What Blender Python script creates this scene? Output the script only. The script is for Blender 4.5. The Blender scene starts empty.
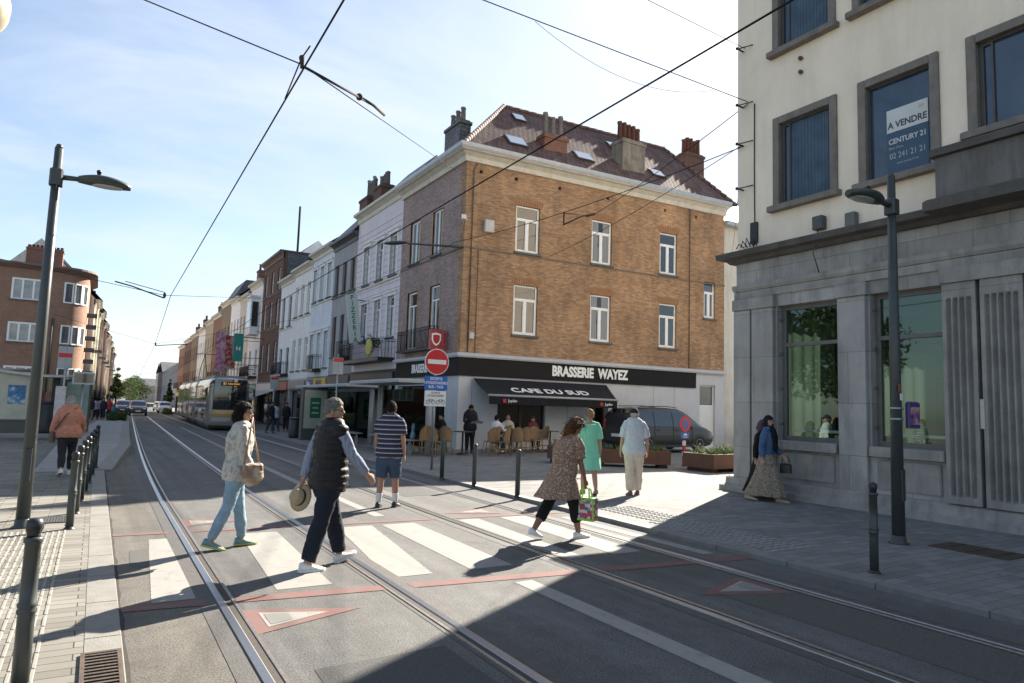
import bpy, math, random
from mathutils import Vector, Matrix, noise as mnoise
R = math.radians
random.seed(7)
scene = bpy.context.scene
col = scene.collection
# ---------------------------------------------------------------- camera, sky, sun, exposure
F_PX, YAW, PITCH, ROLL, CAM_H = 684.03, 0.542148, 0.0957475, 0.0319952, 1.65
fw = Vector((math.sin(YAW) * math.cos(PITCH), math.cos(YAW) * math.cos(PITCH), math.sin(PITCH)))
rt = Vector((math.cos(YAW), -math.sin(YAW), 0)); up = rt.cross(fw)
r2 = math.cos(ROLL) * rt + math.sin(ROLL) * up; u2 = -math.sin(ROLL) * rt + math.cos(ROLL) * up
cam = bpy.data.objects.new('camera', bpy.data.cameras.new('camera')); col.objects.link(cam)
mw = Matrix((r2, u2, -fw)).transposed().to_4x4(); mw.translation = (0, 0, CAM_H)
cam.matrix_world = mw
cam.data.sensor_width = 36; cam.data.lens = F_PX / 1024 * 36; cam.data.clip_start = 0.05; cam.data.clip_end = 5000
scene.camera = cam
SUN_EL, SUN_AZ = R(32), R(60)
to_sun = Vector((math.sin(SUN_AZ) * math.cos(SUN_EL), math.cos(SUN_AZ) * math.cos(SUN_EL), math.sin(SUN_EL)))
sl = bpy.data.lights.new('sun', 'SUN'); sl.energy = 5.0; sl.angle = R(0.5); sl.color = (1.0, 0.92, 0.80)
so = bpy.data.objects.new('sun', sl); col.objects.link(so); so.rotation_euler = to_sun.to_track_quat('Z', 'Y').to_euler()
SKY_STRENGTH = 0.050
w = bpy.data.worlds.new('World'); scene.world = w; w.use_nodes = True
nt = w.node_tree; nd = nt.nodes; lk = nt.links
bg = nd['Background']
sky = nd.new('ShaderNodeTexSky'); sky.sky_type = 'NISHITA'; sky.sun_disc = False
sky.sun_elevation = SUN_EL; sky.sun_rotation = SUN_AZ; sky.air_density = 1.0; sky.dust_density = 0.8; sky.ozone_density = 1.2
tc = nd.new('ShaderNodeTexCoord'); sep = nd.new('ShaderNodeSeparateXYZ'); lk.new(tc.outputs['Generated'], sep.inputs[0])
def wmath(op, a, b=None):
    n = nd.new('ShaderNodeMath'); n.operation = op
    for i, v in enumerate((a, b)):
        if v is None: continue
        if isinstance(v, (int, float)): n.inputs[i].default_value = v
        else: lk.new(v, n.inputs[i])
    return n.outputs[0]
zz = wmath('ADD', wmath('MAXIMUM', sep.outputs[2], 0.0), 0.22)
cx = wmath('DIVIDE', sep.outputs[0], zz); cy = wmath('DIVIDE', sep.outputs[1], zz)
cmb = nd.new('ShaderNodeCombineXYZ'); lk.new(cx, cmb.inputs[0]); lk.new(wmath('MULTIPLY', cy, 1.7), cmb.inputs[1])
n1 = nd.new('ShaderNodeTexNoise'); n1.inputs['Scale'].default_value = 1.15; n1.inputs['Detail'].default_value = 9; n1.inputs['Roughness'].default_value = 0.58; n1.inputs['Distortion'].default_value = 0.35
lk.new(cmb.outputs[0], n1.inputs['Vector'])
# more cloud towards the sun side of the sky
az = nd.new('ShaderNodeVectorMath'); az.operation = 'DOT_PRODUCT'; az.inputs[1].default_value = (to_sun.x, to_sun.y, 0.35)
lk.new(tc.outputs['Generated'], az.inputs[0])
side = nd.new('ShaderNodeMapRange'); lk.new(az.outputs['Value'], side.inputs[0])
side.inputs[1].default_value = 0.40; side.inputs[2].default_value = 0.95; side.inputs[3].default_value = -0.06; side.inputs[4].default_value = 0.19
cr = nd.new('ShaderNodeMapRange'); cr.interpolation_type = 'SMOOTHSTEP'
lk.new(wmath('ADD', n1.outputs['Fac'], side.outputs[0]), cr.inputs[0])
cr.inputs[1].default_value = 0.36; cr.inputs[2].default_value = 0.80; cr.inputs[3].default_value = 0.13; cr.inputs[4].default_value = 0.95
mx = nd.new('ShaderNodeMixRGB'); lk.new(cr.outputs[0], mx.inputs[0]); lk.new(sky.outputs[0], mx.inputs[1]); mx.inputs[2].default_value = (4.6, 5.05, 5.8, 1)
lk.new(mx.outputs[0], bg.inputs[0]); bg.inputs[1].default_value = SKY_STRENGTH
vs = scene.view_settings; vs.view_transform = 'Standard'; vs.look = 'None'; vs.gamma = 1; vs.use_curve_mapping = False
vs.exposure = 2.0
scene.cycles.max_bounces = 6; scene.cycles.diffuse_bounces = 3; scene.cycles.glossy_bounces = 3; scene.cycles.transparent_max_bounces = 10
scene.cycles.use_denoising = True; scene.cycles.sample_clamp_indirect = 6

# ---------------------------------------------------------------- tags and hierarchy
def tag(o, label=None, cat=None, group=None, kind=None):
    if label: o['label'] = label
    if cat: o['category'] = cat
    if group: o['group'] = group
    if kind: o['kind'] = kind
    return o
def thing(name, label, cat, loc=(0, 0, 0), rz=0.0, group=None):
    o = bpy.data.objects.new(name, None); o.empty_display_size = 0.2; col.objects.link(o)
    o.location = loc; o.rotation_euler = (0, 0, rz)
    return tag(o, label, cat, group)
def copy_tree(o, parent=None):
    c = o.copy(); col.objects.link(c)
    if parent is not None: c.parent = parent
    for ch in list(o.children): copy_tree(ch, c)
    return c

# ---------------------------------------------------------------- mesh builder
class MB:
    def __init__(s): s.v = []; s.f = []; s.m = []; s.s = []; s.mi = 0; s.sm = False
    def face(s, pts, n=None):
        pts = [Vector(p) for p in pts]
        if n is not None:
            nn = (pts[1] - pts[0]).cross(pts[2] - pts[0])
            if nn.dot(Vector(n)) < 0: pts.reverse()
        b = len(s.v); s.v += pts; s.f.append(list(range(b, b + len(pts)))); s.m.append(s.mi); s.s.append(s.sm); return s
    def grid(s, rows, closed=False, cap0=False, cap1=False, smooth=True):
        b = len(s.v); n = len(rows[0])
        for r in rows: s.v += [Vector(p) for p in r]
        for i in range(len(rows) - 1):
            for j in range(n if closed else n - 1):
                k = (j + 1) % n
                s.f.append([b + i * n + j, b + i * n + k, b + (i + 1) * n + k, b + (i + 1) * n + j]); s.m.append(s.mi); s.s.append(smooth)
        if cap0: s.f.append([b + j for j in reversed(range(n))]); s.m.append(s.mi); s.s.append(False)
        if cap1: s.f.append([b + (len(rows) - 1) * n + j for j in range(n)]); s.m.append(s.mi); s.s.append(False)
        return s
    def box(s, x0, x1, y0, y1, z0, z1, M=None):
        P = [Vector(p) for p in ((x0, y0, z0), (x1, y0, z0), (x1, y1, z0), (x0, y1, z0), (x0, y0, z1), (x1, y0, z1), (x1, y1, z1), (x0, y1, z1))]
        if M is not None: P = [M @ p for p in P]
        b = len(s.v); s.v += P
        for q in ((3, 2, 1, 0), (4, 5, 6, 7), (0, 1, 5, 4), (1, 2, 6, 5), (2, 3, 7, 6), (3, 0, 4, 7)):
            s.f.append([b + i for i in q]); s.m.append(s.mi); s.s.append(False)
        return s
    def bbox(s, x0, x1, y0, y1, z0, z1, c=0.01, M=None):
        """box with chamfered upright edges and top rim"""
        a = [(x0 + c, y0), (x1 - c, y0), (x1, y0 + c), (x1, y1 - c), (x1 - c, y1), (x0 + c, y1), (x0, y1 - c), (x0, y0 + c)]
        cxm, cym = (x0 + x1) / 2, (y0 + y1) / 2
        fx = 1 - 2 * c / max(x1 - x0, 1e-6); fy = 1 - 2 * c / max(y1 - y0, 1e-6)
        t = [(cxm + (x - cxm) * fx, cym + (y - cym) * fy) for x, y in a]
        rows = [[(x, y, z0) for x, y in a], [(x, y, z1 - c) for x, y in a], [(x, y, z1) for x, y in t]]
        if M is not None: rows = [[M @ Vector(p) for p in r] for r in rows]
        return s.grid(rows, closed=True, cap0=True, cap1=True, smooth=False)
    def tube(s, pts, rad, n=8, cap=True, smooth=True):
        pts = [Vector(p) for p in pts]
        if not isinstance(rad, (list, tuple)): rad = [rad] * len(pts)
        rows = []; ref = None
        for i, p in enumerate(pts):
            d = (pts[min(i + 1, len(pts) - 1)] - pts[max(i - 1, 0)])
            d = d.normalized() if d.length > 1e-9 else Vector((0, 0, 1))
            if ref is None: ref = Vector((1, 0, 0)) if abs(d.x) < .9 else Vector((0, 1, 0))
            a = (ref - d * ref.dot(d)).normalized(); ref = a; b = d.cross(a)
            rows.append([p + (a * math.cos(2 * math.pi * k / n) + b * math.sin(2 * math.pi * k / n)) * rad[i] for k in range(n)])
        return s.grid(rows, closed=True, cap0=cap, cap1=cap, smooth=smooth)
    def lathe(s, prof, c=(0, 0, 0), n=16, M=None):
        rows = [[(c[0] + r * math.cos(2 * math.pi * k / n), c[1] + r * math.sin(2 * math.pi * k / n), c[2] + z) for k in range(n)] for r, z in prof]
        if M is not None: rows = [[M @ Vector(p) for p in r] for r in rows]
        return s.grid(rows, closed=True, cap0=True, cap1=True)
    def prism(s, poly, d0, d1, axis='y', M=None):
        def P(a, b, d): return {'y': (a, d, b), 'x': (d, a, b), 'z': (a, b, d)}[axis]
        rows = [[P(a, b, d0) for a, b in poly], [P(a, b, d1) for a, b in poly]]
        if M is not None: rows = [[M @ Vector(p) for p in r] for r in rows]
        return s.grid(rows, closed=True, cap0=True, cap1=True, smooth=False)
    def ell(s, c, r, M=None, nu=16, nv=10):
        rows = []
        for i in range(nv + 1):
            t = math.pi * i / nv; t = min(max(t, .02), math.pi - .02)
            row = []
            for k in range(nu):
                q = Vector((r[0] * math.sin(t) * math.cos(2 * math.pi * k / nu), r[1] * math.sin(t) * math.sin(2 * math.pi * k / nu), -r[2] * math.cos(t)))
                if M is not None: q = M @ q
                row.append(Vector(c) + q)
            rows.append(row)
        return s.grid(rows, closed=True, cap0=True, cap1=True)
    def mesh(s, name, mats):
        me = bpy.data.meshes.new(name); me.from_pydata([tuple(v) for v in s.v], [], s.f)
        for m in (mats if isinstance(mats, (list, tuple)) else [mats]): me.materials.append(m)
        me.polygons.foreach_set('material_index', s.m); me.polygons.foreach_set('use_smooth', s.s)
        me.update(); return me
    def build(s, name, mats, parent=None, loc=None, rz=None):
        o = bpy.data.objects.new(name, s.mesh(name, mats)); col.objects.link(o)
        if parent is not None: o.parent = parent
        if loc is not None: o.location = loc
        if rz is not None: o.rotation_euler = (0, 0, rz)
        return o
def inst(name, me, parent=None, loc=(0, 0, 0), rz=0.0):
    o = bpy.data.objects.new(name, me); col.objects.link(o); o.location = loc; o.rotation_euler = (0, 0, rz)
    if parent is not None: o.parent = parent
    return o
def text(name, s, size, mat, parent, M, extrude=0.004, offset=0.0, align='CENTER', sx=1.0, space=1.0):
    """lettering; text x axis, y axis and normal come from the matrix M"""
    cu = bpy.data.curves.new(name, 'FONT'); cu.body = s; cu.size = size; cu.extrude = extrude; cu.offset = offset
    cu.align_x = align; cu.align_y = 'CENTER'; cu.resolution_u = 3; cu.space_character = space
    o = bpy.data.objects.new(name, cu); col.objects.link(o)
    dg = bpy.context.evaluated_depsgraph_get(); dg.update()
    me = bpy.data.meshes.new_from_object(o.evaluated_get(dg)); bpy.data.objects.remove(o); bpy.data.curves.remove(cu)
    me.name = name; me.transform(M @ Matrix.Diagonal((sx, 1, 1, 1))); me.materials.clear(); me.materials.append(mat)
    q = bpy.data.objects.new(name, me); col.objects.link(q); q.parent = parent
    return q
def frame(o, x, y):
    """matrix with origin o, x axis x, y axis y"""
    x = Vector(x).normalized(); y = Vector(y); y = (y - x * y.dot(x)).normalized(); z = x.cross(y)
    m = Matrix((x, y, z)).transposed().to_4x4(); m.translation = o; return m

# ---------------------------------------------------------------- materials
MATS = {}
def nodes(name):
    m = bpy.data.materials.new(name); m.use_nodes = True
    t = m.node_tree; return m, t, t.nodes, t.links, t.nodes['Principled BSDF']
def L2(c, k): return tuple(max(0.0, min(1.0, a * k)) for a in c[:3]) + (1,)
def M(name, c, rough=.6, var=.18, scale=3.0, bump=0.0, bscale=60.0, metal=0.0, spec=.5, coat=0.0, stain=0.0, stain_col=(.05, .045, .04)):
    if name in MATS: return MATS[name]
    m, t, n, l, b = nodes(name)
    co = n.new('ShaderNodeTexCoord')
    nz = n.new('ShaderNodeTexNoise'); nz.inputs['Scale'].default_value = scale; nz.inputs['Detail'].default_value = 8; nz.inputs['Roughness'].default_value = .65
    l.new(co.outputs['Object'], nz.inputs['Vector'])
    rp = n.new('ShaderNodeValToRGB'); rp.color_ramp.elements[0].position = .28; rp.color_ramp.elements[1].position = .74
    rp.color_ramp.elements[0].color = L2(c, 1 - var); rp.color_ramp.elements[1].color = L2(c, 1 + var)
    l.new(nz.outputs['Fac'], rp.inputs[0]); out = rp.outputs[0]
    if stain:
        mp = n.new('ShaderNodeMapping'); mp.inputs['Scale'].default_value = (2.2, 2.2, .35); l.new(co.outputs['Object'], mp.inputs[0])
        ns = n.new('ShaderNodeTexNoise'); ns.inputs['Scale'].default_value = 1.6; ns.inputs['Detail'].default_value = 7; ns.inputs['Roughness'].default_value = .7
        l.new(mp.outputs[0], ns.inputs['Vector'])
        mr = n.new('ShaderNodeMapRange'); mr.inputs[1].default_value = .46; mr.inputs[2].default_value = .74; mr.inputs[4].default_value = stain
        l.new(ns.outputs['Fac'], mr.inputs[0])
        mi = n.new('ShaderNodeMixRGB'); l.new(mr.outputs[0], mi.inputs[0]); l.new(out, mi.inputs[1]); mi.inputs[2].default_value = stain_col + (1,); out = mi.outputs[0]
    l.new(out, b.inputs['Base Color'])
    b.inputs['Roughness'].default_value = rough; b.inputs['Metallic'].default_value = metal; b.inputs['Specular IOR Level'].default_value = spec
    if coat: b.inputs['Coat Weight'].default_value = coat; b.inputs['Coat Roughness'].default_value = .06
    if bump:
        nb = n.new('ShaderNodeTexNoise'); nb.inputs['Scale'].default_value = bscale; nb.inputs['Detail'].default_value = 5
        l.new(co.outputs['Object'], nb.inputs['Vector'])
        bu = n.new('ShaderNodeBump'); bu.inputs['Strength'].default_value = bump; bu.inputs['Distance'].default_value = .02
        l.new(nb.outputs['Fac'], bu.inputs['Height']); l.new(bu.outputs[0], b.inputs['Normal'])
    MATS[name] = m; return m
def wall_uv(n, l):
    """(along the wall, height) for walls that face x or y"""
    co = n.new('ShaderNodeTexCoord'); s = n.new('ShaderNodeSeparateXYZ'); l.new(co.outputs['Object'], s.inputs[0])
    sn = n.new('ShaderNodeSeparateXYZ'); l.new(co.outputs['Normal'], sn.inputs[0])
    ab = n.new('ShaderNodeMath'); ab.operation = 'ABSOLUTE'; l.new(sn.outputs[0], ab.inputs[0])
    gt = n.new('ShaderNodeMath'); gt.operation = 'GREATER_THAN'; l.new(ab.outputs[0], gt.inputs[0]); gt.inputs[1].default_value = .7
    mi = n.new('ShaderNodeMix'); l.new(gt.outputs[0], mi.inputs[0]); l.new(s.outputs[0], mi.inputs[2]); l.new(s.outputs[1], mi.inputs[3])
    cb = n.new('ShaderNodeCombineXYZ'); l.new(mi.outputs[0], cb.inputs[0]); l.new(s.outputs[2], cb.inputs[1])
    return co, cb.outputs[0]
def brick(name, c1, c2, mortar, bw=.21, bh=.063, ms=.008, dark=.0, rough=.85, bump=.35, flat=False, off=.5, patch=.22, bias=0.0, stain=0.0):
    """brick or block courses (flat=True: pavers in plan)"""
    if name in MATS: return MATS[name]
    m, t, n, l, b = nodes(name)
    if flat:
        co = n.new('ShaderNodeTexCoord'); uv = co.outputs['Object']
    else: co, uv = wall_uv(n, l)
    br = n.new('ShaderNodeTexBrick'); l.new(uv, br.inputs['Vector']); br.offset = off
    br.inputs['Scale'].default_value = 1; br.inputs['Brick Width'].default_value = bw; br.inputs['Row Height'].default_value = bh
    br.inputs['Mortar Size'].default_value = ms; br.inputs['Mortar Smooth'].default_value = .2; br.inputs['Bias'].default_value = bias
    br.inputs['Color1'].default_value = c1 + (1,); br.inputs['Color2'].default_value = c2 + (1,); br.inputs['Mortar'].default_value = mortar + (1,)
    nz = n.new('ShaderNodeTexNoise'); nz.inputs['Scale'].default_value = .55; nz.inputs['Detail'].default_value = 9; nz.inputs['Roughness'].default_value = .7
    l.new(co.outputs['Object'], nz.inputs['Vector'])
    mr = n.new('ShaderNodeMapRange'); l.new(nz.outputs['Fac'], mr.inputs[0]); mr.inputs[1].default_value = .3; mr.inputs[2].default_value = .72
    mr.inputs[3].default_value = 1 - patch; mr.inputs[4].default_value = 1 + patch
    mm = n.new('ShaderNodeMixRGB'); mm.blend_type = 'MULTIPLY'; mm.inputs[0].default_value = 1; l.new(br.outputs[0], mm.inputs[1]); l.new(mr.outputs[0], mm.inputs[2])
    out = mm.outputs[0]
    if flat:  # trodden-in spots and gum
        vo = n.new('ShaderNodeTexVoronoi'); vo.inputs['Scale'].default_value = 2.6; l.new(co.outputs['Object'], vo.inputs['Vector'])
        g_ = n.new('ShaderNodeMapRange'); l.new(vo.outputs['Distance'], g_.inputs[0]); g_.inputs[1].default_value = .035; g_.inputs[2].default_value = .075; g_.inputs[3].default_value = .6; g_.inputs[4].default_value = 1
        m5 = n.new('ShaderNodeMixRGB'); m5.blend_type = 'MULTIPLY'; m5.inputs[0].default_value = 1; l.new(out, m5.inputs[1]); l.new(g_.outputs[0], m5.inputs[2]); out = m5.outputs[0]
    if stain:
        mp = n.new('ShaderNodeMapping'); mp.inputs['Scale'].default_value = (1.5, 1.5, .3) if not flat else (1, 1, 1); l.new(co.outputs['Object'], mp.inputs[0])
        ns = n.new('ShaderNodeTexNoise'); ns.inputs['Scale'].default_value = 1.3; ns.inputs['Detail'].default_value = 8; ns.inputs['Roughness'].default_value = .72
        l.new(mp.outputs[0], ns.inputs['Vector'])
        m3 = n.new('ShaderNodeMapRange'); m3.inputs[1].default_value = .45; m3.inputs[2].default_value = .74; m3.inputs[4].default_value = stain; l.new(ns.outputs['Fac'], m3.inputs[0])
        mi = n.new('ShaderNodeMixRGB'); l.new(m3.outputs[0], mi.inputs[0]); l.new(out, mi.inputs[1]); mi.inputs[2].default_value = (.055, .05, .045, 1); out = mi.outputs[0]
    l.new(out, b.inputs['Base Color']); b.inputs['Roughness'].default_value = rough; b.inputs['Specular IOR Level'].default_value = .10 if flat else .3
    bu = n.new('ShaderNodeBump'); bu.inputs['Strength'].default_value = bump; bu.inputs['Distance'].default_value = .01; bu.invert = True
    l.new(br.outputs['Fac'], bu.inputs['Height']); l.new(bu.outputs[0], b.inputs['Normal'])
    MATS[name] = m; return m
def glass(name, c, rough=.04, spec=1.0, var=.6, scale=.9):
    return M(name, c, rough=rough, var=var, scale=scale, spec=spec, coat=.6)
def clear_glass(name, tint, refl=.12, ior=1.5):
    if name in MATS: return MATS[name]
    m, t, n, l, b = nodes(name)
    tr = n.new('ShaderNodeBsdfTransparent'); tr.inputs[0].default_value = tint + (1,)
    gl = n.new('ShaderNodeBsdfGlossy'); gl.inputs['Roughness'].default_value = .02; gl.inputs[0].default_value = (.58, .74, .66, 1)
    fr = n.new('ShaderNodeFresnel'); fr.inputs[0].default_value = ior
    ad = n.new('ShaderNodeMath'); ad.operation = 'ADD'; ad.inputs[1].default_value = refl; l.new(fr.outputs[0], ad.inputs[0])
    mi = n.new('ShaderNodeMixShader'); l.new(ad.outputs[0], mi.inputs[0]); l.new(tr.outputs[0], mi.inputs[1]); l.new(gl.outputs[0], mi.inputs[2])
    l.new(mi.outputs[0], n['Material Output'].inputs[0]); MATS[name] = m; return m
def pattern(name, kind, cols, rough=.85, scale=1.0):
    """cloth patterns: stripes / spots / checks / vertical streaks / quilt"""
    if name in MATS: return MATS[name]
    m, t, n, l, b = nodes(name); co = n.new('ShaderNodeTexCoord')
    if kind == 'stripe' or kind == 'vstripe' or kind == 'quilt':
        s = n.new('ShaderNodeSeparateXYZ'); l.new(co.outputs['Object'], s.inputs[0])
        mu = n.new('ShaderNodeMath'); mu.operation = 'MULTIPLY'; mu.inputs[1].default_value = scale
        l.new(s.outputs[0 if kind == 'vstripe' else 2], mu.inputs[0])
        fr = n.new('ShaderNodeMath'); fr.operation = 'FRACT'; l.new(mu.outputs[0], fr.inputs[0]); fac = fr.outputs[0]
    elif kind == 'spot':
        v = n.new('ShaderNodeTexVoronoi'); v.inputs['Scale'].default_value = scale; l.new(co.outputs['Object'], v.inputs['Vector']); fac = v.outputs['Distance']
    elif kind == 'noise':
        v = n.new('ShaderNodeTexNoise'); v.inputs['Scale'].default_value = scale; v.inputs['Detail'].default_value = 6; l.new(co.outputs['Object'], v.inputs['Vector']); fac = v.outputs['Fac']
    elif kind == 'cell':
        v = n.new('ShaderNodeTexVoronoi'); v.inputs['Scale'].default_value = scale; v.distance = 'MANHATTAN'; v.inputs['Randomness'].default_value = .15; l.new(co.outputs['Object'], v.inputs['Vector'])
        s = n.new('ShaderNodeSeparateColor'); l.new(v.outputs['Color'], s.inputs[0]); fac = s.outputs[0]
    rp = n.new('ShaderNodeValToRGB'); rp.color_ramp.interpolation = 'CONSTANT' if kind != 'noise' else 'LINEAR'
    e = rp.color_ramp.elements
    while len(e) < len(cols): e.new(.5)
    for i, (p_, c_) in enumerate(cols): e[i].position = p_; e[i].color = c_ + (1,)
    l.new(fac, rp.inputs[0]); l.new(rp.outputs[0], b.inputs['Base Color']); b.inputs['Roughness'].default_value = rough
    nb = n.new('ShaderNodeTexNoise'); nb.inputs['Scale'].default_value = 22; nb.inputs['Detail'].default_value = 4; l.new(co.outputs['Object'], nb.inputs['Vector'])
    bu = n.new('ShaderNodeBump'); bu.inputs['Strength'].default_value = .35; bu.inputs['Distance'].default_value = .02; l.new(nb.outputs['Fac'], bu.inputs['Height']); l.new(bu.outputs[0], b.inputs['Normal'])
    MATS[name] = m; return m
BLACK = M('black_metal', (.016, .017, .018), .42, .2, 12)
POST = M('dark_green_grey_paint', (.042, .05, .048), .4, .15, 9, spec=.5)
STEEL = M('galvanised_steel', (.34, .35, .36), .42, .15, 20, metal=.8)
WHITEP = M('white_paint', (.72, .72, .70), .5, .06, 4)
RUBBER = M('black_rubber', (.012, .012, .012), .8, .2, 20)
# ================================================================ SETTING
def gz(y):
    if y < 12: return 0.0
    return -0.0088 * ((y - 12) - 6 * (1 - math.exp(-(y - 12) / 6.0))) if y < 150 else -0.0088 * 132
def bx(y):
    if y < 10: return 0.0
    return 0.0365 * ((y - 10) - 7 * (1 - math.exp(-(y - 10) / 7.0)))
YS = [-40, -20, -10, -5, 0, 4, 8, 10, 12, 14, 16, 18, 20, 23, 26, 30, 35, 40, 46, 52, 60, 70, 80, 95, 110, 130, 150, 175, 200, 250, 320, 420]
def ribbon(mb, x0, x1, ys, z, bend=True):
    f0 = x0 if callable(x0) else (lambda y: x0 + (bx(y) if bend else 0))
    f1 = x1 if callable(x1) else (lambda y: x1 + (bx(y) if bend else 0))
    return mb.grid([[(f0(y), y, gz(y) + z), (f1(y), y, gz(y) + z)] for y in ys][::-1], smooth=False)
def mid(y0, y1, n=12): return [y0 + (y1 - y0) * i / n for i in range(n + 1)]

# --- asphalt with grain, patches and faint cracks
def asphalt():
    m, t, n, l, b = nodes('asphalt'); co = n.new('ShaderNodeTexCoord')
    def nz(s, d=6, r=.6):
        q = n.new('ShaderNodeTexNoise'); q.inputs['Scale'].default_value = s; q.inputs['Detail'].default_value = d; q.inputs['Roughness'].default_value = r
        l.new(co.outputs['Object'], q.inputs['Vector']); return q.outputs['Fac']
    def mr(v, a, b_, c, d):
        q = n.new('ShaderNodeMapRange'); l.new(v, q.inputs[0])
        for i, x in enumerate((a, b_, c, d)): q.inputs[i + 1].default_value = x
        return q.outputs[0]
    def mul(a, c):
        q = n.new('ShaderNodeMath'); q.operation = 'MULTIPLY'; l.new(a, q.inputs[0]); l.new(c, q.inputs[1]); return q.outputs[0]
    v = mul(mr(nz(.45, 8, .7), .3, .7, .80, 1.2), mul(mr(nz(75, 4, .7), .32, .68, .38, 1.7), mr(nz(5, 7, .7), .3, .7, .88, 1.13)))
    mp = n.new('ShaderNodeMapping'); mp.inputs['Scale'].default_value = (2.6, .07, 1); l.new(co.outputs['Object'], mp.inputs[0])
    ty = n.new('ShaderNodeTexNoise'); ty.inputs['Scale'].default_value = 1.0; ty.inputs['Detail'].default_value = 5; ty.inputs['Roughness'].default_value = .6; l.new(mp.outputs[0], ty.inputs['Vector'])
    v = mul(v, mr(ty.outputs['Fac'], .34, .66, .80, 1.16)); v = mul(v, mr(nz(1.7, 10, .75), .55, .72, 1.0, .72))
    vo = n.new('ShaderNodeTexVoronoi'); vo.feature = 'DISTANCE_TO_EDGE'; vo.inputs['Scale'].default_value = .55
    wv = n.new('ShaderNodeVectorMath'); wv.operation = 'ADD'; q = n.new('ShaderNodeTexNoise'); q.inputs['Scale'].default_value = 1.3; q.inputs['Detail'].default_value = 6
    l.new(co.outputs['Object'], q.inputs['Vector']); l.new(co.outputs['Object'], wv.inputs[0]); l.new(q.outputs['Color'], wv.inputs[1]); l.new(wv.outputs[0], vo.inputs['Vector'])
    v = mul(v, mr(vo.outputs['Distance'], 0.0, .004, .85, 1.0))
    # lengthwise wear: the wheel paths are a touch darker
    cb = n.new('ShaderNodeMixRGB'); cb.blend_type = 'MULTIPLY'; cb.inputs[0].default_value = 1; cb.inputs[1].default_value = (.110, .108, .104, 1); l.new(v, cb.inputs[2])
    # bleached old patch near the left kerb is browner
    sp = mr(nz(.8, 5, .6), .5, .72, 0, .35)
    m2 = n.new('ShaderNodeMixRGB'); l.new(sp, m2.inputs[0]); l.new(cb.outputs[0], m2.inputs[1]); m2.inputs[2].default_value = (.104, .098, .089, 1)
    # the strip by the left kerb is an older, browner and coarser surfacing than the track bed
    sx = n.new('ShaderNodeSeparateXYZ'); l.new(co.outputs['Object'], sx.inputs[0]); ad = n.new('ShaderNodeMath'); ad.operation = 'ADD'; l.new(sx.outputs[0], ad.inputs[0]); l.new(mr(nz(2.5, 6, .7), .3, .7, -.05, .05), ad.inputs[1])
    m3 = n.new('ShaderNodeMixRGB'); l.new(mr(ad.outputs[0], .80, .88, .75, 0.0), m3.inputs[0]); l.new(m2.outputs[0], m3.inputs[1])
    mb_ = n.new('ShaderNodeMixRGB'); mb_.blend_type = 'MULTIPLY'; mb_.inputs[0].default_value = 1; mb_.inputs[1].default_value = (.116, .105, .089, 1); l.new(v, mb_.inputs[2]); l.new(mb_.outputs[0], m3.inputs[2]); m2 = m3
    l.new(m2.outputs[0], b.inputs['Base Color']); b.inputs['Roughness'].default_value = .82; b.inputs['Specular IOR Level'].default_value = .18
    bu = n.new('ShaderNodeBump'); bu.inputs['Strength'].default_value = .5; bu.inputs['Distance'].default_value = .01
    l.new(nz(170, 3), bu.inputs['Height']); l.new(bu.outputs[0], b.inputs['Normal']); return m
ASPH = asphalt()
def worn(name, c, wear=.5, under=(.15, .145, .135)):
    """road paint rubbed through to the asphalt in places"""
    m, t, n, l, b = nodes(name); co = n.new('ShaderNodeTexCoord')
    a = n.new('ShaderNodeTexNoise'); a.inputs['Scale'].default_value = 5; a.inputs['Detail'].default_value = 12; a.inputs['Roughness'].default_value = .78
    l.new(co.outputs['Object'], a.inputs['Vector'])
    mr = n.new('ShaderNodeMapRange'); mr.inputs[1].default_value = .50; mr.inputs[2].default_value = .70; mr.inputs[4].default_value = wear; l.new(a.outputs['Fac'], mr.inputs[0])
    a2 = n.new('ShaderNodeTexNoise'); a2.inputs['Scale'].default_value = 45; a2.inputs['Detail'].default_value = 6; a2.inputs['Roughness'].default_value = .75; l.new(co.outputs['Object'], a2.inputs['Vector'])
    r2_ = n.new('ShaderNodeMapRange'); r2_.inputs[1].default_value = .56; r2_.inputs[2].default_value = .66; r2_.inputs[4].default_value = .55; l.new(a2.outputs['Fac'], r2_.inputs[0])
    mp = n.new('ShaderNodeMapping'); mp.inputs['Scale'].default_value = (3.0, .12, 1); l.new(co.outputs['Object'], mp.inputs[0])
    a3 = n.new('ShaderNodeTexNoise'); a3.inputs['Scale'].default_value = 1.2; a3.inputs['Detail'].default_value = 6; l.new(mp.outputs[0], a3.inputs['Vector'])
    r3_ = n.new('ShaderNodeMapRange'); r3_.inputs[1].default_value = .45; r3_.inputs[2].default_value = .72; r3_.inputs[4].default_value = .35; l.new(a3.outputs['Fac'], r3_.inputs[0])
    m1_ = n.new('ShaderNodeMath'); m1_.operation = 'MAXIMUM'; l.new(mr.outputs[0], m1_.inputs[0]); l.new(r2_.outputs[0], m1_.inputs[1])
    m2_ = n.new('ShaderNodeMath'); m2_.operation = 'MAXIMUM'; l.new(m1_.outputs[0], m2_.inputs[0]); l.new(r3_.outputs[0], m2_.inputs[1]); mr = m2_
    mi = n.new('ShaderNodeMixRGB'); l.new(mr.outputs[0], mi.inputs[0]); mi.inputs[1].default_value = c + (1,); mi.inputs[2].default_value = under + (1,)
    l.new(mi.outputs[0], b.inputs['Base Color']); b.inputs['Roughness'].default_value = .8; b.inputs['Specular IOR Level'].default_value = .15; return m
W_PAINT = worn('worn_white_road_paint', (.262, .255, .236), .8, (.15,.145,.135))
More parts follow.
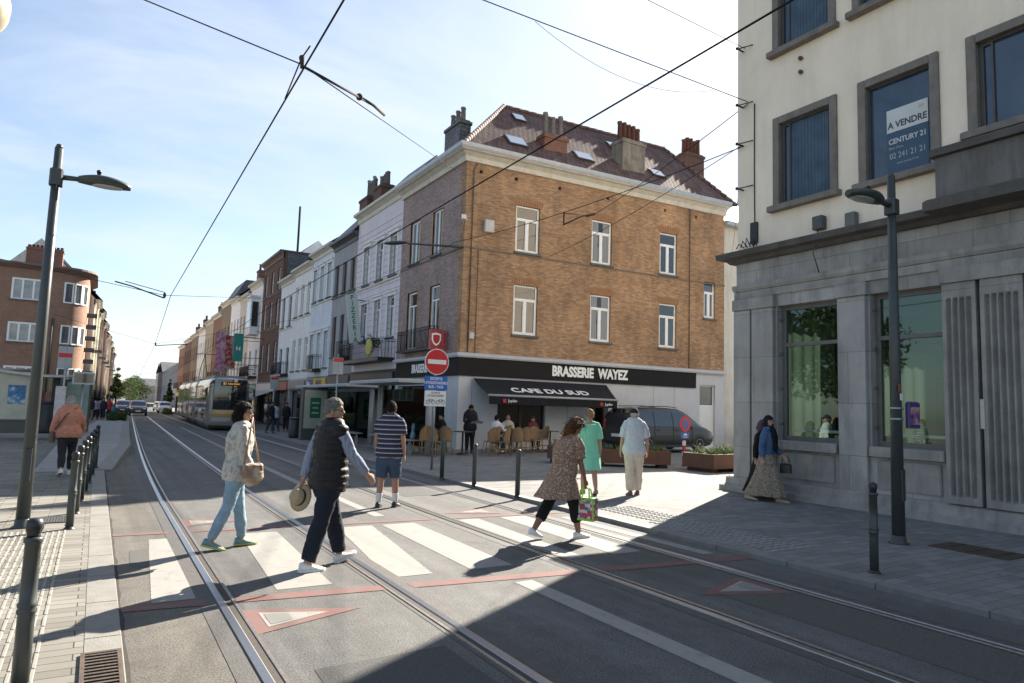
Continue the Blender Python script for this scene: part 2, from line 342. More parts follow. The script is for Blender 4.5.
R_PAINT = worn('worn_red_road_paint', (.170, .088, .080), .95)
DARKPATCH = worn('faded_letter_patch', (.20, .20, .18), .5)
PAVE_L = brick('warm_granite_slabs', (.150, .142, .125), (.225, .214, .189), (.058, .055, .05), bw=.42, bh=.125, ms=.005, flat=True, bump=.25, patch=.13, stain=.12)
PAVE_R = brick('pale_granite_pavers', (.170, .169, .163), (.235, .233, .226), (.085, .085, .082), bw=.30, bh=.15, ms=.004, flat=True, bump=.25, patch=.12, stain=.14)
KERB = M('kerb_stone', (.185, .176, .155), .8, .16, 5, bump=.2, stain=.2)
KERB2 = M('blue_stone_kerb', (.165, .165, .16), .8, .2, 5, bump=.2, stain=.25)

g = MB()
g.grid([[(x, y, gz(y) - .10) for x in (-900, -200, -60, -10, 20, 60, 200, 900)] for y in YS + [700, 1500]][::-1], smooth=False)
tag(g.build('ground', M('bare_ground', (.16, .15, .13), .9)), kind='structure')
rd = ribbon(MB(), lambda y: .15 + bx(y), lambda y: 6.70 + bx(y), YS, 0).build('road', ASPH); tag(rd, kind='structure')
# tram rails: bitumen seam, bright head, dark groove, guard lip
RAILHEAD = M('polished_rail_steel', (.31, .315, .33), .36, .12, 30, metal=1)
RAILLIP = M('dull_rail_steel', (.26, .24, .22), .45, .3, 25, metal=.8)
GROOVE = M('rail_groove_brown', (.045, .035, .026), .85, .4, 25)  # dark brown strip in place of a sunken groove
SEAM = M('bitumen_seam', (.062, .058, .054), .75, .25, 9, bump=.3)
yr = mid(-30, 12, 10) + [15, 18, 21, 25, 30, 36, 42, 50, 60, 75, 95, 120, 150, 190, 240]
for X, s in ((.99, 1), (2.45, -1), (4.47, 1), (5.93, -1)):
    mb = MB()
    def strip(a, b_, z, mi, z2=None):
        mb.mi = mi
        mb.grid([[(X + s * a + bx(y), y, gz(y) + z), (X + s * b_ + bx(y), y, gz(y) + (z if z2 is None else z2))] for y in yr], smooth=False)
    strip(-.16, -.029, .003, 0); strip(-.029, -.027, .003, 1, .012); strip(-.027, .027, .012, 1); strip(.027, .036, .012, 1, .004)
    strip(.036, .085, .004, 2); strip(.085, .087, .004, 3, .010); strip(.087, .110, .010, 3); strip(.110, .112, .010, 3, .003); strip(.112, .15, .003, 0)
    mb.build('tram_rail', [SEAM, RAILHEAD, GROOVE, RAILLIP], rd)
def quad(mb, pts, z): return mb.face([(x, y, z) for x, y in pts], (0, 0, 1))
ST = [((.64, 1.05), (.50, .93)), ((1.62, 2.07), (1.47, 1.96)), ((2.84, 3.31), (2.50, 2.95)), ((3.45, 3.93), (3.38, 3.88)), ((4.42, 4.95), (4.33, 4.83)), ((5.32, 5.76), (5.24, 5.66))]
RX = [(x - (.16 if s > 0 else .15), x + (.15 if s > 0 else .16)) for x, s in ((.99, 1), (2.45, -1), (4.47, 1), (5.93, -1))]
def clip_stripe(mb, fx, nx, y1, y0, z):
    """stripe from y1 (far) to y0 (near), cut away over the rail seams, subdivided along its length"""
    n = 24
    for i in range(n):
        ta, tb = i / n, (i + 1) / n; ya, yb = y1 + (y0 - y1) * ta, y1 + (y0 - y1) * tb
        segs = [(fx[0] + (nx[0] - fx[0]) * ta, fx[1] + (nx[1] - fx[1]) * ta)]
        for a, b_ in RX:
            out = []
            for s0, s1 in segs:
                if s1 <= a or s0 >= b_: out.append((s0, s1))
                else:
                    if s0 < a: out.append((s0, a))
                    if s1 > b_: out.append((b_, s1))
            segs = out
        for s0, s1 in segs: quad(mb, [(s0, ya), (s1, ya), (s1, yb), (s0, yb)], z)
for f, n_ in ST: clip_stripe(m_ := MB(), f, n_, 9.02, 6.28, .003); m_.build('crosswalk_stripe', W_PAINT, rd)
clip_stripe(m_ := MB(), (6.20, 6.36), (6.24, 6.42), 8.7, 5.85, .003); m_.build('crosswalk_stripe', W_PAINT, rd)
for yl, yr_, wd in ((9.47, 9.13, .11), (6.28, 5.60, .17)):
    mb = MB(); n = 300
    for i in range(n):
        a, b_ = .29 + 6.3 * i / n, .29 + 6.3 * (i + 1) / n
        if any(a < q1 - .05 and b_ > q0 + .05 for q0, q1 in RX): continue
        ya, yb = yl + (yr_ - yl) * i / n, yl + (yr_ - yl) * (i + 1) / n
        quad(mb, [(a, ya), (b_, yb), (b_, yb - wd), (a, ya - wd)], .0045)
    mb.build('red_crossing_line', R_PAINT, rd)
mb = MB(); ribbon(mb, 3.52, 3.72, mid(-6, 5.66, 16), .003); mb.build('centre_line', W_PAINT, rd)
mb = MB(); ribbon(mb, 3.50, 3.66, [13.2] + mid(14, 48, 10), .003); ribbon(mb, 3.60, 3.76, mid(9.7, 12.4, 4), .003); mb.build('centre_line', W_PAINT, rd)
for bxx, by, d, big in ((1.20, 5.48, 1, 1), (1.185, 10.02, 1, .9), (5.62, 4.58, -1, 1.05), (5.40, 9.62, -1, .9)):
    mb = MB(); L_, hw = .50 * big, .19 * big
    mb.mi = 0; quad(mb, [(bxx - d * .10, by + hw + .13), (bxx - d * .10, by - hw - .13), (bxx + d * (L_ + .26), by)], .004)
    mb.mi = 1; quad(mb, [(bxx, by + hw), (bxx, by - hw), (bxx + d * L_, by)], .006)
    mb.mi = 2; quad(mb, [(bxx + d * .03, by + hw * .72), (bxx + d * .03, by - hw * .72), (bxx + d * .2, by - hw * .42), (bxx + d * .2, by + hw * .42)], .008)
    mb.build('warning_triangle', [R_PAINT, W_PAINT, DARKPATCH], rd)

for px_, py_, pw_, pl_, pm_ in ((1.25, 3.4, .95, 1.0, 0), (5.0, 2.2, .75, 2.4, 1), (4.85, 11.6, .8, 1.5, 0), (.40, 7.6, .32, .9, 1)):
    quad(m_ := MB(), [(px_, py_), (px_ + pw_, py_ + .03), (px_ + pw_ - .02, py_ + pl_), (px_ + .03, py_ + pl_ - .04)], .0025); m_.build('repair_patch', M('repair_asphalt_%d' % pm_, [(.058, .058, .057), (.078, .074, .068)][pm_], .9, .35, 40, bump=.5, bscale=110), rd)
# --- left pavement, kerb and tram stop platform
pl = MB(); ribbon(pl, lambda y: -60, lambda y: .055 + bx(y), YS, .010); pl = tag(pl.build('left_pavement', PAVE_L), kind='structure')
kb = MB()
ys = mid(-10, 17.4, 30)
for a, b_ in zip(ys, ys[1:]):
    kb.bbox(.055, .275, a + .004, b_ - .004, -.08, .012, .004)
tag(kb.build('left_kerb', KERB), kind='structure')
ks = MB()
for a, b_ in zip(mid(56, 190, 20), mid(56, 190, 20)[1:]):
    ks.grid([[(.055 + bx(a), a, gz(a) + .09), (.275 + bx(a), a, gz(a) + .09), (.275 + bx(a), a, gz(a) - .05)], [(.055 + bx(b_), b_, gz(b_) + .09), (.275 + bx(b_), b_, gz(b_) + .09), (.275 + bx(b_), b_, gz(b_) - .05)]], smooth=False)
tag(ks.build('far_left_kerb', KERB), kind='structure')
PLAT = brick('platform_concrete_slabs', (.235, .235, .225), (.27, .27, .26), (.16, .16, .155), bw=.9, bh=.45, ms=.006, flat=True, bump=.2, patch=.1)
pf = MB()
def platz(y): return gz(y) + .010 + .22 * max(0, min(1, (y - 17.4) / 5.5)) * (1 if y < 52 else max(0, (57 - y) / 5))
def plate(y): return .30 + bx(y) + .42 * max(0, min(1, (y - 17.4) / 6.0))
py = mid(17.4, 24, 8) + [28, 33, 38, 43, 48, 52, 54.5, 57]
rows = [[(-1.1 + bx(y), y, platz(y) + .006), (plate(y) - .32, y, platz(y) + .006)] for y in py]; pf.mi = 0; pf.grid(rows, smooth=False)
rows = [[(plate(y) - .32, y, platz(y) + .006), (plate(y), y, platz(y) + .006), (plate(y), y, gz(y) - .05)] for y in py]; pf.mi = 1; pf.grid(rows, smooth=False)
pf.mi = 1; pf.face([(.055, 17.4, -.02), (plate(17.4), 17.4, -.02), (plate(17.4), 17.4, .028), (.055, 17.4, .028)], (0, -1, 0))
tag(pf.build('left_platform', [PLAT, KERB]), kind='structure')
# --- right pavement and plaza
pr = MB(); ribbon(pr, lambda y: 6.80 + bx(y), lambda y: 150, [y for y in YS if y <= 150], .055); pr = tag(pr.build('right_pavement', PAVE_R), kind='structure')
kr = MB(); ys = mid(-8, 44, 52)
for a, b_ in zip(ys, ys[1:]):
    h = .058 if 5 < a < 13 else .062
    mm = Matrix.Translation(((bx(a) + bx(b_)) / 2, 0, (gz(a) + gz(b_)) / 2))
    kr.bbox(6.62, 6.80, a + .004, b_ - .004, -.1, h, .008, M=mm)
tag(kr.build('right_kerb', KERB2), kind='structure')
em = MB(); rr = random.Random(4)
yy = mid(-6, 17.3, 90); em.grid([[(.275, y, .002), (.298 + rr.uniform(-.010, .016), y, .002)] for y in yy], smooth=False); em.build('kerb_dirt_seam', M('kerb_dirt', (.03, .027, .023), .95, .4, 20), rd)
# ribbed guidance paving
RIB = M('pale_rib_paving', (.215, .203, .175), .8, .1, 8)
tb = MB()
for i in range(15):
    for j in range(19):
        x = -1.02 + i * .058; y = 4.5 + j * .29
        tb.bbox(x, x + .024, y, y + .265, .010, .0145, .004)
tb.build('ribbed_guidance_paving', RIB, pl)
tb = MB()
RIB2 = M('grey_rib_paving', (.25, .25, .24), .8, .1, 8)
for i in range(34):
    for j in range(5):
        y = 5.45 + i * .105; x = 6.98 + j * .155 + (.12 if y > 7.6 else 0)
        tb.bbox(x, x + .115, y, y + .042, .055, .067, .006)
tb.build('ribbed_guidance_paving', RIB2, pr)
def grate(label, x0, x1, y0, y1, z, nb, mat, along='x'):
    t = thing('drain_grate', label, 'drain grate', ((x0 + x1) / 2, (y0 + y1) / 2, z)); hx, hy = (x1 - x0) / 2, (y1 - y0) / 2
    f = MB(); f.box(-hx, hx, -hy, -hy + .03, -.02, .012); f.box(-hx, hx, hy - .03, hy, -.02, .012); f.box(-hx, -hx + .025, -hy + .03, hy - .03, -.02, .012); f.box(hx - .025, hx, -hy + .03, hy - .03, -.02, .012)
    f.build('frame', mat, t)
    p = MB(); p.box(-hx + .025, hx - .025, -hy + .03, hy - .03, .001, .003); p.build('pit', M('drain_pit', (.006, .005, .005), .95), t)
    b_ = MB()
    for i in range(nb):
        if along == 'x': y = -hy + .03 + (2 * hy - .06) * (i + .5) / nb; b_.box(-hx + .025, hx - .025, y - .010, y + .010, .004, .011)
        else: x = -hx + .025 + (2 * hx - .05) * (i + .5) / nb; b_.box(x - .012, x + .012, -hy + .03, hy - .03, .004, .011)
    b_.build('bars', mat, t); return t
RUST = M('rusty_iron', (.062, .042, .030), .8, .4, 14, bump=.3)
grate('rusty iron kerbside drain grate at the bottom left edge of the road', .04, .265, 4.42, 5.20, .013, 13, RUST)
grate('dark slotted grate in the pale pavement beside the left lamp post foot', -.50, -.17, 10.5, 11.0, .012, 9, M('cast_iron', (.05, .05, .05), .6, .2, 15), 'y')
ct = thing('cover_plate', 'rust brown rectangular cover plate set in the pavement under the bank', 'cover plate', (9.52, 4.42, .055))
mb = MB(); mb.bbox(-.30, .30, -.46, .46, 0, .012, .006); mb.build('plate', RUST, ct)
mb = MB()
for i in range(3): mb.box(-.27, .27, -.30 + i * .28, -.285 + i * .28, .0125, .016)
mb.build('seams', BLACK, ct)
# --- far hill
hb = MB(); rows = []
for i, (yy, s) in enumerate(((520, 0), (640, .45), (800, .8), (1000, 1.0), (1300, .6))):
    rows.append([(x, yy, -3 + s * (19 + 9 * math.sin(x * .011 + i) + 5 * math.sin(x * .031 + 2 * i))) for x in range(-500, 701, 40)])
hb.grid(rows, smooth=True); tag(hb.build('hill', M('wooded_hill', (.055, .075, .05), .9, .5, .02)), kind='structure')
# ================================================================ BUILDINGS
class Bld:
    def __init__(s, name, label, cat, L, group=None):
        s.L = Vector(L); s.t = thing(name, label, cat, L, 0, group)
    def part(s, mb, name, mats, parent=None):
        mb.v = [v - s.L for v in mb.v]
        o = mb.build(name, mats, parent or s.t); return o
def facade(mb, O, U, N, w, z0, z1, holes, depth=.16, u0=0.0):
    O = Vector((O[0], O[1], 0)); U = Vector((U[0], U[1], 0)); N = Vector((N[0], N[1], 0))
    us = sorted({u0, w} | {h[0] for h in holes} | {h[1] for h in holes}); zs = sorted({z0, z1} | {h[2] for h in holes} | {h[3] for h in holes})
    P = lambda u, z, d=0.0: O + U * u + Vector((0, 0, z)) - N * d
    for i in range(len(us) - 1):
        for j in range(len(zs) - 1):
            a, b, c, d = us[i], us[i + 1], zs[j], zs[j + 1]
            if any(h[0] <= (a + b) / 2 <= h[1] and h[2] <= (c + d) / 2 <= h[3] for h in holes): continue
            mb.face([P(a, c), P(b, c), P(b, d), P(a, d)], N)
    Z = Vector((0, 0, 1))
    for h in holes:
        a, b, c, d = h[:4]; dp = h[4] if len(h) > 4 else depth
        mb.face([P(a, c), P(a, c, dp), P(a, d, dp), P(a, d)], U); mb.face([P(b, c), P(b, c, dp), P(b, d, dp), P(b, d)], -U)
        mb.face([P(a, d), P(b, d), P(b, d, dp), P(a, d, dp)], -Z); mb.face([P(a, c), P(b, c), P(b, c, dp), P(a, c, dp)], Z)
def sweep(mb, path, prof, close_ends=True):
    """profile [(out, z)] swept along a plan path with mitred corners; outward is to the right of the path direction"""
    pts = [Vector((p[0], p[1])) for p in path]; rows = []
    for i, p in enumerate(pts):
        ns = []
        for a, b in ((i - 1, i), (i, i + 1)):
            if a < 0 or b >= len(pts): continue
            d = (pts[b] - pts[a]).normalized(); ns.append(Vector((d.y, -d.x)))
        n = sum(ns, Vector((0, 0))).normalized(); k = 1 / max(.3, n.dot(ns[0]))
        rows.append([(p.x + n.x * o * k, p.y + n.y * o * k, z) for o, z in prof])
    mb.grid(rows, closed=True, cap0=close_ends, cap1=close_ends, smooth=False)
FRAMES = {'white': M('white_window_frame', (.84, .84, .82), .45, .08, 8), 'grey': M('grey_window_frame', (.22, .22, .22), .5, .15, 8), 'brown': M('brown_window_frame', (.10, .065, .045), .5, .2, 8),
          'dark': M('dark_bronze_frame', (.055, .05, .045), .4, .2, 8)}
def curtained(name, c, off, dark):
    m, t, n, l, b = nodes(name); co = n.new('ShaderNodeTexCoord'); s = n.new('ShaderNodeSeparateXYZ'); l.new(co.outputs['Object'], s.inputs[0])
    def mth(op, a, v): q = n.new('ShaderNodeMath'); q.operation = op; l.new(a, q.inputs[0]); (l.new(v, q.inputs[1]) if not isinstance(v, float) else setattr(q.inputs[1], 'default_value', v)); return q.outputs[0]
    nz = n.new('ShaderNodeTexNoise'); nz.inputs['Scale'].default_value = 1.7; nz.inputs['Detail'].default_value = 3; l.new(co.outputs['Object'], nz.inputs['Vector'])
    ed = mth('ADD', mth('ABSOLUTE', s.outputs[0], 0.0), mth('MULTIPLY', nz.outputs['Fac'], .22)); gt = mth('GREATER_THAN', ed, off)
    fo = mth('ADD', mth('MULTIPLY', mth('SINE', mth('MULTIPLY', s.outputs[0], 70.0), 0.0), .12), .88)
    c1 = n.new('ShaderNodeMixRGB'); c1.blend_type = 'MULTIPLY'; c1.inputs[0].default_value = 1; c1.inputs[1].default_value = c + (1,); l.new(fo, c1.inputs[2])
    mi = n.new('ShaderNodeMixRGB'); l.new(gt, mi.inputs[0]); mi.inputs[1].default_value = dark + (1,); l.new(c1.outputs[0], mi.inputs[2]); l.new(mi.outputs[0], b.inputs['Base Color']); b.inputs['Roughness'].default_value = .06; b.inputs['Specular IOR Level'].default_value = .8
    MATS[name] = m; return m
PANES = [glass('pane_dark', (.022, .028, .032)), M('pane_net_curtain', (.24, .25, .25), .12, .55, 1.4, spec=.9, coat=.5), glass('pane_grey', (.075, .085, .09)), M('pane_pale_blind', (.42, .42, .40), .15, .35, 1.1, spec=.9, coat=.5), curtained('pane_side_curtains', (.36, .35, .33), .34, (.020, .022, .024)), curtained('pane_drawn_curtain', (.27, .265, .255), .22, (.03, .032, .034))]
_wc = {}
def window_meshes(w, h, style, fr, pn, sill):
    k = (round(w, 2), round(h, 2), style, fr, pn, sill)
    if k in _wc: return _wc[k]
    f = MB(); t = .065; hw = w / 2; y0, y1 = -.02, .05
    f.box(-hw, -hw + t, y0, y1, 0, h); f.box(hw - t, hw, y0, y1, 0, h); f.box(-hw + t, hw - t, y0, y1, 0, t); f.box(-hw + t, hw - t, y0, y1, h - t, h)
    m0, m1 = y0 - .012, y1 - .01
    if style == 'transom':
        zt = h * .70; f.box(-hw + t, hw - t, m0, m1, zt, zt + .07); f.box(-.045, .045, m0 - .004, m1, t, zt)
        for a, b in ((-hw + t, -.045), (.045, hw - t)):
            f.box(a, a + .035, -.028, .03, t, zt); f.box(b - .035, b, -.028, .03, t, zt); f.box(a + .035, b - .035, -.028, .03, t, t + .045); f.box(a + .035, b - .035, -.028, .03, zt - .045, zt)
    elif style == 'double': f.box(-.04, .04, m0, m1, t, h - t)
    elif style == 'triple':
        for x in (-w / 6, w / 6): f.box(x - .065, x + .065, m0, m1, t, h - t)
        for x in (-hw - .02, hw - .14): f.box(x, x + .16, m0 - .006, m1, 0, h)
        f.box(-hw + .14, hw - .14, m0 - .003, m1, h - .14, h - .002)
        for x in (-w / 3, 0, w / 3): f.box(x - w / 6 + .07, x + w / 6 - .07, -.026, .03, h * .02 + t - .02, t + .04)
    elif style == 'sash': f.box(-hw + t, hw - t, m0, m1, h * .5 - .03, h * .5 + .03)
    elif style == 'tee': zt = h * .75; f.box(-hw + t, hw - t, m0, m1, zt, zt + .06); f.box(-.035, .035, m0 - .004, m1, t, zt)
    p = MB(); p.box(-hw + t * .6, hw - t * .6, .012, .022, t * .6, h - t * .6)
    s = None
    if sill:
        s = MB(); s.bbox(-hw - .08, hw + .08, -.20, -.021, -.10, -.012, .012); s = s.mesh('sill', sill)
    _wc[k] = (f.mesh('window', FRAMES[fr]), p.mesh('pane', PANES[pn] if isinstance(pn, int) else MATS[pn]), s); return _wc[k]
def add_window(B, P, N, w, h, style='tee', fr='white', pn=0, sill=None, depth=.12):
    """P: bottom centre on the wall face, N outward"""
    rz = math.atan2(N[0], -N[1])
    f, p, s = window_meshes(w, h, style, fr, pn, sill)
    o = inst('window', f, B.t, Vector((P[0] - N[0] * depth, P[1] - N[1] * depth, P[2])) - B.L, rz)
    inst('pane', p, o)
    if s: inst('sill', s, o, (0, -depth + .10, 0))
    return o
def lerp(a, b, t): return a + (b - a) * t
ORANGE = brick('orange_brick', (.50, .295, .152), (.28, .155, .082), (.28, .21, .15), ms=.010, patch=.34, stain=.36)
PURPLE = brick('purple_glazed_brick', (.40, .31, .285), (.27, .20, .185), (.24, .19, .175), patch=.2, stain=.14)
BLUESTONE = M('blue_stone', (.12, .12, .12), .75, .2, 6, stain=.2)
CREAMC = M('cream_cornice_paint', (.58, .55, .47), .6, .1, 3, stain=.25)
ZINC = M('zinc_gutter', (.42, .44, .46), .4, .15, 4, metal=.3)
PALEW = M('pale_grey_render', (.52, .53, .55), .7, .07, 1.2, stain=.10)
SIGNB = M('black_sign_board', (.016, .0155, .016), .6, .2, 3, spec=.15)
SIGNW = M('white_sign_lettering', (.85, .85, .83), .5, .05, 5)
DARKIN = M('dark_interior', (.012, .011, .010), .6, .4, 2, spec=.3)
POTM = M('clay_chimney_pot', (.12, .055, .045), .8, .25, 8)
POTG = M('grey_chimney_pot', (.20, .20, .20), .8, .25, 8)
def tiles(name, c1, c2):
    m, t, n, l, b = nodes(name); co = n.new('ShaderNodeTexCoord'); s = n.new('ShaderNodeSeparateXYZ'); l.new(co.outputs['Object'], s.inputs[0])
    sn = n.new('ShaderNodeSeparateXYZ'); l.new(co.outputs['Normal'], sn.inputs[0])
    ab = n.new('ShaderNodeMath'); ab.operation = 'ABSOLUTE'; l.new(sn.outputs[0], ab.inputs[0]); gt = n.new('ShaderNodeMath'); gt.operation = 'GREATER_THAN'; gt.inputs[1].default_value = .5; l.new(ab.outputs[0], gt.inputs[0])
    mi = n.new('ShaderNodeMix'); l.new(gt.outputs[0], mi.inputs[0]); l.new(s.outputs[0], mi.inputs[2]); l.new(s.outputs[1], mi.inputs[3])
    def mth(op, a, v=None, v2=None):
        q = n.new('ShaderNodeMath'); q.operation = op; l.new(a, q.inputs[0])
        if v is not None:
            if isinstance(v, float): q.inputs[1].default_value = v
            else: l.new(v, q.inputs[1])
        return q.outputs[0]
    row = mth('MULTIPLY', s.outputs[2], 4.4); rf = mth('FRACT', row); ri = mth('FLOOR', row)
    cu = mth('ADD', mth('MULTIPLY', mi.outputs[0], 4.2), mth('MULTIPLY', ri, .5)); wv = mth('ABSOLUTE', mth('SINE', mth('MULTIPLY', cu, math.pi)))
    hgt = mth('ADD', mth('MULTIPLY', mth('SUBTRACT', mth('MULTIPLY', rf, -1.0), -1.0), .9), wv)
    wn = n.new('ShaderNodeTexWhiteNoise'); cb = n.new('ShaderNodeCombineXYZ'); l.new(mth('FLOOR', cu), cb.inputs[0]); l.new(ri, cb.inputs[1]); l.new(cb.outputs[0], wn.inputs['Vector'])
    mx_ = n.new('ShaderNodeMixRGB'); l.new(wn.outputs[0], mx_.inputs[0]); mx_.inputs[1].default_value = c1 + (1,); mx_.inputs[2].default_value = c2 + (1,)
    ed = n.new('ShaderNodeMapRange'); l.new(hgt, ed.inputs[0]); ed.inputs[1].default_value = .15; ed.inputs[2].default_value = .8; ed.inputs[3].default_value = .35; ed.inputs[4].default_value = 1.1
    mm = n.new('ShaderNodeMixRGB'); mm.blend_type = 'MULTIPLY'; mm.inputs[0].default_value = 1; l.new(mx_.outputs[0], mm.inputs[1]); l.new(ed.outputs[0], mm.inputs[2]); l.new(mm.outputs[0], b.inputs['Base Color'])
    bu = n.new('ShaderNodeBump'); bu.inputs['Strength'].default_value = .12; bu.inputs['Distance'].default_value = .02; l.new(hgt, bu.inputs['Height']); l.new(bu.outputs[0], b.inputs['Normal']); b.inputs['Roughness'].default_value = .8; b.inputs['Specular IOR Level'].default_value = .12
    MATS[name] = m; return m
TILE = tiles('dark_red_roof_tiles', (.086, .057, .052), (.138, .094, .086))
SLATE = brick('slate_shingles', (.10, .10, .105), (.15, .15, .155), (.03, .03, .03), bw=.3, bh=.18, ms=.012, rough=.55)
def chimney(B, x0, x1, y0, y1, z0, z1, mat, npot, potmat, poth=.9, cap=None):
    m = MB(); m.box(x0, x1, y0, y1, z0, z1 - .22); m.box(x0 - .05, x1 + .05, y0 - .05, y1 + .05, z1 - .22, z1 - .08); m.box(x0 + .03, x1 - .03, y0 + .03, y1 - .03, z1 - .08, z1)
    ch = B.part(m, 'chimney', mat)
    lx = (x1 - x0) >= (y1 - y0); rnd = random.Random(int(z1 * 100))
    for i in range(npot):
        t = (i + .5) / npot; px = lerp(x0, x1, t) if lx else (x0 + x1) / 2; py = (y0 + y1) / 2 if lx else lerp(y0, y1, t)
        hh = poth * rnd.uniform(.82, 1.08); q = MB(); q.lathe([(.12, 0), (.10, hh * .9), (.125, hh * .9), (.125, hh), (.09, hh), (.085, hh - .1)], (px, py, z1 - .01), 10)
        q.v = [v - B.L for v in q.v]; q.build('chimney_pot', potmat, ch)
    return ch

# ---------------------------------------------------------------- corner brasserie
C0 = Vector((11.788, 23.423)); TH = -.0500729
DR = Vector((math.cos(TH), math.sin(TH))); NR = Vector((DR.y, -DR.x)); DL = Vector((0, 1)); NL = Vector((-1, 0))
def R_(u, z, d=0): p = C0 + DR * u - NR * d; return Vector((p.x, p.y, z))
def L_(v, z, d=0): p = C0 + DL * v - NL * d; return Vector((p.x, p.y, z))
B = Bld('corner_cafe', 'three storey orange brick corner cafe with dark red tiled hip roof', 'building', (C0.x, C0.y, 0.0))
WR, WL = 13.8, 6.5
UP, LO = (7.93, 9.88), (4.55, 6.59)
RW = [(2.26, 3.39), (6.0, 7.08), (9.78, 10.82)]
holes = [(a, b, *z, .14) for a, b in RW for z in (UP, LO)] + [(12.5, 13.21, 6.13, 7.89, .14)]
# little put-log holes under the cornice
plh = [(u, u + .14, 10.86, 11.0, .12) for u in (.55, 2.15, 4.25, 6.75, 10.0, 11.9)]
m = MB(); facade(m, C0, DR, NR, WR, 3.69, 11.28, holes + plh)
for a, b, c, d, *_ in plh:
    m.mi = 1; m.face([R_(a, c, .11), R_(b, c, .11), R_(b, d, .11), R_(a, d, .11)]); m.mi = 0
far = R_(WR, 0); back = Vector((far.x + .3, far.y + 6.6))
m.face([(far.x, far.y, 0), (back.x, back.y, 0), (back.x, back.y, 11.85), (far.x, far.y, 11.85)]); m.face([(back.x, back.y, 0), (C0.x, C0.y + WL, 0), (C0.x, C0.y + WL, 11.85), (back.x, back.y, 11.85)])
B.part(m, 'brick_wall', [ORANGE, DARKIN])
LWn = [(1.35, 2.25), (4.30, 5.25)]
LWu = [(2.05, 3.0), (4.35, 5.45)]
LWl = [(2.05, 3.0), (4.35, 5.45)]
m = MB(); facade(m, C0, DL, NL, WL, 3.69, 11.28, [(a, b, *UP, .14) for a, b in LWu] + [(a, b, 4.05, 6.65, .14) for a, b in LWl], u0=.42); B.part(m, 'street_brick_wall', PURPLE)
m = MB(); facade(m, C0, DL, NL, .42, 3.69, 11.28, [], u0=0); 
for a, b in LWu:
    for s in (a - .14, b): m.box(C0.x - .006, C0.x + .05, C0.y + s, C0.y + s + .14, UP[0] - .02, UP[1] + .02)
for a, b in LWl:
    for s in (a - .14, b): m.box(C0.x - .006, C0.x + .05, C0.y + s, C0.y + s + .14, 4.03, 6.67)
B.part(m, 'orange_quoin', ORANGE)
for a, b in RW:
    for z in (UP, LO): add_window(B, R_((a + b) / 2, z[0] + .02), NR, b - a - .03, z[1] - z[0] - .03, 'transom', 'white', [4, 5, 0, 4, 5, 0][(int(a) // 3 + int(z[0]) // 4 * 2) % 6], BLUESTONE, .11)
add_window(B, R_(12.855, 6.15), NR, .69, 1.72, 'transom', 'white', 2, BLUESTONE, .11)
for a, b in LWu: add_window(B, L_((a + b) / 2, UP[0] + .02), NL, b - a - .03, 1.92, 'double', 'white', 5, BLUESTONE, .11)
for a, b in LWl: add_window(B, L_((a + b) / 2, 4.07), NL, b - a - .03, 2.55, 'tee', 'white', 4, None, .11)
# flat arches over the windows
for a, b in RW:
    for z in (UP, LO):
        n = 13; m = MB()
        for i in range(n):
            u = lerp(a - .1, b + .1, (i + .5) / n); hh = .26 + .05 * math.cos((i + .5 - n / 2) / n * 3)
            p0, p1 = R_(u - .035, z[1], -.008), R_(u + .035, z[1], -.008); q0, q1 = R_(u - .042 + (u - (a + b) / 2) * .1, z[1] + hh, -.008), R_(u + .042 + (u - (a + b) / 2) * .1, z[1] + hh, -.008)
            m.face([p0, p1, q1, q0], (NR.x, NR.y, 0))
        B.part(m, 'window_arch', M('arch_brick', (.30, .15, .075), .85, .25, 12))
path = [L_(WL, 0)[:2], C0[:], R_(WR + .03, 0)[:2]]
m = MB(); sweep(m, path, [(0, 11.24), (.10, 11.24), (.14, 11.42), (.30, 11.55), (.42, 11.58), (.42, 11.62), (-.1, 11.62), (-.1, 11.24)]); B.part(m, 'cornice', CREAMC)
m = MB(); sweep(m, path, [(-.1, 11.622), (.45, 11.622), (.50, 11.70), (.50, 11.84), (.44, 11.84), (.44, 11.74), (-.1, 11.74)]); B.part(m, 'gutter', ZINC)
m = MB(); sweep(m, path, [(-.02, 7.785), (.03, 7.785), (.035, 7.84), (-.02, 7.86)]); B.part(m, 'string_course', M('string_course_stone', (.17, .14, .11), .8, .2, 5))
m = MB(); sweep(m, path, [(-.1, 3.50), (.14, 3.50), (.18, 3.56), (.18, 3.64), (.05, 3.69), (-.1, 3.69)]); B.part(m, 'shopfront_ledge', PALEW)
# sign band
m = MB(); sweep(m, [L_(6.3, 0)[:2], C0[:], R_(11.97, 0)[:2]], [(-.05, 2.80), (.075, 2.80), (.075, 3.497), (-.05, 3.497)]); sb = B.part(m, 'sign_board', SIGNB)
def lettering(name, s, size, P, X, par, mat=SIGNW, sx=1.0, off=0.0, Y=(0, 0, 1), ex=.006, space=1.0):
    return text(name, s, size, mat, par, Matrix.Translation(-B.L) @ frame(P, X, Y), ex, off, 'CENTER', sx, space)
lettering('lettering', 'BRASSERIE  WAYEZ', .56, R_(6.05, 3.17, -.085), (DR.x, DR.y, 0), sb, sx=.80, off=.026)
lettering('lettering', 'BRASSERIE', .50, L_(3.6, 3.15, -.085), (0, -1, 0), sb, sx=.72, off=.016)
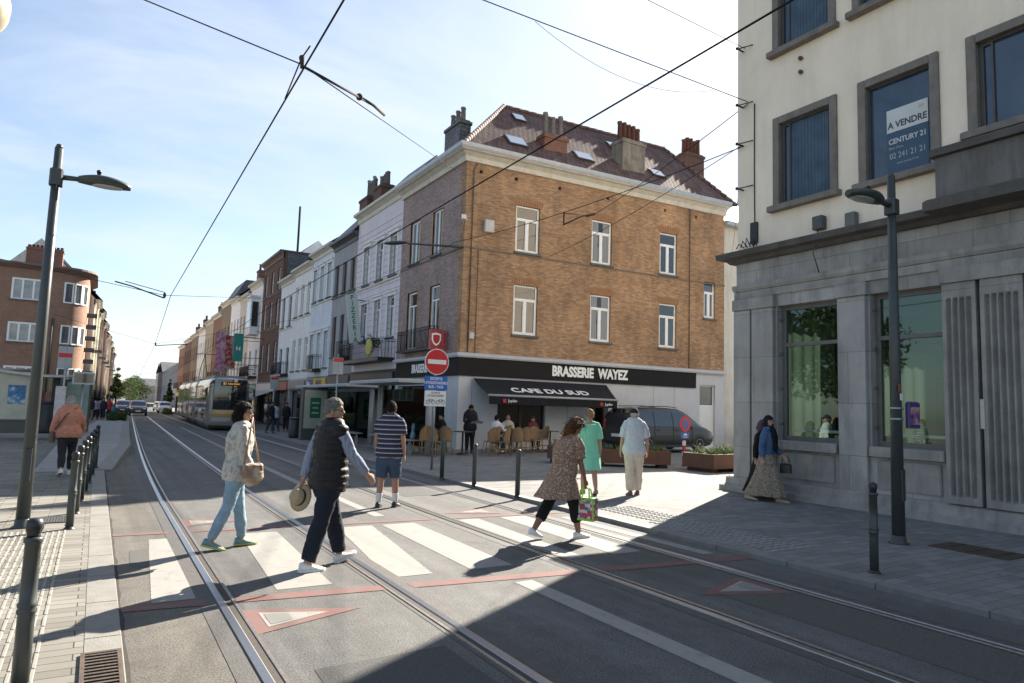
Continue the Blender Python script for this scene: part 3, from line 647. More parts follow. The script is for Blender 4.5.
# ground floor, right side
m = MB(); gh = [(1.70, 3.90, .55, 2.30, .35), (6.02, 7.05, .10, 2.55, .45), (12.26, 13.24, .08, 2.97, .22)]
facade(m, C0, DR, NR, 12.0, -.2, 2.82, gh[:2]); facade(m, C0, DR, NR, WR, -.2, 3.52, gh[2:], u0=12.0)
m2 = MB(); facade(m2, C0, DL, NL, WL, -.3, 2.82, [(1.15, 2.55, .05, 2.5, .4), (2.85, 6.2, .35, 2.45, .4)]); m.v += [];
B.part(m, 'rendered_wall', PALEW); B.part(m2, 'street_rendered_wall', PALEW)
for u in (.55, 4.95, 9.5, 10.7):
    m = MB(); m.face([R_(u, .1, -.003), R_(u + .02, .1, -.003), R_(u + .02, 2.79, -.003), R_(u, 2.79, -.003)], (NR.x, NR.y, 0)); B.part(m, 'panel_joint', M('panel_joint_grey', (.20, .20, .21), .8))
# dark cafe openings with frames
def rect_frame(m, P, a, b, c, d, dd, t=.06, th=.05):
    """frame bars in a wall plane; P(u, z, depth)"""
    for (u0, u1, z0, z1) in ((a, a + t, c, d), (b - t, b, c, d), (a + t, b - t, c, c + t), (a + t, b - t, d - t, d)):
        q = [P(u0, z0, dd), P(u1, z0, dd), P(u1, z1, dd), P(u0, z1, dd)]; k = [P(u0, z0, dd + th), P(u1, z0, dd + th), P(u1, z1, dd + th), P(u0, z1, dd + th)]
        m.grid([q, k], closed=True, cap0=True, cap1=True, smooth=False)
CAFEGL = M('cafe_glass', (.006, .006, .006), .15, .5, 1, spec=.12)
for a, b, c, d in ((1.70, 3.90, .55, 2.30),):
    m = MB(); rect_frame(m, R_, a, b, c, d, .12); rect_frame(m, R_, a + 1.06, b - 1.06 + .02, c + .06, d - .06, .13, .03); w_ = B.part(m, 'cafe_window', FRAMES['dark'])
    m = MB(); m.face([R_(a + .05, c + .05, .17), R_(b - .05, c + .05, .17), R_(b - .05, d - .05, .17), R_(a + .05, d - .05, .17)], (NR.x, NR.y, 0)); B.part(m, 'pane', CAFEGL, w_)
m = MB(); rect_frame(m, R_, 6.02, 7.05, .10, 2.55, .3, .08); rect_frame(m, R_, 6.50, 6.58, .18, 2.47, .31, .03); w_ = B.part(m, 'cafe_door', FRAMES['dark'])
m = MB(); m.face([R_(6.08, .15, .35), R_(7.0, .15, .35), R_(7.0, 2.5, .35), R_(6.08, 2.5, .35)], (NR.x, NR.y, 0)); B.part(m, 'pane', CAFEGL, w_)
m = MB(); rect_frame(m, R_, 12.26, 13.24, .08, 2.97, .12, .06); m.box(0, 0, 0, 0, 0, 0) if False else None
q = [R_(12.32, .1, .16), R_(13.18, .1, .16), R_(13.18, 2.05, .16), R_(12.32, 2.05, .16)]; k = [p + Vector((NR.x, NR.y, 0)) * .03 for p in q]; m.grid([k, q], closed=True, cap0=True, cap1=True, smooth=False)
w_ = B.part(m, 'white_side_door', WHITEP)
m = MB(); m.face([R_(12.31, 2.08, .15), R_(13.19, 2.08, .15), R_(13.19, 2.93, .15), R_(12.31, 2.93, .15)], (NR.x, NR.y, 0)); B.part(m, 'fanlight', PANES[2], w_)
m = MB(); m.tube([R_(12.42, 1.0, .10), R_(12.42, 1.16, .10)], .012); B.part(m, 'handle', STEEL, w_)
m = MB(); rect_frame(m, L_, 1.15, 2.55, .05, 2.5, .25, .08); rect_frame(m, L_, 2.85, 6.2, .35, 2.45, .25, .07); rect_frame(m, L_, 3.95, 5.1, .42, 2.38, .26, .05); w_ = B.part(m, 'street_shopfront', FRAMES['dark'])
m = MB()
for a, b, c, d in ((1.15, 2.55, .05, 2.5), (2.85, 6.2, .35, 2.45)): m.face([L_(a, c, .3), L_(b, c, .3), L_(b, d, .3), L_(a, d, .3)], (-1, 0, 0))
B.part(m, 'pane', CAFEGL, w_)
# roof
K = 1.137; zt = 11.75; dR = 3.3; zr = zt + K * dR
def RF(u, d): return R_(u, zt - .02 + (min(d, 2 * dR - d) + .42) * (zr - zt + .02) / (dR + .42), d)
e0, e1 = R_(-.35, zt - .02, -.42), R_(WR + .35, zt - .02, -.42)
a0, a1 = R_(3.2, zr, dR), R_(12.75, zr, dR); b0, b1 = R_(-.35 + .33, zt - .02, 2 * dR + .2), R_(WR + .5, zt - .02, 2 * dR + .2)
m = MB(); m.face([e0, e1, a1, a0], (0, -1, 1)); m.face([e0, a0, b0], (-1, 0, 1)); m.face([e1, b1, a1], (1, 0, 1)); m.face([b0, a0, a1, b1], (0, 1, 1)); rf = B.part(m, 'roof', TILE)
m = MB()
for p, q in ((e0, a0), (a0, a1), (a1, e1)):
    n = 22 if (q - p).length > 6 else 14
    for i in range(n): m.tube([lerp(p, q, i / n) + Vector((0, 0, .02)), lerp(p, q, (i + 1.12) / n) + Vector((0, 0, .05))], [.09, .105], 8)
B.part(m, 'ridge_tiles', TILE, rf)
SKYL = M('skylight_glass', (.5, .53, .56), .12, .1, 2, metal=1)
for u0, u1, d0, d1 in ((1.98, 2.9, .30, .86), (5.42, 6.35, .40, .90), (8.35, 8.95, 2.0, 2.45), (9.75, 10.5, .50, .95), (3.3, 3.9, 2.35, 2.8)):
    nrm = Vector((NR.x * K, NR.y * K, 1)).normalized()
    q = [RF(u0, d0), RF(u1, d0), RF(u1, d1), RF(u0, d1)]; up_ = nrm * .09
    m = MB(); m.mi = 0; m.grid([[p - nrm * .05 for p in q], [p + up_ for p in q]], closed=True, cap0=False, cap1=True, smooth=False)
    cen = sum(q, Vector()) / 4; m.mi = 1; m.face([cen + (p - cen) * .86 + up_ + nrm * .006 for p in q], nrm); B.part(m, 'skylight', [FRAMES['dark'], SKYL], rf)
chimney(B, *sorted((R_(3.85, 0).x, R_(5.05, 0).x)), R_(0, 0).y + .35, R_(0, 0).y + .9, 11.9, 13.5, brick('red_chimney_brick', (.24, .105, .07), (.18, .075, .05), (.17, .13, .11)), 3, POTG, 1.05)
chimney(B, *sorted((R_(7.95, 0).x, R_(9.3, 0).x)), R_(0, 0).y + .05, R_(0, 0).y + .85, 11.75, 14.15, M('weathered_beige_render', (.235, .21, .17), .9, .4, 2.2, bump=.5, bscale=9, stain=.75), 5, POTM, .85)
chimney(B, 12.75, 13.3, 26.2, 27.7, 12.4, 14.25, SLATE, 3, POTG, .7)
# awning
m = MB(); nb = 14; AW0, AW1, AF0, AF1, OUT = .56, 6.85, .60, 6.42, 1.45
rows = []
for i in range(nb + 1):
    t = i / nb; rows.append([R_(lerp(lerp(AW0, AW1, t), lerp(AF0, AF1, t), s), lerp(2.72, 2.08, s) - .03 * math.sin(math.pi * s), -.10 - (OUT - .10) * s) for s in (0, .2, .4, .6, .8, 1)])
m.grid(rows); m.grid([[Vector(p) - Vector((0, 0, .012)) for p in r] for r in rows])
AWN = M('black_awning_cloth', (.008, .008, .011), .95, .3, 3, bump=.3, bscale=14); aw = B.part(m, 'awning', AWN)
m = MB(); m.tube([R_(AF0 - .03, 2.07, -OUT), R_(AF1 + .03, 2.07, -OUT)], .045, 10)
for u in (1.2, 5.8): m.tube([R_(u, 2.55, -.05), R_(u + .3, 2.2, -.75), R_(u, 2.06, -OUT)], .02)
B.part(m, 'awning_bar', M('grey_awning_bar', (.36, .36, .36), .5), aw)
m = MB(); n = 60
m.grid([[R_(lerp(AF0, AF1, i / n), 2.03, -OUT - .012 - .010 * math.sin(i * .9)) for i in range(n + 1)], [R_(lerp(AF0, AF1, i / n), 1.74, -OUT - .014 - .022 * math.sin(i * .9)) for i in range(n + 1)]]); B.part(m, 'valance', AWN, aw)
sl_ = R_(3.4, 2.08, -OUT) - R_(3.4, 2.72, -.1)
lettering('lettering', 'CAFE DU SUD', .52, R_(3.55, 2.28, -.95) + Vector((NR.x * .03, NR.y * .03, .02)), (DR.x, DR.y, 0), aw, sx=1.10, off=.012, Y=tuple(-sl_))
REDP = M('red_sign_paint', (.42, .015, .025), .5, .1, 5)
for u in (1.45, 5.85):
    lettering('lettering', 'Jupiler', .15, R_(u + .12, 1.88, -OUT - .045), (DR.x, DR.y, 0), aw)
    m = MB(); m.bbox(-.07, .07, -.004, .004, -.07, .07, .003); o = m.build('red_emblem', REDP, aw, R_(u - .22, 1.88, -OUT - .04) - B.L, TH)
# projecting red light box
m = MB(); m.bbox(10.98, 11.72, 24.45, 24.60, 3.80, 4.60, .02); m.tube([(11.6, 24.52, 4.5), (11.8, 24.52, 4.5)], .02); ps = B.part(m, 'projecting_sign', M('dull_box_sign', (.30, .10, .10), .5))
m = MB(); m.face([(11.01, 24.445, 3.83), (11.49, 24.445, 3.83), (11.49, 24.445, 4.57), (11.01, 24.445, 4.57)], (0, -1, 0)); B.part(m, 'red_panel', REDP, ps)
sh = [(0, -.26), (.12, -.18), (.2, -.02), (.2, .22), (0, .26), (-.2, .22), (-.2, -.02), (-.12, -.18)]
for k, mt, yy in ((1.0, SIGNW, 24.440), (.72, REDP, 24.435)):
    m = MB(); m.face([(11.25 + x * k, yy, 4.21 + z * k) for x, z in sh], (0, -1, 0)); B.part(m, 'shield_emblem', mt, ps)
m = MB(); m.box(11.53, 11.68, 24.440, 24.445, 3.88, 3.98); m.box(11.56, 11.65, 24.440, 24.445, 4.04, 4.48); B.part(m, 'side_panel', REDP, ps)
# wires boxes, camera, drainpipes
for pts_, r_ in (([R_(.30, 3.7, -.05), R_(.30, 10.95, -.05), R_(.42, 11.2, -.05)], .022), ([R_(11.55, 3.7, -.05), R_(11.55, 11.2, -.05)], .02), ([R_(.62, 3.7, -.03), R_(.62, 7.75, -.03)], .012)):
    m = MB(); m.tube(pts_, r_); B.part(m, 'cable_pipe', M('old_pipe_paint', (.10, .075, .06), .6))
m = MB(); m.bbox(-.2, .2, -.2, 0, -.25, .25, .02); m.build('junction_box', M('beige_box', (.50, .49, .45), .5), B.t, R_(1.0, 8.75) - B.L, TH)
cm = MB(); cm.bbox(-.09, .09, -.48, -.02, -.09, .09, .02, Matrix.Rotation(R(-30), 4, 'Z')); cm.tube([(0, 0, 0), (0, .1, -.05), (.1, .25, -.05)], .03); cm.build('security_camera', WHITEP, B.t, Vector((C0.x - .1, C0.y - .15, 8.83)) - B.L)
m = MB(); m.bbox(-.10, .10, -.16, 0, -.12, .12, .02); m.build('flood_lamp', M('beige_box', (0, 0, 0)), B.t, R_(.42, 4.35) - B.L, TH)
# long bracket arm street light on the corner
m = MB(); m.tube([(11.75, 23.5, 7.8), (11.2, 24.1, 7.88), (10.2, 25.3, 8.05)], [.05, .045, .035]); ar = B.part(m, 'wall_lamp', POST)
m = MB(); mm = Matrix.Translation((9.85, 25.72, 8.10)) @ Matrix.Rotation(R(-50), 4, 'Z'); m.ell((0, 0, 0), (.55, .16, .08), nu=14, nv=8); m.v = [mm @ v for v in m.v]; B.part(m, 'lamp_head', POST, ar)
# iron balcony at the street windows
def railing(m, pts, z0, z1, n, r=.012):
    for a, b in zip(pts, pts[1:]):
        a, b = Vector((*a, 0)), Vector((*b, 0))
        for z in (z0, z1, z1 - .12): m.tube([a + Vector((0, 0, z)), b + Vector((0, 0, z))], r * 1.3, 5)
        k = max(2, int((b - a).length * n))
        for i in range(k + 1): p = lerp(a, b, i / k); m.tube([p + Vector((0, 0, z0)), p + Vector((0, 0, z1))], r, 4)
m = MB(); x_ = C0.x; railing(m, [(x_, C0.y + 2.0), (x_ - .35, C0.y + 2.0), (x_ - .35, C0.y + 5.6), (x_, C0.y + 5.6)], 4.0, 4.85, 8); m.box(x_ - .38, x_, C0.y + 1.95, C0.y + 5.65, 3.9, 3.98)
B.part(m, 'balcony', BLACK)
# wrought wire brackets on the wall
m = MB(); m.tube([R_(4.55, 9.35, 0), R_(4.55, 9.95, -.02)], .03); m.tube([R_(4.55, 9.4, -.02), R_(5.15, 9.75, -.5), R_(5.6, 9.85, -.55)], .028); m.tube([R_(4.55, 9.9, -.02), R_(5.0, 9.78, -.5)], .014); m.tube([R_(5.35, 9.78, -.52), R_(5.75, 9.92, -.56)], .05)
B.part(m, 'wire_bracket', M('dull_iron', (.06, .052, .045), .92, .2, 5, spec=.1))
CAFE = B

# ---------------------------------------------------------------- row houses
def ground_col(c, **k):
    c = tuple(min(.76, x * 1.32) for x in c)
    return M('wall_%02d%02d%02d' % tuple(int(x * 99) for x in c), c, k.get('rough', .8), k.get('var', .10), 1.1, bump=.12, bscale=20, stain=k.get('stain', .22))
def house(label, X, y0, y1, side, ztop, wall, floors, nw, ww, shop, style='tee', fr='white', pn=(0, 2, 1), roof=(38, TILE), cornice=CREAMC, depth=9.0, surround=None, balcony=None, sill=BLUESTONE, group=None, extra=None, simple=False, xs=None, skew=0.0):
    """side -1: the front faces -x (right hand row), +1: faces +x"""
    ym = (y0 + y1) / 2; g0 = gz(ym) + .055
    N = Vector((side, 0)); O = Vector((X, y0)); U = Vector((0, 1)); Wd = y1 - y0
    H = Bld('row_house', label, 'building', (X, ym, g0), group); H.X, H.y0, H.y1, H.side = X, y0, y1, side
    def P(v, z, out=0.0): return Vector((X + side * out, y0 + v, z))
    H.P = P; zs = g0 + 3.35 if floors[0][0] > g0 + 3.6 else floors[0][0] - .25
    cs = xs or [Wd * (i + .5) / nw for i in range(nw)]
    holes = [(c - ww / 2, c + ww / 2, a, b, .16) for c in cs for a, b in floors]
    m = MB(); facade(m, O, U, N, Wd, zs, ztop, holes)
    bk = X - side * depth
    m.face([(X, y0, g0 - .4), (bk, y0, g0 - .4), (bk, y0, ztop), (X, y0, ztop)], (0, -1, 0)); m.face([(X, y1, g0 - .4), (bk, y1, g0 - .4), (bk, y1, ztop), (X, y1, ztop)], (0, 1, 0)); m.face([(bk, y0, g0 - .4), (bk, y1, g0 - .4), (bk, y1, ztop), (bk, y0, ztop)], (-side, 0, 0))
    H.part(m, 'wall', wall)
    for fi, (a, b) in enumerate(floors):
        for i, c in enumerate(cs): add_window(H, P(c, a + .02), N, ww - .03, b - a - .03, style, fr, pn[(i + fi) % len(pn)], sill if not simple else None, .13)
    if surround:
        for a, b in floors:
            for c in cs:
                m = MB()
                for (v0, v1, z0, z1, o) in ((c - ww / 2 - .14, c - ww / 2, a, b, .05), (c + ww / 2, c + ww / 2 + .14, a, b, .05), (c - ww / 2 - .2, c + ww / 2 + .2, b, b + .16, .08), (c - ww / 2 - .26, c + ww / 2 + .26, b + .16, b + .24, .14)):
                    q = sorted((X - side * .02, X + side * o)); m.box(q[0], q[1], y0 + v0, y0 + v1, z0, z1)
                H.part(m, 'window_surround', surround)
    pth = [(X, y0), (X, y1)] if side > 0 else [(X, y1), (X, y0)]
    m = MB(); sweep(m, pth, [(-.1, ztop - .50), (.06, ztop - .50), (.08, ztop - .30), (.26, ztop - .16), (.36, ztop - .14), (.36, ztop), (-.1, ztop)]); H.part(m, 'cornice', cornice)
    if not simple:
        m = MB()
        for z in [f[0] - .2 for f in floors[1:]]: sweep(m, pth, [(-.02, z), (.06, z), (.06, z + .09), (-.02, z + .09)])
        if m.v: H.part(m, 'string_course', cornice)
    if roof:
        k = math.tan(R(roof[0])); hd = depth / 2; zr_ = ztop + k * hd
        e = X + side * .3; r0 = X - side * hd
        m = MB(); m.face([(e, y0, ztop + .02), (e, y1, ztop + .02), (r0, y1, zr_), (r0, y0, zr_)], (side, 0, 1)); m.face([(bk, y0, ztop + .02), (bk, y1, ztop + .02), (r0, y1, zr_), (r0, y0, zr_)], (-side, 0, 1))
        rf_ = H.part(m, 'roof', roof[1])
        for yy in (y0 + .003, y1 - .003): m = MB(); m.face([(X, yy, ztop), (bk, yy, ztop), (r0, yy, zr_ - .01)], (0, -1 if yy < ym else 1, 0)); H.part(m, 'gable', wall)
    # shop: recessed opening, sign, glazing
    sw, sgn, gm, awn = shop
    m = MB(); facade(m, O, U, N, Wd, g0 - .4, zs, [(.25, Wd - .25, g0 + .02, g0 + 2.55, .45)]); H.part(m, 'shop_wall', sw)
    m = MB()
    q = Wd - .5; nn = max(2, int(q / 1.5))
    rect_frame(m, lambda u, z, d: P(u, z, -d), .25, Wd - .25, g0 + .02, g0 + 2.55, .25, .07)
    for i in range(1, nn): u = .25 + q * i / nn; rect_frame(m, lambda u_, z, d: P(u_, z, -d), u - .03, u + .03, g0 + .09, g0 + 2.48, .26, .029)
    sf = H.part(m, 'shopfront', FRAMES['dark']); m = MB(); m.face([P(.3, g0 + .05, -.3), P(Wd - .3, g0 + .05, -.3), P(Wd - .3, g0 + 2.5, -.3), P(.3, g0 + 2.5, -.3)], (side, 0, 0)); H.part(m, 'pane', gm, sf)
    m = MB(); q = sorted((X, X + side * .12)); m.bbox(q[0], q[1], y0 + .15, y1 - .15, g0 + 2.62, g0 + 3.22, .02); H.sign = H.part(m, 'shop_sign', sgn)
    if awn:
        m = MB(); rows = [[P(v, g0 + 2.62 - s * .55, .08 + s * 1.5) for s in (0, .5, 1)] for v in (.3, Wd / 2, Wd - .3)]; rows2 = [[p + Vector((0, 0, -.03)) for p in r] for r in rows]; m.grid(rows); m.grid(rows2); m.grid([[P(v, g0 + 2.06, 1.585), P(v, g0 + 1.86, 1.59)] for v in (.3, Wd / 2, Wd - .3)]); H.part(m, 'shop_awning', awn)
    if balcony:
        v0, v1, z, o = balcony; m = MB(); q = sorted((X + .01 * side, X + side * (o + .05))); m.box(q[0], q[1], y0 + v0, y0 + v1, z - .14, z)
        railing(m, [(X, y0 + v0 + .05), (X + side * o, y0 + v0 + .05), (X + side * o, y0 + v1 - .05), (X, y0 + v1 - .05)], z + .02, z + .9, 7 if not simple else 3); H.part(m, 'balcony', BLACK)
    return H
XR = C0.x; Y0 = C0.y
SHOPG = glass('shop_glass', (.018, .018, .02)); SHOPL = M('pale_shop_display', (.30, .26, .20), .2, .8, 2.2, spec=.8)  # second one: opaque pane with mottled beige display tones in its colour
PINK = ground_col((.50, .46, .49), stain=.14); WHITE1 = ground_col((.56, .57, .58), stain=.15); GREY1 = ground_col((.24, .24, .25), stain=.3); BLUEW = ground_col((.46, .49, .54), stain=.18); WHITE2 = ground_col((.58, .58, .56), stain=.2)
CREAM1 = ground_col((.42, .39, .34), stain=.35); CREAM2 = ground_col((.46, .44, .39), stain=.35); TAN = ground_col((.29, .245, .19), stain=.35)
BRN = brick('brown_red_brick', (.15, .075, .055), (.115, .06, .045), (.13, .10, .085), patch=.2, stain=.2); REDB = brick('red_brick', (.26, .11, .075), (.20, .085, .06), (.2, .16, .13), patch=.2, stain=.2); BUFF = brick('buff_brick', (.25, .19, .13), (.20, .15, .105), (.2, .17, .13), patch=.2, stain=.2)
SW_G = M('shop_wall_grey', (.20, .20, .20), .7, .2, 2); SW_D = M('shop_wall_dark', (.045, .043, .042), .6, .3, 2); SW_W = M('shop_wall_pale', (.46, .46, .45), .7, .12, 2, stain=.2)
def signm(n, c): return M(n, c, .5, .15, 3)
h = house('pinkish white rendered house with pedimented windows and planted balcony', XR, Y0 + 6.5, Y0 + 13.0, -1, 11.95, PINK, [(4.80, 6.80), (7.82, 9.88)], 3, .92, (SW_D, signm('dark_green_sign', (.035, .045, .04)), SHOPG, M('dark_awning', (.03, .032, .03), .9)), 'tee', 'white', (2, 1), (42, SLATE), surround=WHITE1, balcony=(.2, 6.2, 3.75, .8), xs=[.98, 2.85, 4.85])
m = MB(); P = h.P
for z in [4.25 + .32 * i for i in range(21)]: m.box(XR - .012, XR + .01, h.y0 + .02, h.y1 - .02, z, z + .02)
h.part(m, 'render_grooves', M('groove_grey', (.36, .33, .35), .9))  # thin strips in a darker tone than the render
m = MB(); 
for i in range(48): z = .0 + i * .045; m.box(XR - .10, XR - .08 - .012 * (i % 2), h.y0 + .2, h.y0 + 4.4, z, z + .04)
m.box(XR - .15, XR - .02, h.y0 + .05, h.y0 + .2, -.1, 2.5); m.box(XR - .15, XR - .02, h.y0 + 4.4, h.y0 + 4.55, -.1, 2.5); m.box(XR - .18, XR - .02, h.y0 + .05, h.y0 + 4.55, 2.17, 2.5)
h.part(m, 'roller_shutter', M('grey_roller_shutter', (.30, .30, .30), .5, .1, 3))
chimney(h, XR + .6, XR + 1.4, h.y1 - 1.6, h.y1 - .4, 11.9, 13.6, BRN, 6, POTG, .7)
rnd = random.Random(3)
def leaves(mb, c, r, n, s=.09, rnd=rnd, flat=1.0):
    for _ in range(n):
        while True:
            q = Vector((rnd.uniform(-1, 1), rnd.uniform(-1, 1), rnd.uniform(-1, 1)))
            if q.length < 1: break
        p = Vector((c[0] + q.x * r[0], c[1] + q.y * r[1], c[2] + q.z * r[2]))
        a = Vector((rnd.gauss(0, 1), rnd.gauss(0, 1), rnd.gauss(0, 1))).normalized(); b = a.orthogonal().normalized(); sc = s * rnd.uniform(.6, 1.3)
        mb.mi = rnd.randrange(3); mb.face([p + a * sc, p + b * sc * .5, p - a * sc, p - b * sc * .5])
LEAF = [M('leaf_dark', (.030, .050, .016), .8, .3, 9, spec=.1), M('leaf_mid', (.055, .090, .026), .8, .3, 9, spec=.1), M('leaf_light', (.095, .13, .04), .8, .3, 9, spec=.1)]
m = MB()
for i in range(5): leaves(m, (XR - .65, h.y0 + 1.0 + i * .3, 4.35 + rnd.uniform(0, .3)), (.22, .3, rnd.uniform(.2, .45)), 45, .08)
m.mi = 0; m.v = [v - h.L for v in m.v]; m.build('balcony_plants', LEAF, h.t)
m = MB(); m.lathe([(.28, -.03), (.42, -.03), (.42, .03), (.28, .03)], n=20); mm = Matrix.Translation((XR - .90, h.y0 + 1.3, 4.25)) @ Matrix.Rotation(R(90), 4, 'Y'); m.v = [mm @ v for v in m.v]; h.part(m, 'round_emblem', M('yellow_emblem', (.38, .34, .06), .5))
h = house('narrow grey rendered house with dark gutter between the pinkish and pale blue houses', XR, Y0 + 13.0, Y0 + 17.4, -1, 11.15, GREY1, [(4.25, 6.65), (7.95, 9.75)], 3, .78, (SW_D, signm('blackish_sign', (.05, .05, .055)), SHOPG, None), 'double', 'brown', (0, 0), (50, SLATE), cornice=M('dark_gutter', (.06, .06, .065), .5), balcony=(.4, 1.6, 4.1, .45))
chimney(h, XR + .5, XR + 1.5, h.y0 + .4, h.y0 + 1.7, 11.5, 13.4, BRN, 7, POTG, 1.2); chimney(h, XR + 1.2, XR + 1.9, h.y1 - 1.2, h.y1 - .3, 11.9, 13.2, BRN, 3, POTG, .6)
h = house('pale blue grey rendered house with a yellow and blue shop sign', XR, Y0 + 17.4, Y0 + 22.2, -1, 11.35, BLUEW, [(3.7, 5.95), (8.05, 10.2)], 3, .85, (SW_G, signm('yellow_sign', (.52, .36, .03)), SHOPG, None), 'tee', 'white', (2, 1, 0), (38, TILE), surround=WHITE1, balcony=(1.6, 3.2, 3.6, .5))
m = MB(); m.bbox(XR - .15, XR - .125, h.y0 + 2.9, h.y1 - .2, h.L.z + 2.66, h.L.z + 3.18, .01); h.part(m, 'blue_sign_half', signm('blue_sign', (.04, .08, .22)), h.sign)
def sideways(h, s, size, y, z, mat=SIGNW, sx=1.0, out=.14):
    X = (1, 0, 0)
    return text('lettering', s, size, mat, h.sign, Matrix.Translation(-h.L) @ frame((h.X + h.side * out, y, z), (0, -h.side * -1 if h.side > 0 else -1, 0), (0, 0, 1)), .004, .01, 'CENTER', sx)
sideways(h, 'NIGHT', .45, h.y0 + 1.5, h.L.z + 2.92, signm('blue_letters', (.03, .06, .2)), .9); sideways(h, 'Shop', .42, h.y0 + 3.8, h.L.z + 2.92, SIGNW, .9, .165)
h = house('white rendered house with three tall windows per floor beside the pale blue one', XR, Y0 + 22.2, Y0 + 27.1, -1, 11.0, WHITE2, [(3.7, 5.9), (7.55, 9.7)], 3, .85, (SW_W, signm('grey_band', (.2, .2, .2)), SHOPG, None), 'tee', 'white', (2, 0), (38, TILE))
h = house('white rendered house with only two windows per floor beside the brown brick house', XR, Y0 + 27.1, Y0 + 31.3, -1, 10.8, WHITE1, [(3.6, 5.5), (7.1, 9.35)], 2, .95, (SW_D, signm('red_band', (.28, .04, .03)), SHOPL, None), 'tee', 'grey', (0, 2), (38, SLATE), balcony=(.4, 3.8, 3.5, .5))
h = house('tall dark brown brick house with slate clad side gable and a mast', XR, Y0 + 31.3, Y0 + 38.5, -1, 13.3, BRN, [(3.9, 6.2), (7.5, 9.7), (10.3, 12.2)], 3, .95, (SW_G, signm('white_band', (.45, .45, .45)), SHOPG, M('pale_awning', (.40, .40, .40), .9)), 'sash', 'white', (0, 1), None, cornice=M('brown_cornice', (.17, .12, .10), .7))
m = MB(); m.face([(XR + .3, h.y0 - .03, 9), (XR + 9, h.y0 - .03, 9), (XR + 9, h.y0 - .03, 13.2), (XR + .3, h.y0 - .03, 13.2)], (0, -1, 0)); h.part(m, 'slate_cladding', SLATE); m = MB(); m.box(XR - .3, XR + 9, h.y0 - .05, h.y1, 13.3, 13.42); h.part(m, 'flat_roof', SLATE); m = MB(); m.tube([(XR + 1.2, h.y0 + .8, 13.4), (XR + 1.2, h.y0 + .8, 17.3)], .09); h.part(m, 'mast', M('dull_iron', (0, 0, 0)))
h = house('slim white house with boxed out bay and black balcony beyond the brown brick one', XR, Y0 + 38.5, Y0 + 44.0, -1, 12.2, WHITE2, [(3.9, 6.0), (7.6, 9.9)], 2, 1.0, (SW_D, signm('teal_band', (.05, .25, .22)), SHOPG, None), 'tee', 'white', (0, 2), (42, SLATE), balcony=(.4, 5.0, 3.6, .7))
m = MB(); m.box(XR - .75, XR, h.y0 + 1.0, h.y0 + 3.0, 7.3, 10.6); m.box(XR - .85, XR, h.y0 + .9, h.y0 + 3.1, 10.6, 10.75); bw_ = h.part(m, 'bay', WHITE1); m = MB(); m.face([(XR - .755, h.y0 + 1.2, 8), (XR - .755, h.y0 + 2.8, 8), (XR - .755, h.y0 + 2.8, 10.2), (XR - .755, h.y0 + 1.2, 10.2)], (-1, 0, 0)); m.face([(XR - .65, h.y0 + .995, 8), (XR - .1, h.y0 + .995, 8), (XR - .1, h.y0 + .995, 10.2), (XR - .65, h.y0 + .995, 10.2)], (0, -1, 0)); h.part(m, 'bay_pane', PANES[0], bw_)
specs = [('cream house with red gable chimney wall above its cornice', 44.0, 49.5, 11.6, CREAM1, [(3.9, 6.0), (7.5, 9.7)], 3, .85, SLATE, 0), ('white house with three slim windows facing the tram stop banners', 49.5, 55, 12.0, WHITE1, [(3.9, 6.0), (7.5, 9.7)], 3, .8, SLATE, 0), ('buff brick house with mansard behind a pale cornice far along the row', 55, 61.5, 12.4, BUFF, [(3.9, 6.0), (7.4, 9.5)], 3, .9, SLATE, 1),
         ('red brick house far along the row with slate mansard', 61.5, 68, 11.6, REDB, [(3.9, 6.0), (7.4, 9.5)], 3, .9, SLATE, 1), ('tan house beside the far red brick one', 68, 75, 11.4, TAN, [(3.8, 5.8), (7.2, 9.2)], 3, .9, TILE, 0), ('pale grey far house with slate roof in the row', 75, 82, 11.0, WHITE1, [(3.6, 5.6), (7.0, 9.0)], 3, .9, SLATE, 0), ('buff brick far house near the end of the row', 82, 90, 10.8, BUFF, [(3.5, 5.5), (6.9, 8.9)], 3, .95, TILE, 0), ('brown brick far house closing the right hand row', 90, 99, 10.6, BRN, [(3.4, 5.4), (6.8, 8.8)], 4, .95, SLATE, 0), ('last red brick house in the right hand row before the side street', 99, 108, 10.2, REDB, [(3.2, 5.2), (6.4, 8.4)], 4, .95, SLATE, 0)]
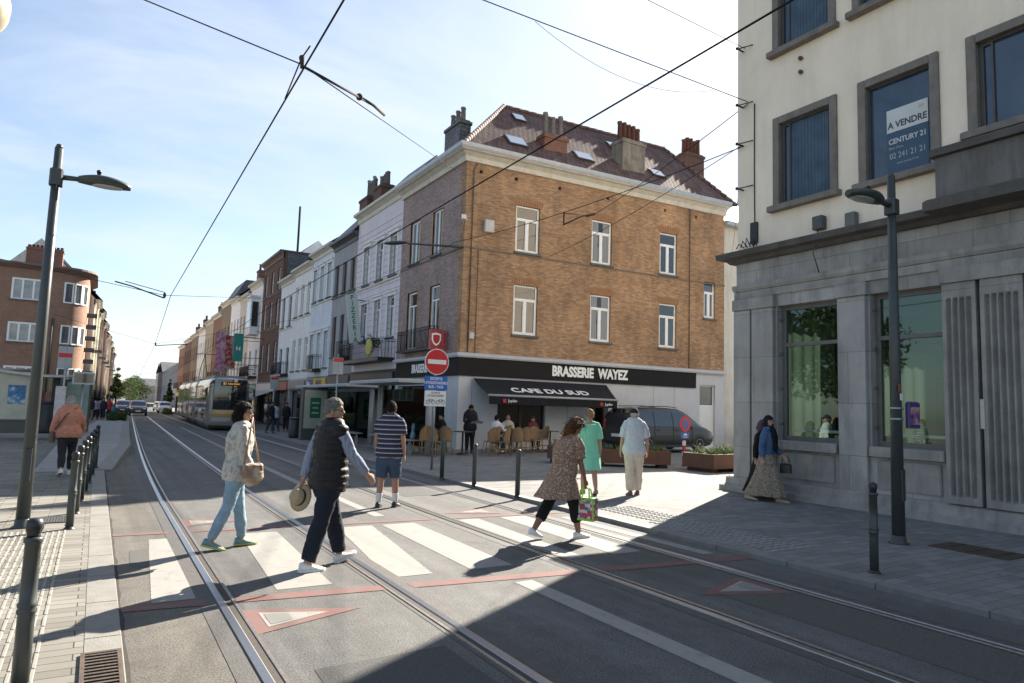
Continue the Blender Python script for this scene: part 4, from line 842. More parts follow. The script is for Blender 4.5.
for lab, a, b, zt_, wl, fl, nw, ww, rf_, mans in specs:
    h = house(lab, XR, Y0 + a, Y0 + b, -1, zt_, wl, fl, nw, ww, (SW_D, signm('far_band_%d' % int(a), random.Random(a).choice([(.3, .06, .04), (.3, .3, .3), (.06, .1, .25), (.35, .28, .05)])), SHOPG, None), 'tee', 'white', (0, 2, 1), (62 if mans else 40, rf_) if not mans else None, simple=True, balcony=(1.0, b - a - 1.0, fl[0][0] - .15, .6) if int(a) % 2 else None)
    if mans:
        m = MB(); m.face([(XR + .1, h.y0, zt_), (XR + .1, h.y1, zt_), (XR + 1.3, h.y1, zt_ + 2.2), (XR + 1.3, h.y0, zt_ + 2.2)], (-1, 0, 1)); m.face([(XR + .1, h.y0, zt_), (XR + 1.3, h.y0, zt_ + 2.2), (XR + 8, h.y0, zt_ + 2.2), (XR + 8, h.y0, zt_)], (0, -1, 0)); m.face([(XR + 1.3, h.y0, zt_ + 2.2), (XR + 1.3, h.y1, zt_ + 2.2), (XR + 8, h.y1, zt_ + 2.2), (XR + 8, h.y0, zt_ + 2.2)], (0, 0, 1)); h.part(m, 'mansard', SLATE)
    if a == 44.0:
        chimney(h, XR + .6, XR + 3.2, h.y0 + .5, h.y0 + 1.3, 11.4, 14.0, REDB, 6, POTG, .7)
    elif int(a) % 3 == 0: chimney(h, XR + 1.5, XR + 2.3, h.y0 + .4, h.y0 + 1.4, zt_, zt_ + 3.0, REDB, 3, POTM, .6)
# buildings beyond the bend
def block(label, x0, x1, y0, y1, zt_, wall, rmat, ridge_x=True, wins=True, h_=3.0):
    g0 = gz((y0 + y1) / 2); H = Bld('distant_house', label, 'building', ((x0 + x1) / 2, (y0 + y1) / 2, g0))
    m = MB(); fl = [(g0 + 3.6 + i * 3.2, g0 + 5.4 + i * 3.2) for i in range(max(1, int((zt_ - g0 - 3.6) / 3.2)))]; W_ = x1 - x0; n = max(2, int(W_ / 2.6)); hs = [(W_ * (i + .5) / n - .5, W_ * (i + .5) / n + .5, a, b, .15) for i in range(n) for a, b in fl]
    facade(m, (x0, y0), (1, 0), (0, -1), W_, g0 - .5, zt_, hs)
    D_ = y1 - y0; n2 = max(2, int(D_ / 3)); hs2 = [(D_ * (i + .5) / n2 - .5, D_ * (i + .5) / n2 + .5, a, b, .15) for i in range(n2) for a, b in fl]; sd = -1 if x0 > 5 else 1; xf = x0 if sd < 0 else x1
    facade(m, (xf, y0), (0, 1), (sd, 0), D_, g0 - .5, zt_, hs2); xo = x1 if sd < 0 else x0
    m.face([(xo, y0, g0 - .5), (xo, y1, g0 - .5), (xo, y1, zt_), (xo, y0, zt_)]); m.face([(x0, y1, g0 - .5), (x1, y1, g0 - .5), (x1, y1, zt_), (x0, y1, zt_)])
    if ridge_x: m.face([(x0, y0 + .01, zt_), (x1, y0 + .01, zt_), ((x0 + x1) / 2, y0 + .01, zt_ + h_)], (0, -1, 0))
    H.part(m, 'wall', wall)
    for a, b, c, d, _ in hs: add_window(H, Vector((x0 + (a + b) / 2, y0, c)), (0, -1), .97, d - c, 'tee', 'white', 2)
    for a, b, c, d, _ in hs2: add_window(H, Vector((xf, y0 + (a + b) / 2, c)), (sd, 0), .97, d - c, 'tee', 'white', 0)
    m = MB(); xm, ym = (x0 + x1) / 2, (y0 + y1) / 2
    if ridge_x: m.face([(x0 - .3, y0 - .2, zt_ - .1), (x0 - .3, y1, zt_ - .1), (xm, y1, zt_ + h_ + .05), (xm, y0 - .2, zt_ + h_ + .05)], (-1, 0, 1)); m.face([(x1 + .3, y0 - .2, zt_ - .1), (x1 + .3, y1, zt_ - .1), (xm, y1, zt_ + h_ + .05), (xm, y0 - .2, zt_ + h_ + .05)], (1, 0, 1))
    else: m.face([(x0 - .2, y0 - .3, zt_ - .1), (x1 + .2, y0 - .3, zt_ - .1), (x1 + .2, ym, zt_ + h_), (x0 - .2, ym, zt_ + h_)], (0, -1, 1)); m.face([(x0 - .2, y1, zt_ - .1), (x1 + .2, y1, zt_ - .1), (x1 + .2, ym, zt_ + h_), (x0 - .2, ym, zt_ + h_)], (0, 1, 1))
    H.part(m, 'roof', rmat); return H
block('distant grey gabled house facing the street bend with slate roof', 15.3, 23.0, 198, 212, 8.2, M('grey_far_render', (.26, .26, .26), .8), SLATE)
block('distant brown house left of the grey gabled one', 15.6, 24, 216, 232, 8.6, BRN, SLATE, False); block('distant cream house further left behind the brown one', 16.6, 25, 236, 256, 9.0, CREAM1, TILE, False); block('distant red brick house further along the bend', 18.5, 27, 262, 285, 8.6, REDB, SLATE, False)
block('small distant tan house closing the view at the end of the street', 11, 30, 330, 345, 6.0, TAN, SLATE, False); block('small distant white house at the end of the street', -8, 9, 350, 365, 5.5, WHITE1, SLATE, False); block('small distant brick house at the end of the street under the wooded hill', 30, 46, 380, 395, 8.5, REDB, SLATE, False)

# ---------------------------------------------------------------- left corner block with rounded corner
XC, YC = -1.15, 64.0; RC = 1.9
B = Bld('apartment_block', 'brown brick corner apartment block with rounded end and white window boxes', 'building', (XC - 4, YC, gz(YC) + .05))
BRB = brick('warm_brown_brick', (.35, .20, .135), (.27, .15, .10), (.20, .15, .12), patch=.15, stain=.15)
arc = [(XC - RC + RC * math.sin(t * math.pi / 2 / 8), YC + RC - RC * math.cos(t * math.pi / 2 / 8)) for t in range(9)]
pth = [(-22, YC)] + arc + [(XC, YC + 9)]
m = MB(); fl = [(1.95, 3.6), (5.45, 6.95), (8.7, 10.35)]
wx = [(-14.4, -12.3), (-10.6, -8.5), (-6.15, -4.05)]
hs = [(a + 22, b + 22, z0, z1, .15) for a, b in wx for z0, z1 in fl]
facade(m, (-22, YC), (1, 0), (0, -1), XC - RC + 22, -.8, 11.3, hs)
m.grid([[(x, y, -.8), (x, y, 11.3)] for x, y in arc], smooth=True)
m.face([(XC, YC + RC, -.8), (XC, YC + 9, -.8), (XC, YC + 9, 11.3), (XC, YC + RC, 11.3)], (1, 0, 0)); m.face([(XC, YC + 9, -.8), (-22, YC + 9, -.8), (-22, YC + 9, 11.3), (XC, YC + 9, 11.3)], (0, 1, 0)); m.face([(-22, YC, -.8), (-22, YC + 9, -.8), (-22, YC + 9, 11.3), (-22, YC, 11.3)], (-1, 0, 0))
B.part(m, 'brick_wall', BRB)
for a, b in wx:
    for z0, z1 in fl: add_window(B, Vector(((a + b) / 2, YC, z0)), (0, -1), b - a, z1 - z0, 'triple', 'white', 1, BLUESTONE, .05)
for z0, z1 in fl:
    m = MB(); aa = R(38); cxp, cyp = XC - RC, YC + RC
    for i in range(3):
        t0, t1 = R(8) + i * R(22), R(8) + (i + 1) * R(22) - R(2)
        P4 = lambda t, z, r: Vector((cxp + r * math.sin(t), cyp - r * math.cos(t), z))
        for (ta, tb_, za, zb) in ((t0, t0 + R(3), z0, z1), (t1 - R(3), t1, z0, z1), (t0, t1, z0, z0 + .1), (t0, t1, z1 - .1, z1)):
            m.grid([[P4(ta, za, RC + .002), P4(tb_, za, RC + .002), P4(tb_, zb, RC + .002), P4(ta, zb, RC + .002)], [P4(ta, za, RC + .07), P4(tb_, za, RC + .07), P4(tb_, zb, RC + .07), P4(ta, zb, RC + .07)]], closed=True, cap1=True, smooth=False)
    w_ = B.part(m, 'curved_window', FRAMES['white']); m = MB(); m.grid([[P4(R(8) + R(64) * i / 8, z0, RC + .02), P4(R(8) + R(64) * i / 8, z1, RC + .02)] for i in range(9)]); B.part(m, 'pane', PANES[2], w_)
m = MB(); sweep(m, pth, [(-.1, 11.1), (.15, 11.1), (.55, 11.35), (.55, 11.5), (-.1, 11.5)]); B.part(m, 'cornice', M('brown_cornice', (0, 0, 0)))
m = MB(); m.face([(-22, YC - .3, 11.5), (XC - 1, YC - .3, 11.5), (XC - 4, YC + 3.5, 12.0), (-20, YC + 3.5, 12.0)], (0, -1, 1)); m.face([(XC - 1, YC - .3, 11.5), (XC, YC + 1, 11.5), (XC, YC + 9, 11.5), (XC - 4, YC + 6, 12.0), (XC - 4, YC + 3.5, 12.0)], (1, 0, 1)); B.part(m, 'roof', SLATE)
chimney(B, -5.6, -3.15, YC + 1.8, YC + 2.8, 11.6, 13.2, REDB, 9, POTM, .25)
m = MB(); m.bbox(-22, XC - RC, YC - .16, YC - .01, .75, 1.70, .03); B.part(m, 'shop_fascia', signm('red_fascia', (.20, .03, .035)))
m = MB(); m.face([(-21, YC - .02, -.3), (XC - RC, YC - .02, -.3), (XC - RC, YC - .02, .74), (-21, YC - .02, .74)], (0, -1, 0)); m.grid([[(XC - RC + (RC + .02) * math.sin(t * .196), YC + RC - (RC + .02) * math.cos(t * .196), z) for t in range(9)] for z in (-.4, 1.3)]); B.part(m, 'shopfront', SHOPG)
m = MB(); m.tube([(-3.35, YC - .08, 1.5), (-3.35, YC - .08, 7.4)], .07)
B.part(m, 'drainpipe', POST)
for k in range(7): m = MB(); m.bbox(XC - .05, XC + .75, YC + 2.1, YC + 2.5, 2.2 + k * .95, 2.55 + k * .95, .02); B.part(m, 'shop_sign', signm('dark_stack', (.07, .07, .07)))
LW = lambda y: XC + .0365 * (y - 64)
lrow = [('cream', 73, 79.5, 10.3, CREAM2, TILE), ('pale yellow', 79.5, 86, 11.0, ground_col((.48, .43, .31)), TILE), ('white', 86, 92, 10.4, WHITE2, SLATE), ('buff brick', 92, 99, 11.2, BUFF, SLATE), ('cream stuccoed', 99, 106, 10.6, CREAM1, TILE), ('red brick', 106, 114, 10.9, REDB, SLATE), ('whitish', 114, 122, 10.2, WHITE1, TILE), ('tan', 122, 132, 10.5, TAN, SLATE), ('beige', 132, 144, 10.3, CREAM2, SLATE), ('brown', 144, 158, 10.0, BRN, SLATE), ('grey', 158, 175, 9.6, GREY1, SLATE)]
prev = 'brown corner block'
for i, (c_, a, b, zt_, wl, rf_) in enumerate(lrow):
    h = house('%s house in the left hand row, next beyond the %s' % (c_, prev), LW((a + b) / 2), a, b, 1, zt_, wl, [(2.9, 4.7), (5.9, 7.7)], 3, .95, (SW_D, signm('left_band_%d' % i, [(.3, .05, .05), (.05, .22, .15), (.35, .3, .06), (.3, .3, .3)][i % 4]), SHOPL, M('striped_awning_%d' % (i % 2), [(.35, .33, .3), (.09, .12, .1)][i % 2], .9) if i < 6 else None), 'tee', 'white', (0, 2), (48, rf_), simple=True, balcony=(1.4, 4.6, 5.7, .8) if i % 2 == 0 else None, surround=WHITE2 if i % 3 == 0 else None)
    if i % 2 == 0 and i > 0: chimney(h, h.X - 2.2, h.X - 1.2, a + .3, a + 1.2, zt_ + .8, zt_ + 3.4, REDB, 3, POTM, .5)
    prev = c_ + ' house'
# cream building behind the cafe on the right
B = Bld('rear_house', 'cream rendered house just visible between the cafe and the bank', 'building', (28, 24, 0.05))
m = MB(); facade(m, (R_(WR + .03, 0).x, R_(WR, 0).y + .25), (1, 0), (0, -1), 12, -.2, 11.0, [(2.2, 3.2, 4.6, 6.5, .15), (4.6, 5.6, 4.6, 6.5, .15), (2.2, 3.2, 7.9, 9.7, .15), (4.6, 5.6, 7.9, 9.7, .15)])
m.face([(R_(WR + .03, 0).x, 24, 11.0), (37, 24, 11.0), (37, 24, 11.3), (R_(WR + .03, 0).x, 24, 11.3)], (0, -1, 0)); B.part(m, 'wall', CREAM2)
for u in (2.7, 5.1):
    for z in (4.6, 7.9): add_window(B, Vector((R_(WR + .03, 0).x + u, R_(WR, 0).y + .25, z + .02)), (0, -1), .97, 1.85, 'tee', 'white', 0, BLUESTONE)
m = MB(); m.face([(25.7, 22.9, 11.0), (38, 22.9, 11.0), (38, 27, 14), (25.7, 27, 14)], (0, -1, 1)); m.face([(25.7, 22.9, 11.0), (25.7, 27, 14), (25.7, 31, 11)], (-1, 0, 0)); B.part(m, 'roof', SLATE); m = MB(); m.box(25.6, 37, 22.55, 22.9, 10.85, 11.05); B.part(m, 'gutter', ZINC)
chimney(B, 26.5, 27.85, 26.2, 26.9, 11.5, 15.9, BRN, 5, POTM, .9)
# ---------------------------------------------------------------- bank building on the right
XB, YB = 11.75, 10.1
B = Bld('bank_building', 'cream and grey stone corner building with fluted panels and an A VENDRE window poster', 'building', (XB, YB, .055))
def K_(u, z, d=0): return Vector((XB + d, YB - u, z))
STONE = brick('grey_limestone', (.295, .285, .268), (.365, .355, .335), (.19, .185, .17), bw=1.05, bh=.93, ms=.006, rough=.75, bump=.12, patch=.26, stain=.62)
STONE2 = M('carved_limestone', (.285, .272, .25), .75, .25, 2.5, bump=.25, bscale=30, stain=.5)
DSTONE = M('weathered_dark_stone', (.088, .080, .070), .8, .4, 2.5, bump=.3, stain=.5)
STUCCO = M('cream_stucco', (.82, .715, .575), .85, .09, .8, bump=.1, bscale=15, stain=.16, stain_col=(.30, .25, .17))
LEN = 18.0; HT = 17.0; TE = 12.0
lw = [(1.04, 2.38), (3.0, 4.26)]
m = MB(); facade(m, (XB, YB), (0, -1), (-1, 0), LEN, .0, 4.92, [(a, b, 1.17, 3.88, .30) for a, b in lw])
# side facing the square behind, with tall openings added to let the sun into the hall
facade(m, (XB, YB), (1, 0), (0, 1), TE, .0, 4.92, [(.9, 3.0, .9, 3.9, .3), (4.6, 7.4, .7, 3.4, .3)])
m.face([(XB + TE, YB, 0), (XB + TE, YB - LEN, 0), (XB + TE, YB - LEN, HT), (XB + TE, YB, HT)], (1, 0, 0)); m.face([(XB, YB - LEN, 0), (XB + TE, YB - LEN, 0), (XB + TE, YB - LEN, HT), (XB, YB - LEN, HT)], (0, -1, 0))
B.part(m, 'stone_wall', STONE)
uw = [(.95, 2.40, 5.87, 7.87), (2.83, 4.27, 5.84, 7.90), (4.70, 6.15, 6.2, 7.92), (6.6, 8.05, 6.2, 7.92), (.95, 2.40, 9.22, 11.3), (2.75, 4.2, 9.22, 11.3), (4.6, 6.05, 9.22, 11.3), (.95, 2.40, 12.6, 14.7), (2.75, 4.2, 12.6, 14.7)]
m = MB(); facade(m, (XB + .04, YB), (0, -1), (-1, 0), LEN, 4.92, HT, [(a + .14, b - .14, c + .1, d - .14, .17) for a, b, c, d in uw]); m.face([(XB + .04, YB, 4.92), (XB + TE, YB, 4.92), (XB + TE, YB, HT), (XB + .04, YB, HT)], (0, 1, 0)); m.face([(XB, YB, HT), (XB + TE, YB, HT), (XB + TE, YB - LEN, HT), (XB, YB - LEN, HT)], (0, 0, 1))
B.part(m, 'stucco_wall', STUCCO)
SURR = M('brown_grey_window_stone', (.19, .17, .145), .8, .25, 4, bump=.2, stain=.4)
BLUEGL = pattern('blue_blind_glass', 'noise', [(.35, (.018, .042, .075)), (.7, (.04, .075, .115))], rough=.06, scale=1.2)
BLUEGL.node_tree.nodes['Principled BSDF'].inputs['Specular IOR Level'].default_value = .9; [BLUEGL.node_tree.links.remove(k) for k in list(BLUEGL.node_tree.links) if k.to_socket.name == 'Normal']
BLIND = M('grey_blue_blind_slats', (.050, .090, .135), .7, .3, 3)
for i, (a, b, c, d) in enumerate(uw):
    m = MB(); x0, x1 = XB - .015, XB + .10
    for (u0, u1, z0, z1) in ((a, a + .15, c + .1, d), (b - .15, b, c + .1, d), (a + .15, b - .15, d - .15, d)): m.bbox(x0, x1, YB - u1, YB - u0, z0, z1, .012)
    o = B.part(m, 'window_surround', SURR); m = MB(); m.bbox(XB - .13, XB + .1, YB - b - .07, YB - a + .07, c - .02, c + .098, .015); B.part(m, 'window_sill', SURR)
    m = MB(); rect_frame(m, K_, a + .14, b - .14, c + .1, d - .14, .09, .05, .04)
    if i in (0, 2, 4): rect_frame(m, K_, a + .19, a + .36, c + .15, d - .19, .095, .03, .03)
    f = B.part(m, 'window', M('window_frame_brown', (.07, .062, .055), .5, .2, 6))
    m = MB(); m.face([K_(a + .18, c + .14, .13), K_(b - .18, c + .14, .13), K_(b - .18, d - .18, .13), K_(a + .18, d - .18, .13)], (-1, 0, 0)); B.part(m, 'pane', BLUEGL, f)
    if i in (0, 4):
        m = MB(); n = 12
        for k in range(n): u = lerp(a + .3, b - .25, k / n); m.box(XB + .122, XB + .127, YB - u - .070, YB - u, c + .15, d - .2)
        B.part(m, 'vertical_blind', BLIND, f)
# poster in the middle window
PO = M('poster_white', (.55, .57, .56), .5, .06, 3); a0_ = 3.31; a1_ = 4.03
m = MB(); m.box(XB + .114, XB + .12, YB - a1_, YB - a0_, 6.78, 7.2); po = B.part(m, 'poster', PO)
m = MB(); m.box(XB + .116, XB + .121, YB - a1_, YB - a0_, 6.02, 6.775); B.part(m, 'poster_lower_panel', M('poster_blue', (.03, .07, .12), .3, .1, 3), po)
def bl(s, sz, u, z, mat, sx=1.0, off=.0, par=None): return text('lettering', s, sz, mat, par or po, Matrix.Translation(-B.L) @ frame(K_(u, z, .113), (0, -1, 0), (0, 0, 1)), .002, off, 'CENTER', sx)
uc = (a0_ + a1_) / 2
DTX = M('poster_dark_text', (.05, .06, .07), .5); GTX = M('poster_grey_text', (.40, .42, .43), .5)
bl('A VENDRE', .165, uc, 6.90, DTX, .88, .005); bl('CENTURY 21', .135, uc, 6.60, PO, .85, .003); bl('Rive Gare', .07, uc - .2, 6.48, GTX, .9); bl('02 241 21 21', .15, uc, 6.33, GTX, .80); bl('www.century21.be', .055, uc, 6.19, GTX, .9); bl('21', .09, uc + .25, 7.10, M('poster_gold', (.35, .28, .12), .5))
# ledge, frieze, trims
pth = [(XB + TE, YB), (XB, YB), (XB, YB - LEN)]; pth = pth[::-1]; pth = [(XB + 3, YB), (XB, YB), (XB, YB - LEN)]
def sw_b(name, prof, mat, p=None):
    m = MB(); sweep(m, p or pth, prof); return B.part(m, name, mat)
def outw(pr): return pr
# path runs +x end -> corner -> towards the camera; outward is right-hand side of travel
sw_b('ledge', [(-.1, 4.90), (.10, 4.90), (.16, 4.97), (.30, 5.0), (.32, 5.10), (.28, 5.13), (-.1, 5.17)], DSTONE)
sw_b('frieze_trim', [(-.05, 4.28), (.04, 4.28), (.07, 4.34), (.07, 4.42), (-.05, 4.45)], STONE2); sw_b('frieze_trim', [(-.05, 4.12), (.035, 4.12), (.035, 4.27), (-.05, 4.27)], STONE2)
sw_b('plinth', [(-.1, -.15), (.25, -.15), (.25, .16), (.16, .20), (.15, .33), (.10, .36), (-.1, .36)], STONE2)
# pilasters, sills, panels
for u0, u1 in ((0.0, .43), (.47, 1.0), (2.42, 2.96)): m = MB(); m.bbox(XB - .10, XB + .02, YB - u1, YB - u0, .36, 3.86, .012); B.part(m, 'pilaster', STONE)
for u0, u1 in ((-.02, 1.03), (2.38, 3.0)): m = MB(); m.bbox(XB - .14, XB + .02, YB - u1, YB - u0, 3.862, 4.1, .02); B.part(m, 'capital', STONE2)
for a, b in lw:
    m = MB(); m.bbox(XB - .13, XB + .30, YB - b, YB - a, 1.0, 1.168, .015); B.part(m, 'window_sill', STONE2)
    m = MB(); m.bbox(XB - .04, XB + .02, YB - b + .1, YB - a - .1, .45, .95, .02); B.part(m, 'apron_panel', STONE2)
FL0, FL1, TOP_ = .37, 3.62, 4.0
for u0, u1, nfl in ((4.30, 4.80, 4), (4.86, 5.44, 5), (5.5, 6.1, 5)):
    m = MB(); n = nfl; w_ = (u1 - u0 - .10) / n
    def prof(zz, full):
        pts = [(XB - .16, u0)]
        for i in range(n):
            s0 = u0 + .05 + i * w_
            for k in range(7): t = k / 6; pts.append((XB - .16 + (.075 * math.sin(math.pi * t) if full else 0), s0 + w_ * (.10 + .8 * t)))
        pts.append((XB - .16, u1)); return [(x, YB - u, zz) for x, u in pts]
    rows = [prof(FL0, 0), prof(FL0 + .10, 0), prof(FL0 + .14, 1), prof(FL1 - .04, 1), prof(FL1, 0), prof(FL1 + .12, 0)]
    m.grid(rows, smooth=False)
    m.face([(XB, YB - u0, FL0), (XB - .16, YB - u0, FL0), (XB - .16, YB - u0, FL1 + .12), (XB, YB - u0, FL1 + .12)], (0, 1, 0)); m.face([(XB, YB - u1, FL0), (XB - .16, YB - u1, FL0), (XB - .16, YB - u1, FL1 + .12), (XB, YB - u1, FL1 + .12)], (0, -1, 0))
    m.bbox(XB - .165, XB, YB - u1, YB - u0, FL1 + .122, 3.86, .01); B.part(m, 'fluted_panel', STONE2)
m = MB(); m.bbox(XB - .20, XB + .02, YB - 8, YB - 4.28, 3.862, 4.11, .02); B.part(m, 'lintel', STONE2)
# tall lower windows
FRB = M('bank_window_frame', (.12, .115, .105), .45, .2, 6)
GLB = clear_glass('bank_window_glass', (.68, .82, .73), .09)
for a, b in lw:
    m = MB(); rect_frame(m, K_, a, b, 1.17, 3.88, .16, .09, .07); m.box(XB + .15, XB + .24, YB - b + .09, YB - a - .09, 3.05, 3.12)
    for k in range(4): m.tube([K_(a + .02, 1.5 + k * .7, .10), K_(a + .02, 1.5 + k * .7, .06)], .03, 8)
    f = B.part(m, 'tall_window', FRB); m = MB(); m.face([K_(a + .08, 1.25, .2), K_(b - .08, 1.25, .2), K_(b - .08, 3.8, .2), K_(a + .08, 3.8, .2)], (-1, 0, 0)); B.part(m, 'pane', GLB, f)
    m = MB(); m.box(XB + .33, XB + .37, YB - b + .1, YB - a - .1, 1.35, 1.4) ; B.part(m, 'inner_rail', WHITEP, f)
INW = M('hall_wall_pale_green', (.50, .56, .42), .9, .06, 1); INF = M('hall_floor', (.30, .30, .28), .6, .1, 2)
m = MB(); m.box(XB + .4, XB + 10, YB - 9, YB - .32, .02, .12); B.part(m, 'hall_floor', INF)
m = MB(); m.box(XB + .42, XB + 10, YB - 9, YB - .32, 4.3, 4.4); m.box(XB + 8.2, XB + 8.4, YB - 9, YB - .32, .12, 4.3); m.box(XB + .42, XB + 8.2, YB - 9.2, YB - 9, .12, 4.3); B.part(m, 'hall_inner_wall', INW)
m = MB(); m.bbox(XB + 2.2, XB + 2.6, YB - 4.6, YB - 4.2, .12, 4.3, .03); m.bbox(XB + 1.2, XB + 1.3, YB - 5.2, YB - 3.9, 1.0, 2.6, .01); m.bbox(XB + 1.0, XB + 2.4, YB - 2.3, YB - 1.6, .12, 1.3, .02); m.bbox(XB + 2.2, XB + 2.6, YB - 1.7, YB - 1.3, .12, 4.3, .03); B.part(m, 'hall_furniture', M('hall_pale_panels', (.70, .75, .50), .8, .1, 1))
ADDED_BLIND = bpy.data.materials.new('added_green_blind'); ADDED_BLIND.use_nodes = True; _n = ADDED_BLIND.node_tree.nodes; _t = _n.new('ShaderNodeBsdfTranslucent'); _t.inputs[0].default_value = (.023, .031, .025, 1); ADDED_BLIND.node_tree.links.new(_t.outputs[0], _n['Material Output'].inputs[0])  # added translucent sheets, backlit by the sun for a green glow in the hall
for a, b, c, d in ((.9, 3.0, .9, 3.9), (4.6, 7.4, .7, 3.4)): m = MB(); n = 26; m.grid([[(XB + lerp(a - .04, b + .04, i / n), YB - .33 - .03 * math.sin(i * 1.4), z) for z in (c - .04, d + .04)] for i in range(n + 1)]); B.part(m, 'added_hall_blind', ADDED_BLIND)
# balcony
m = MB(); m.bbox(XB - .50, XB + .05, YB - 9.6, YB - 4.42, 5.18, 5.86, .015); ba = B.part(m, 'balcony', M('streaked_grey_concrete', (.15, .145, .135), .85, .25, 2, bump=.3, stain=.7))
m = MB(); m.bbox(XB - .58, XB + .05, YB - 9.7, YB - 4.36, 5.862, 5.99, .02); m.bbox(XB - .60, XB + .05, YB - 9.8, YB - 4.25, 4.99, 5.178, .03); B.part(m, 'balcony_slab', DSTONE, ba)
# small fittings on the wall
m = MB(); m.bbox(XB - .12, XB + .04, YB - 2.15, YB - 1.93, 5.26, 5.52, .015); m.tube([K_(2.02, 5.26, -.06), K_(2.0, 5.0, -.05), K_(2.1, 4.75, -.33), K_(2.08, 4.4, -.12)], .012); B.part(m, 'junction_box', M('dark_grey_box', (.07, .07, .072), .5))
m = MB(); m.face([K_(2.55, 5.2, .01), K_(2.8, 5.2, .01), K_(2.8, 5.42, .01), K_(2.58, 5.46, .01)], (-1, 0, 0)); m.bbox(XB - .10, XB + .03, YB - 2.8, YB - 2.6, 5.18, 5.44, .01); B.part(m, 'flap_box', M('dull_grey_box', (.13, .13, .125), .6))
def bolt_arm(z, ln=.22):
    m = MB(); m.tube([K_(.16, z, .03), K_(.2, z - .02, -ln)], .018, 6); m.tube([K_(.42, z + .05, .03), K_(.18, z - .02, -ln * .9)], .012, 6); m.ell(K_(.2, z - .02, -ln), (.035, .035, .035), nu=8, nv=6); B.part(m, 'wire_anchor', M('dull_iron', (0, 0, 0)))
for z in (8.42, 9.72, 7.54, 6.54): bolt_arm(z)
m = MB()
for z in (8.63, 8.92): m = MB(); m.ell(K_(1.63, z, .0), (.06, .045, .045), nu=8, nv=6); B.part(m, 'insulator', M('rust_insulator', (.12, .06, .04), .6))
m = MB(); m.tube([K_(.47, 8.4, .02), K_(.46, 7, .02), K_(.47, 5.5, .02), K_(.5, 5.2, -.05)], .012, 5); m.bbox(XB - .03, XB + .05, YB - .55, YB - .38, 5.3, 5.75, .01)
for k in range(5): m.tube([K_(.3 + .08 * k, 5.2, -.1), K_(.2 + .1 * k, 5.3 + .05 * (k % 3), -.16), K_(.1 + .12 * k, 5.22, -.12)], .012, 5)
B.part(m, 'loose_cables', BLACK)
m = MB(); m.ell(K_(2.68, .72, .0), (.02, .07, .07), nu=12, nv=8); B.part(m, 'wall_vent', BLACK)
m = MB(); m.box(XB - .175, XB - .16, YB - 4.88, YB - 4.82, 1.55, 2.0); B.part(m, 'mail_slot_plate', M('brass_plate', (.45, .42, .36), .4))

# ================================================================ STREET FURNITURE
def street_lamp(label, loc, H_, side, arm_z, reach, r0, r1, tilt=0.0):
    t = thing('street_lamp', label, 'street lamp', loc, 0)
    m = MB(); m.tube([(0, 0, -.05), (0, 0, H_ * .5), (0, 0, H_ - .05)], [r0, (r0 + r1) / 2, r1], 16); m.tube([(0, 0, H_ - .05), (0, 0, H_)], [r1, r1 * .6], 16); m.build('pole', POST, t)
    m = MB(); m.lathe([(r0 * 1.5, 0), (r0 * 1.5, .015), (r0 * 1.12, .03), (r0 * 1.08, .10), (r0 * .9, .11)], n=20); m.build('base_collar', POST, t)
    m = MB(); m.bbox(-.035, .035, -r0 - .004, -r0 * .6, .55, .95, .004); m.build('access_door', M('post_door', (.03, .036, .034), .5), t)
    m = MB(); m.bbox(-r1 - .025, r1 + .025, -r1 - .025, r1 + .025, arm_z - .12, arm_z + .10, .02); m.tube([(side * r1, 0, arm_z), (side * (reach * .45), 0, arm_z + .02)], [.035, .03], 8); m.build('bracket', POST, t)
    m = MB(); rows = []
    for i in range(15):
        u = i / 14; x = side * (reach * .28 + reach * .72 * u); hw = .155 * math.sin(math.pi * min(1, .06 + u * .92)) ** .6 + .012; top = arm_z + .03 + .075 * math.sin(math.pi * (.1 + .85 * u)); bot = arm_z - .03 - .01 * math.sin(math.pi * u)
        rows.append([(x, hw * math.cos(a), (top + bot) / 2 + ((top - bot) / 2) * math.sin(a)) for a in [2 * math.pi * k / 14 for k in range(14)]])
    m.grid(rows, closed=True, cap0=True, cap1=True); h = m.build('lamp_head', POST, t)
    m = MB(); m.ell((side * reach * .68, 0, arm_z - .028), (reach * .24, .105, .022), nu=14, nv=6); m.build('lens', M('lamp_lens', (.36, .37, .35), .2, .1, 6), h)
    m = MB(); m.lathe([(.022, 0), (.022, .04), (.03, .04), (.028, .07), (.01, .08)], (side * reach * .55, 0, arm_z + .10), 10); m.build('sensor', BLACK, h)
    return t
t = street_lamp('tall grey green street lamp standing on the left pavement', (-.645, 10.3, .01), 4.80, 1, 4.38, .83, .076, .048)
LAMP2 = street_lamp('tall dark grey street lamp standing before the bank windows', (9.02, 5.12, .055), 4.92, -1, 4.47, .98, .082, .05)
nb_ = thing('notice_box', 'small purple notice box strapped to the lamp post by the bank', 'notice box', (9.18, 5.03, 1.54))
m = MB(); m.bbox(-.07, .21, -.03, .03, 0, .35, .02); m.build('case', M('purple_case', (.045, .035, .15), .4, .1, 5), nb_)
m = MB(); m.bbox(-.04, .18, -.036, -.031, .05, .28, .002); m.build('picture_panel', pattern('blotchy_picture', 'noise', [(.3, (.03, .03, .14)), (.48, (.30, .10, .22)), (.62, (.50, .36, .30)), (.75, (.05, .08, .3))], scale=9), nb_)
for z_ in (.1, .24): m = MB(); m.lathe([(.086, z_), (.086, z_ + .03)], (-.16, .09, 0), 14); m.build('strap', STEEL, nb_)
stk = thing('sticker', 'small white and red stickers on the lamp post by the bank', 'sticker', (8.955, 5.06, 1.80))
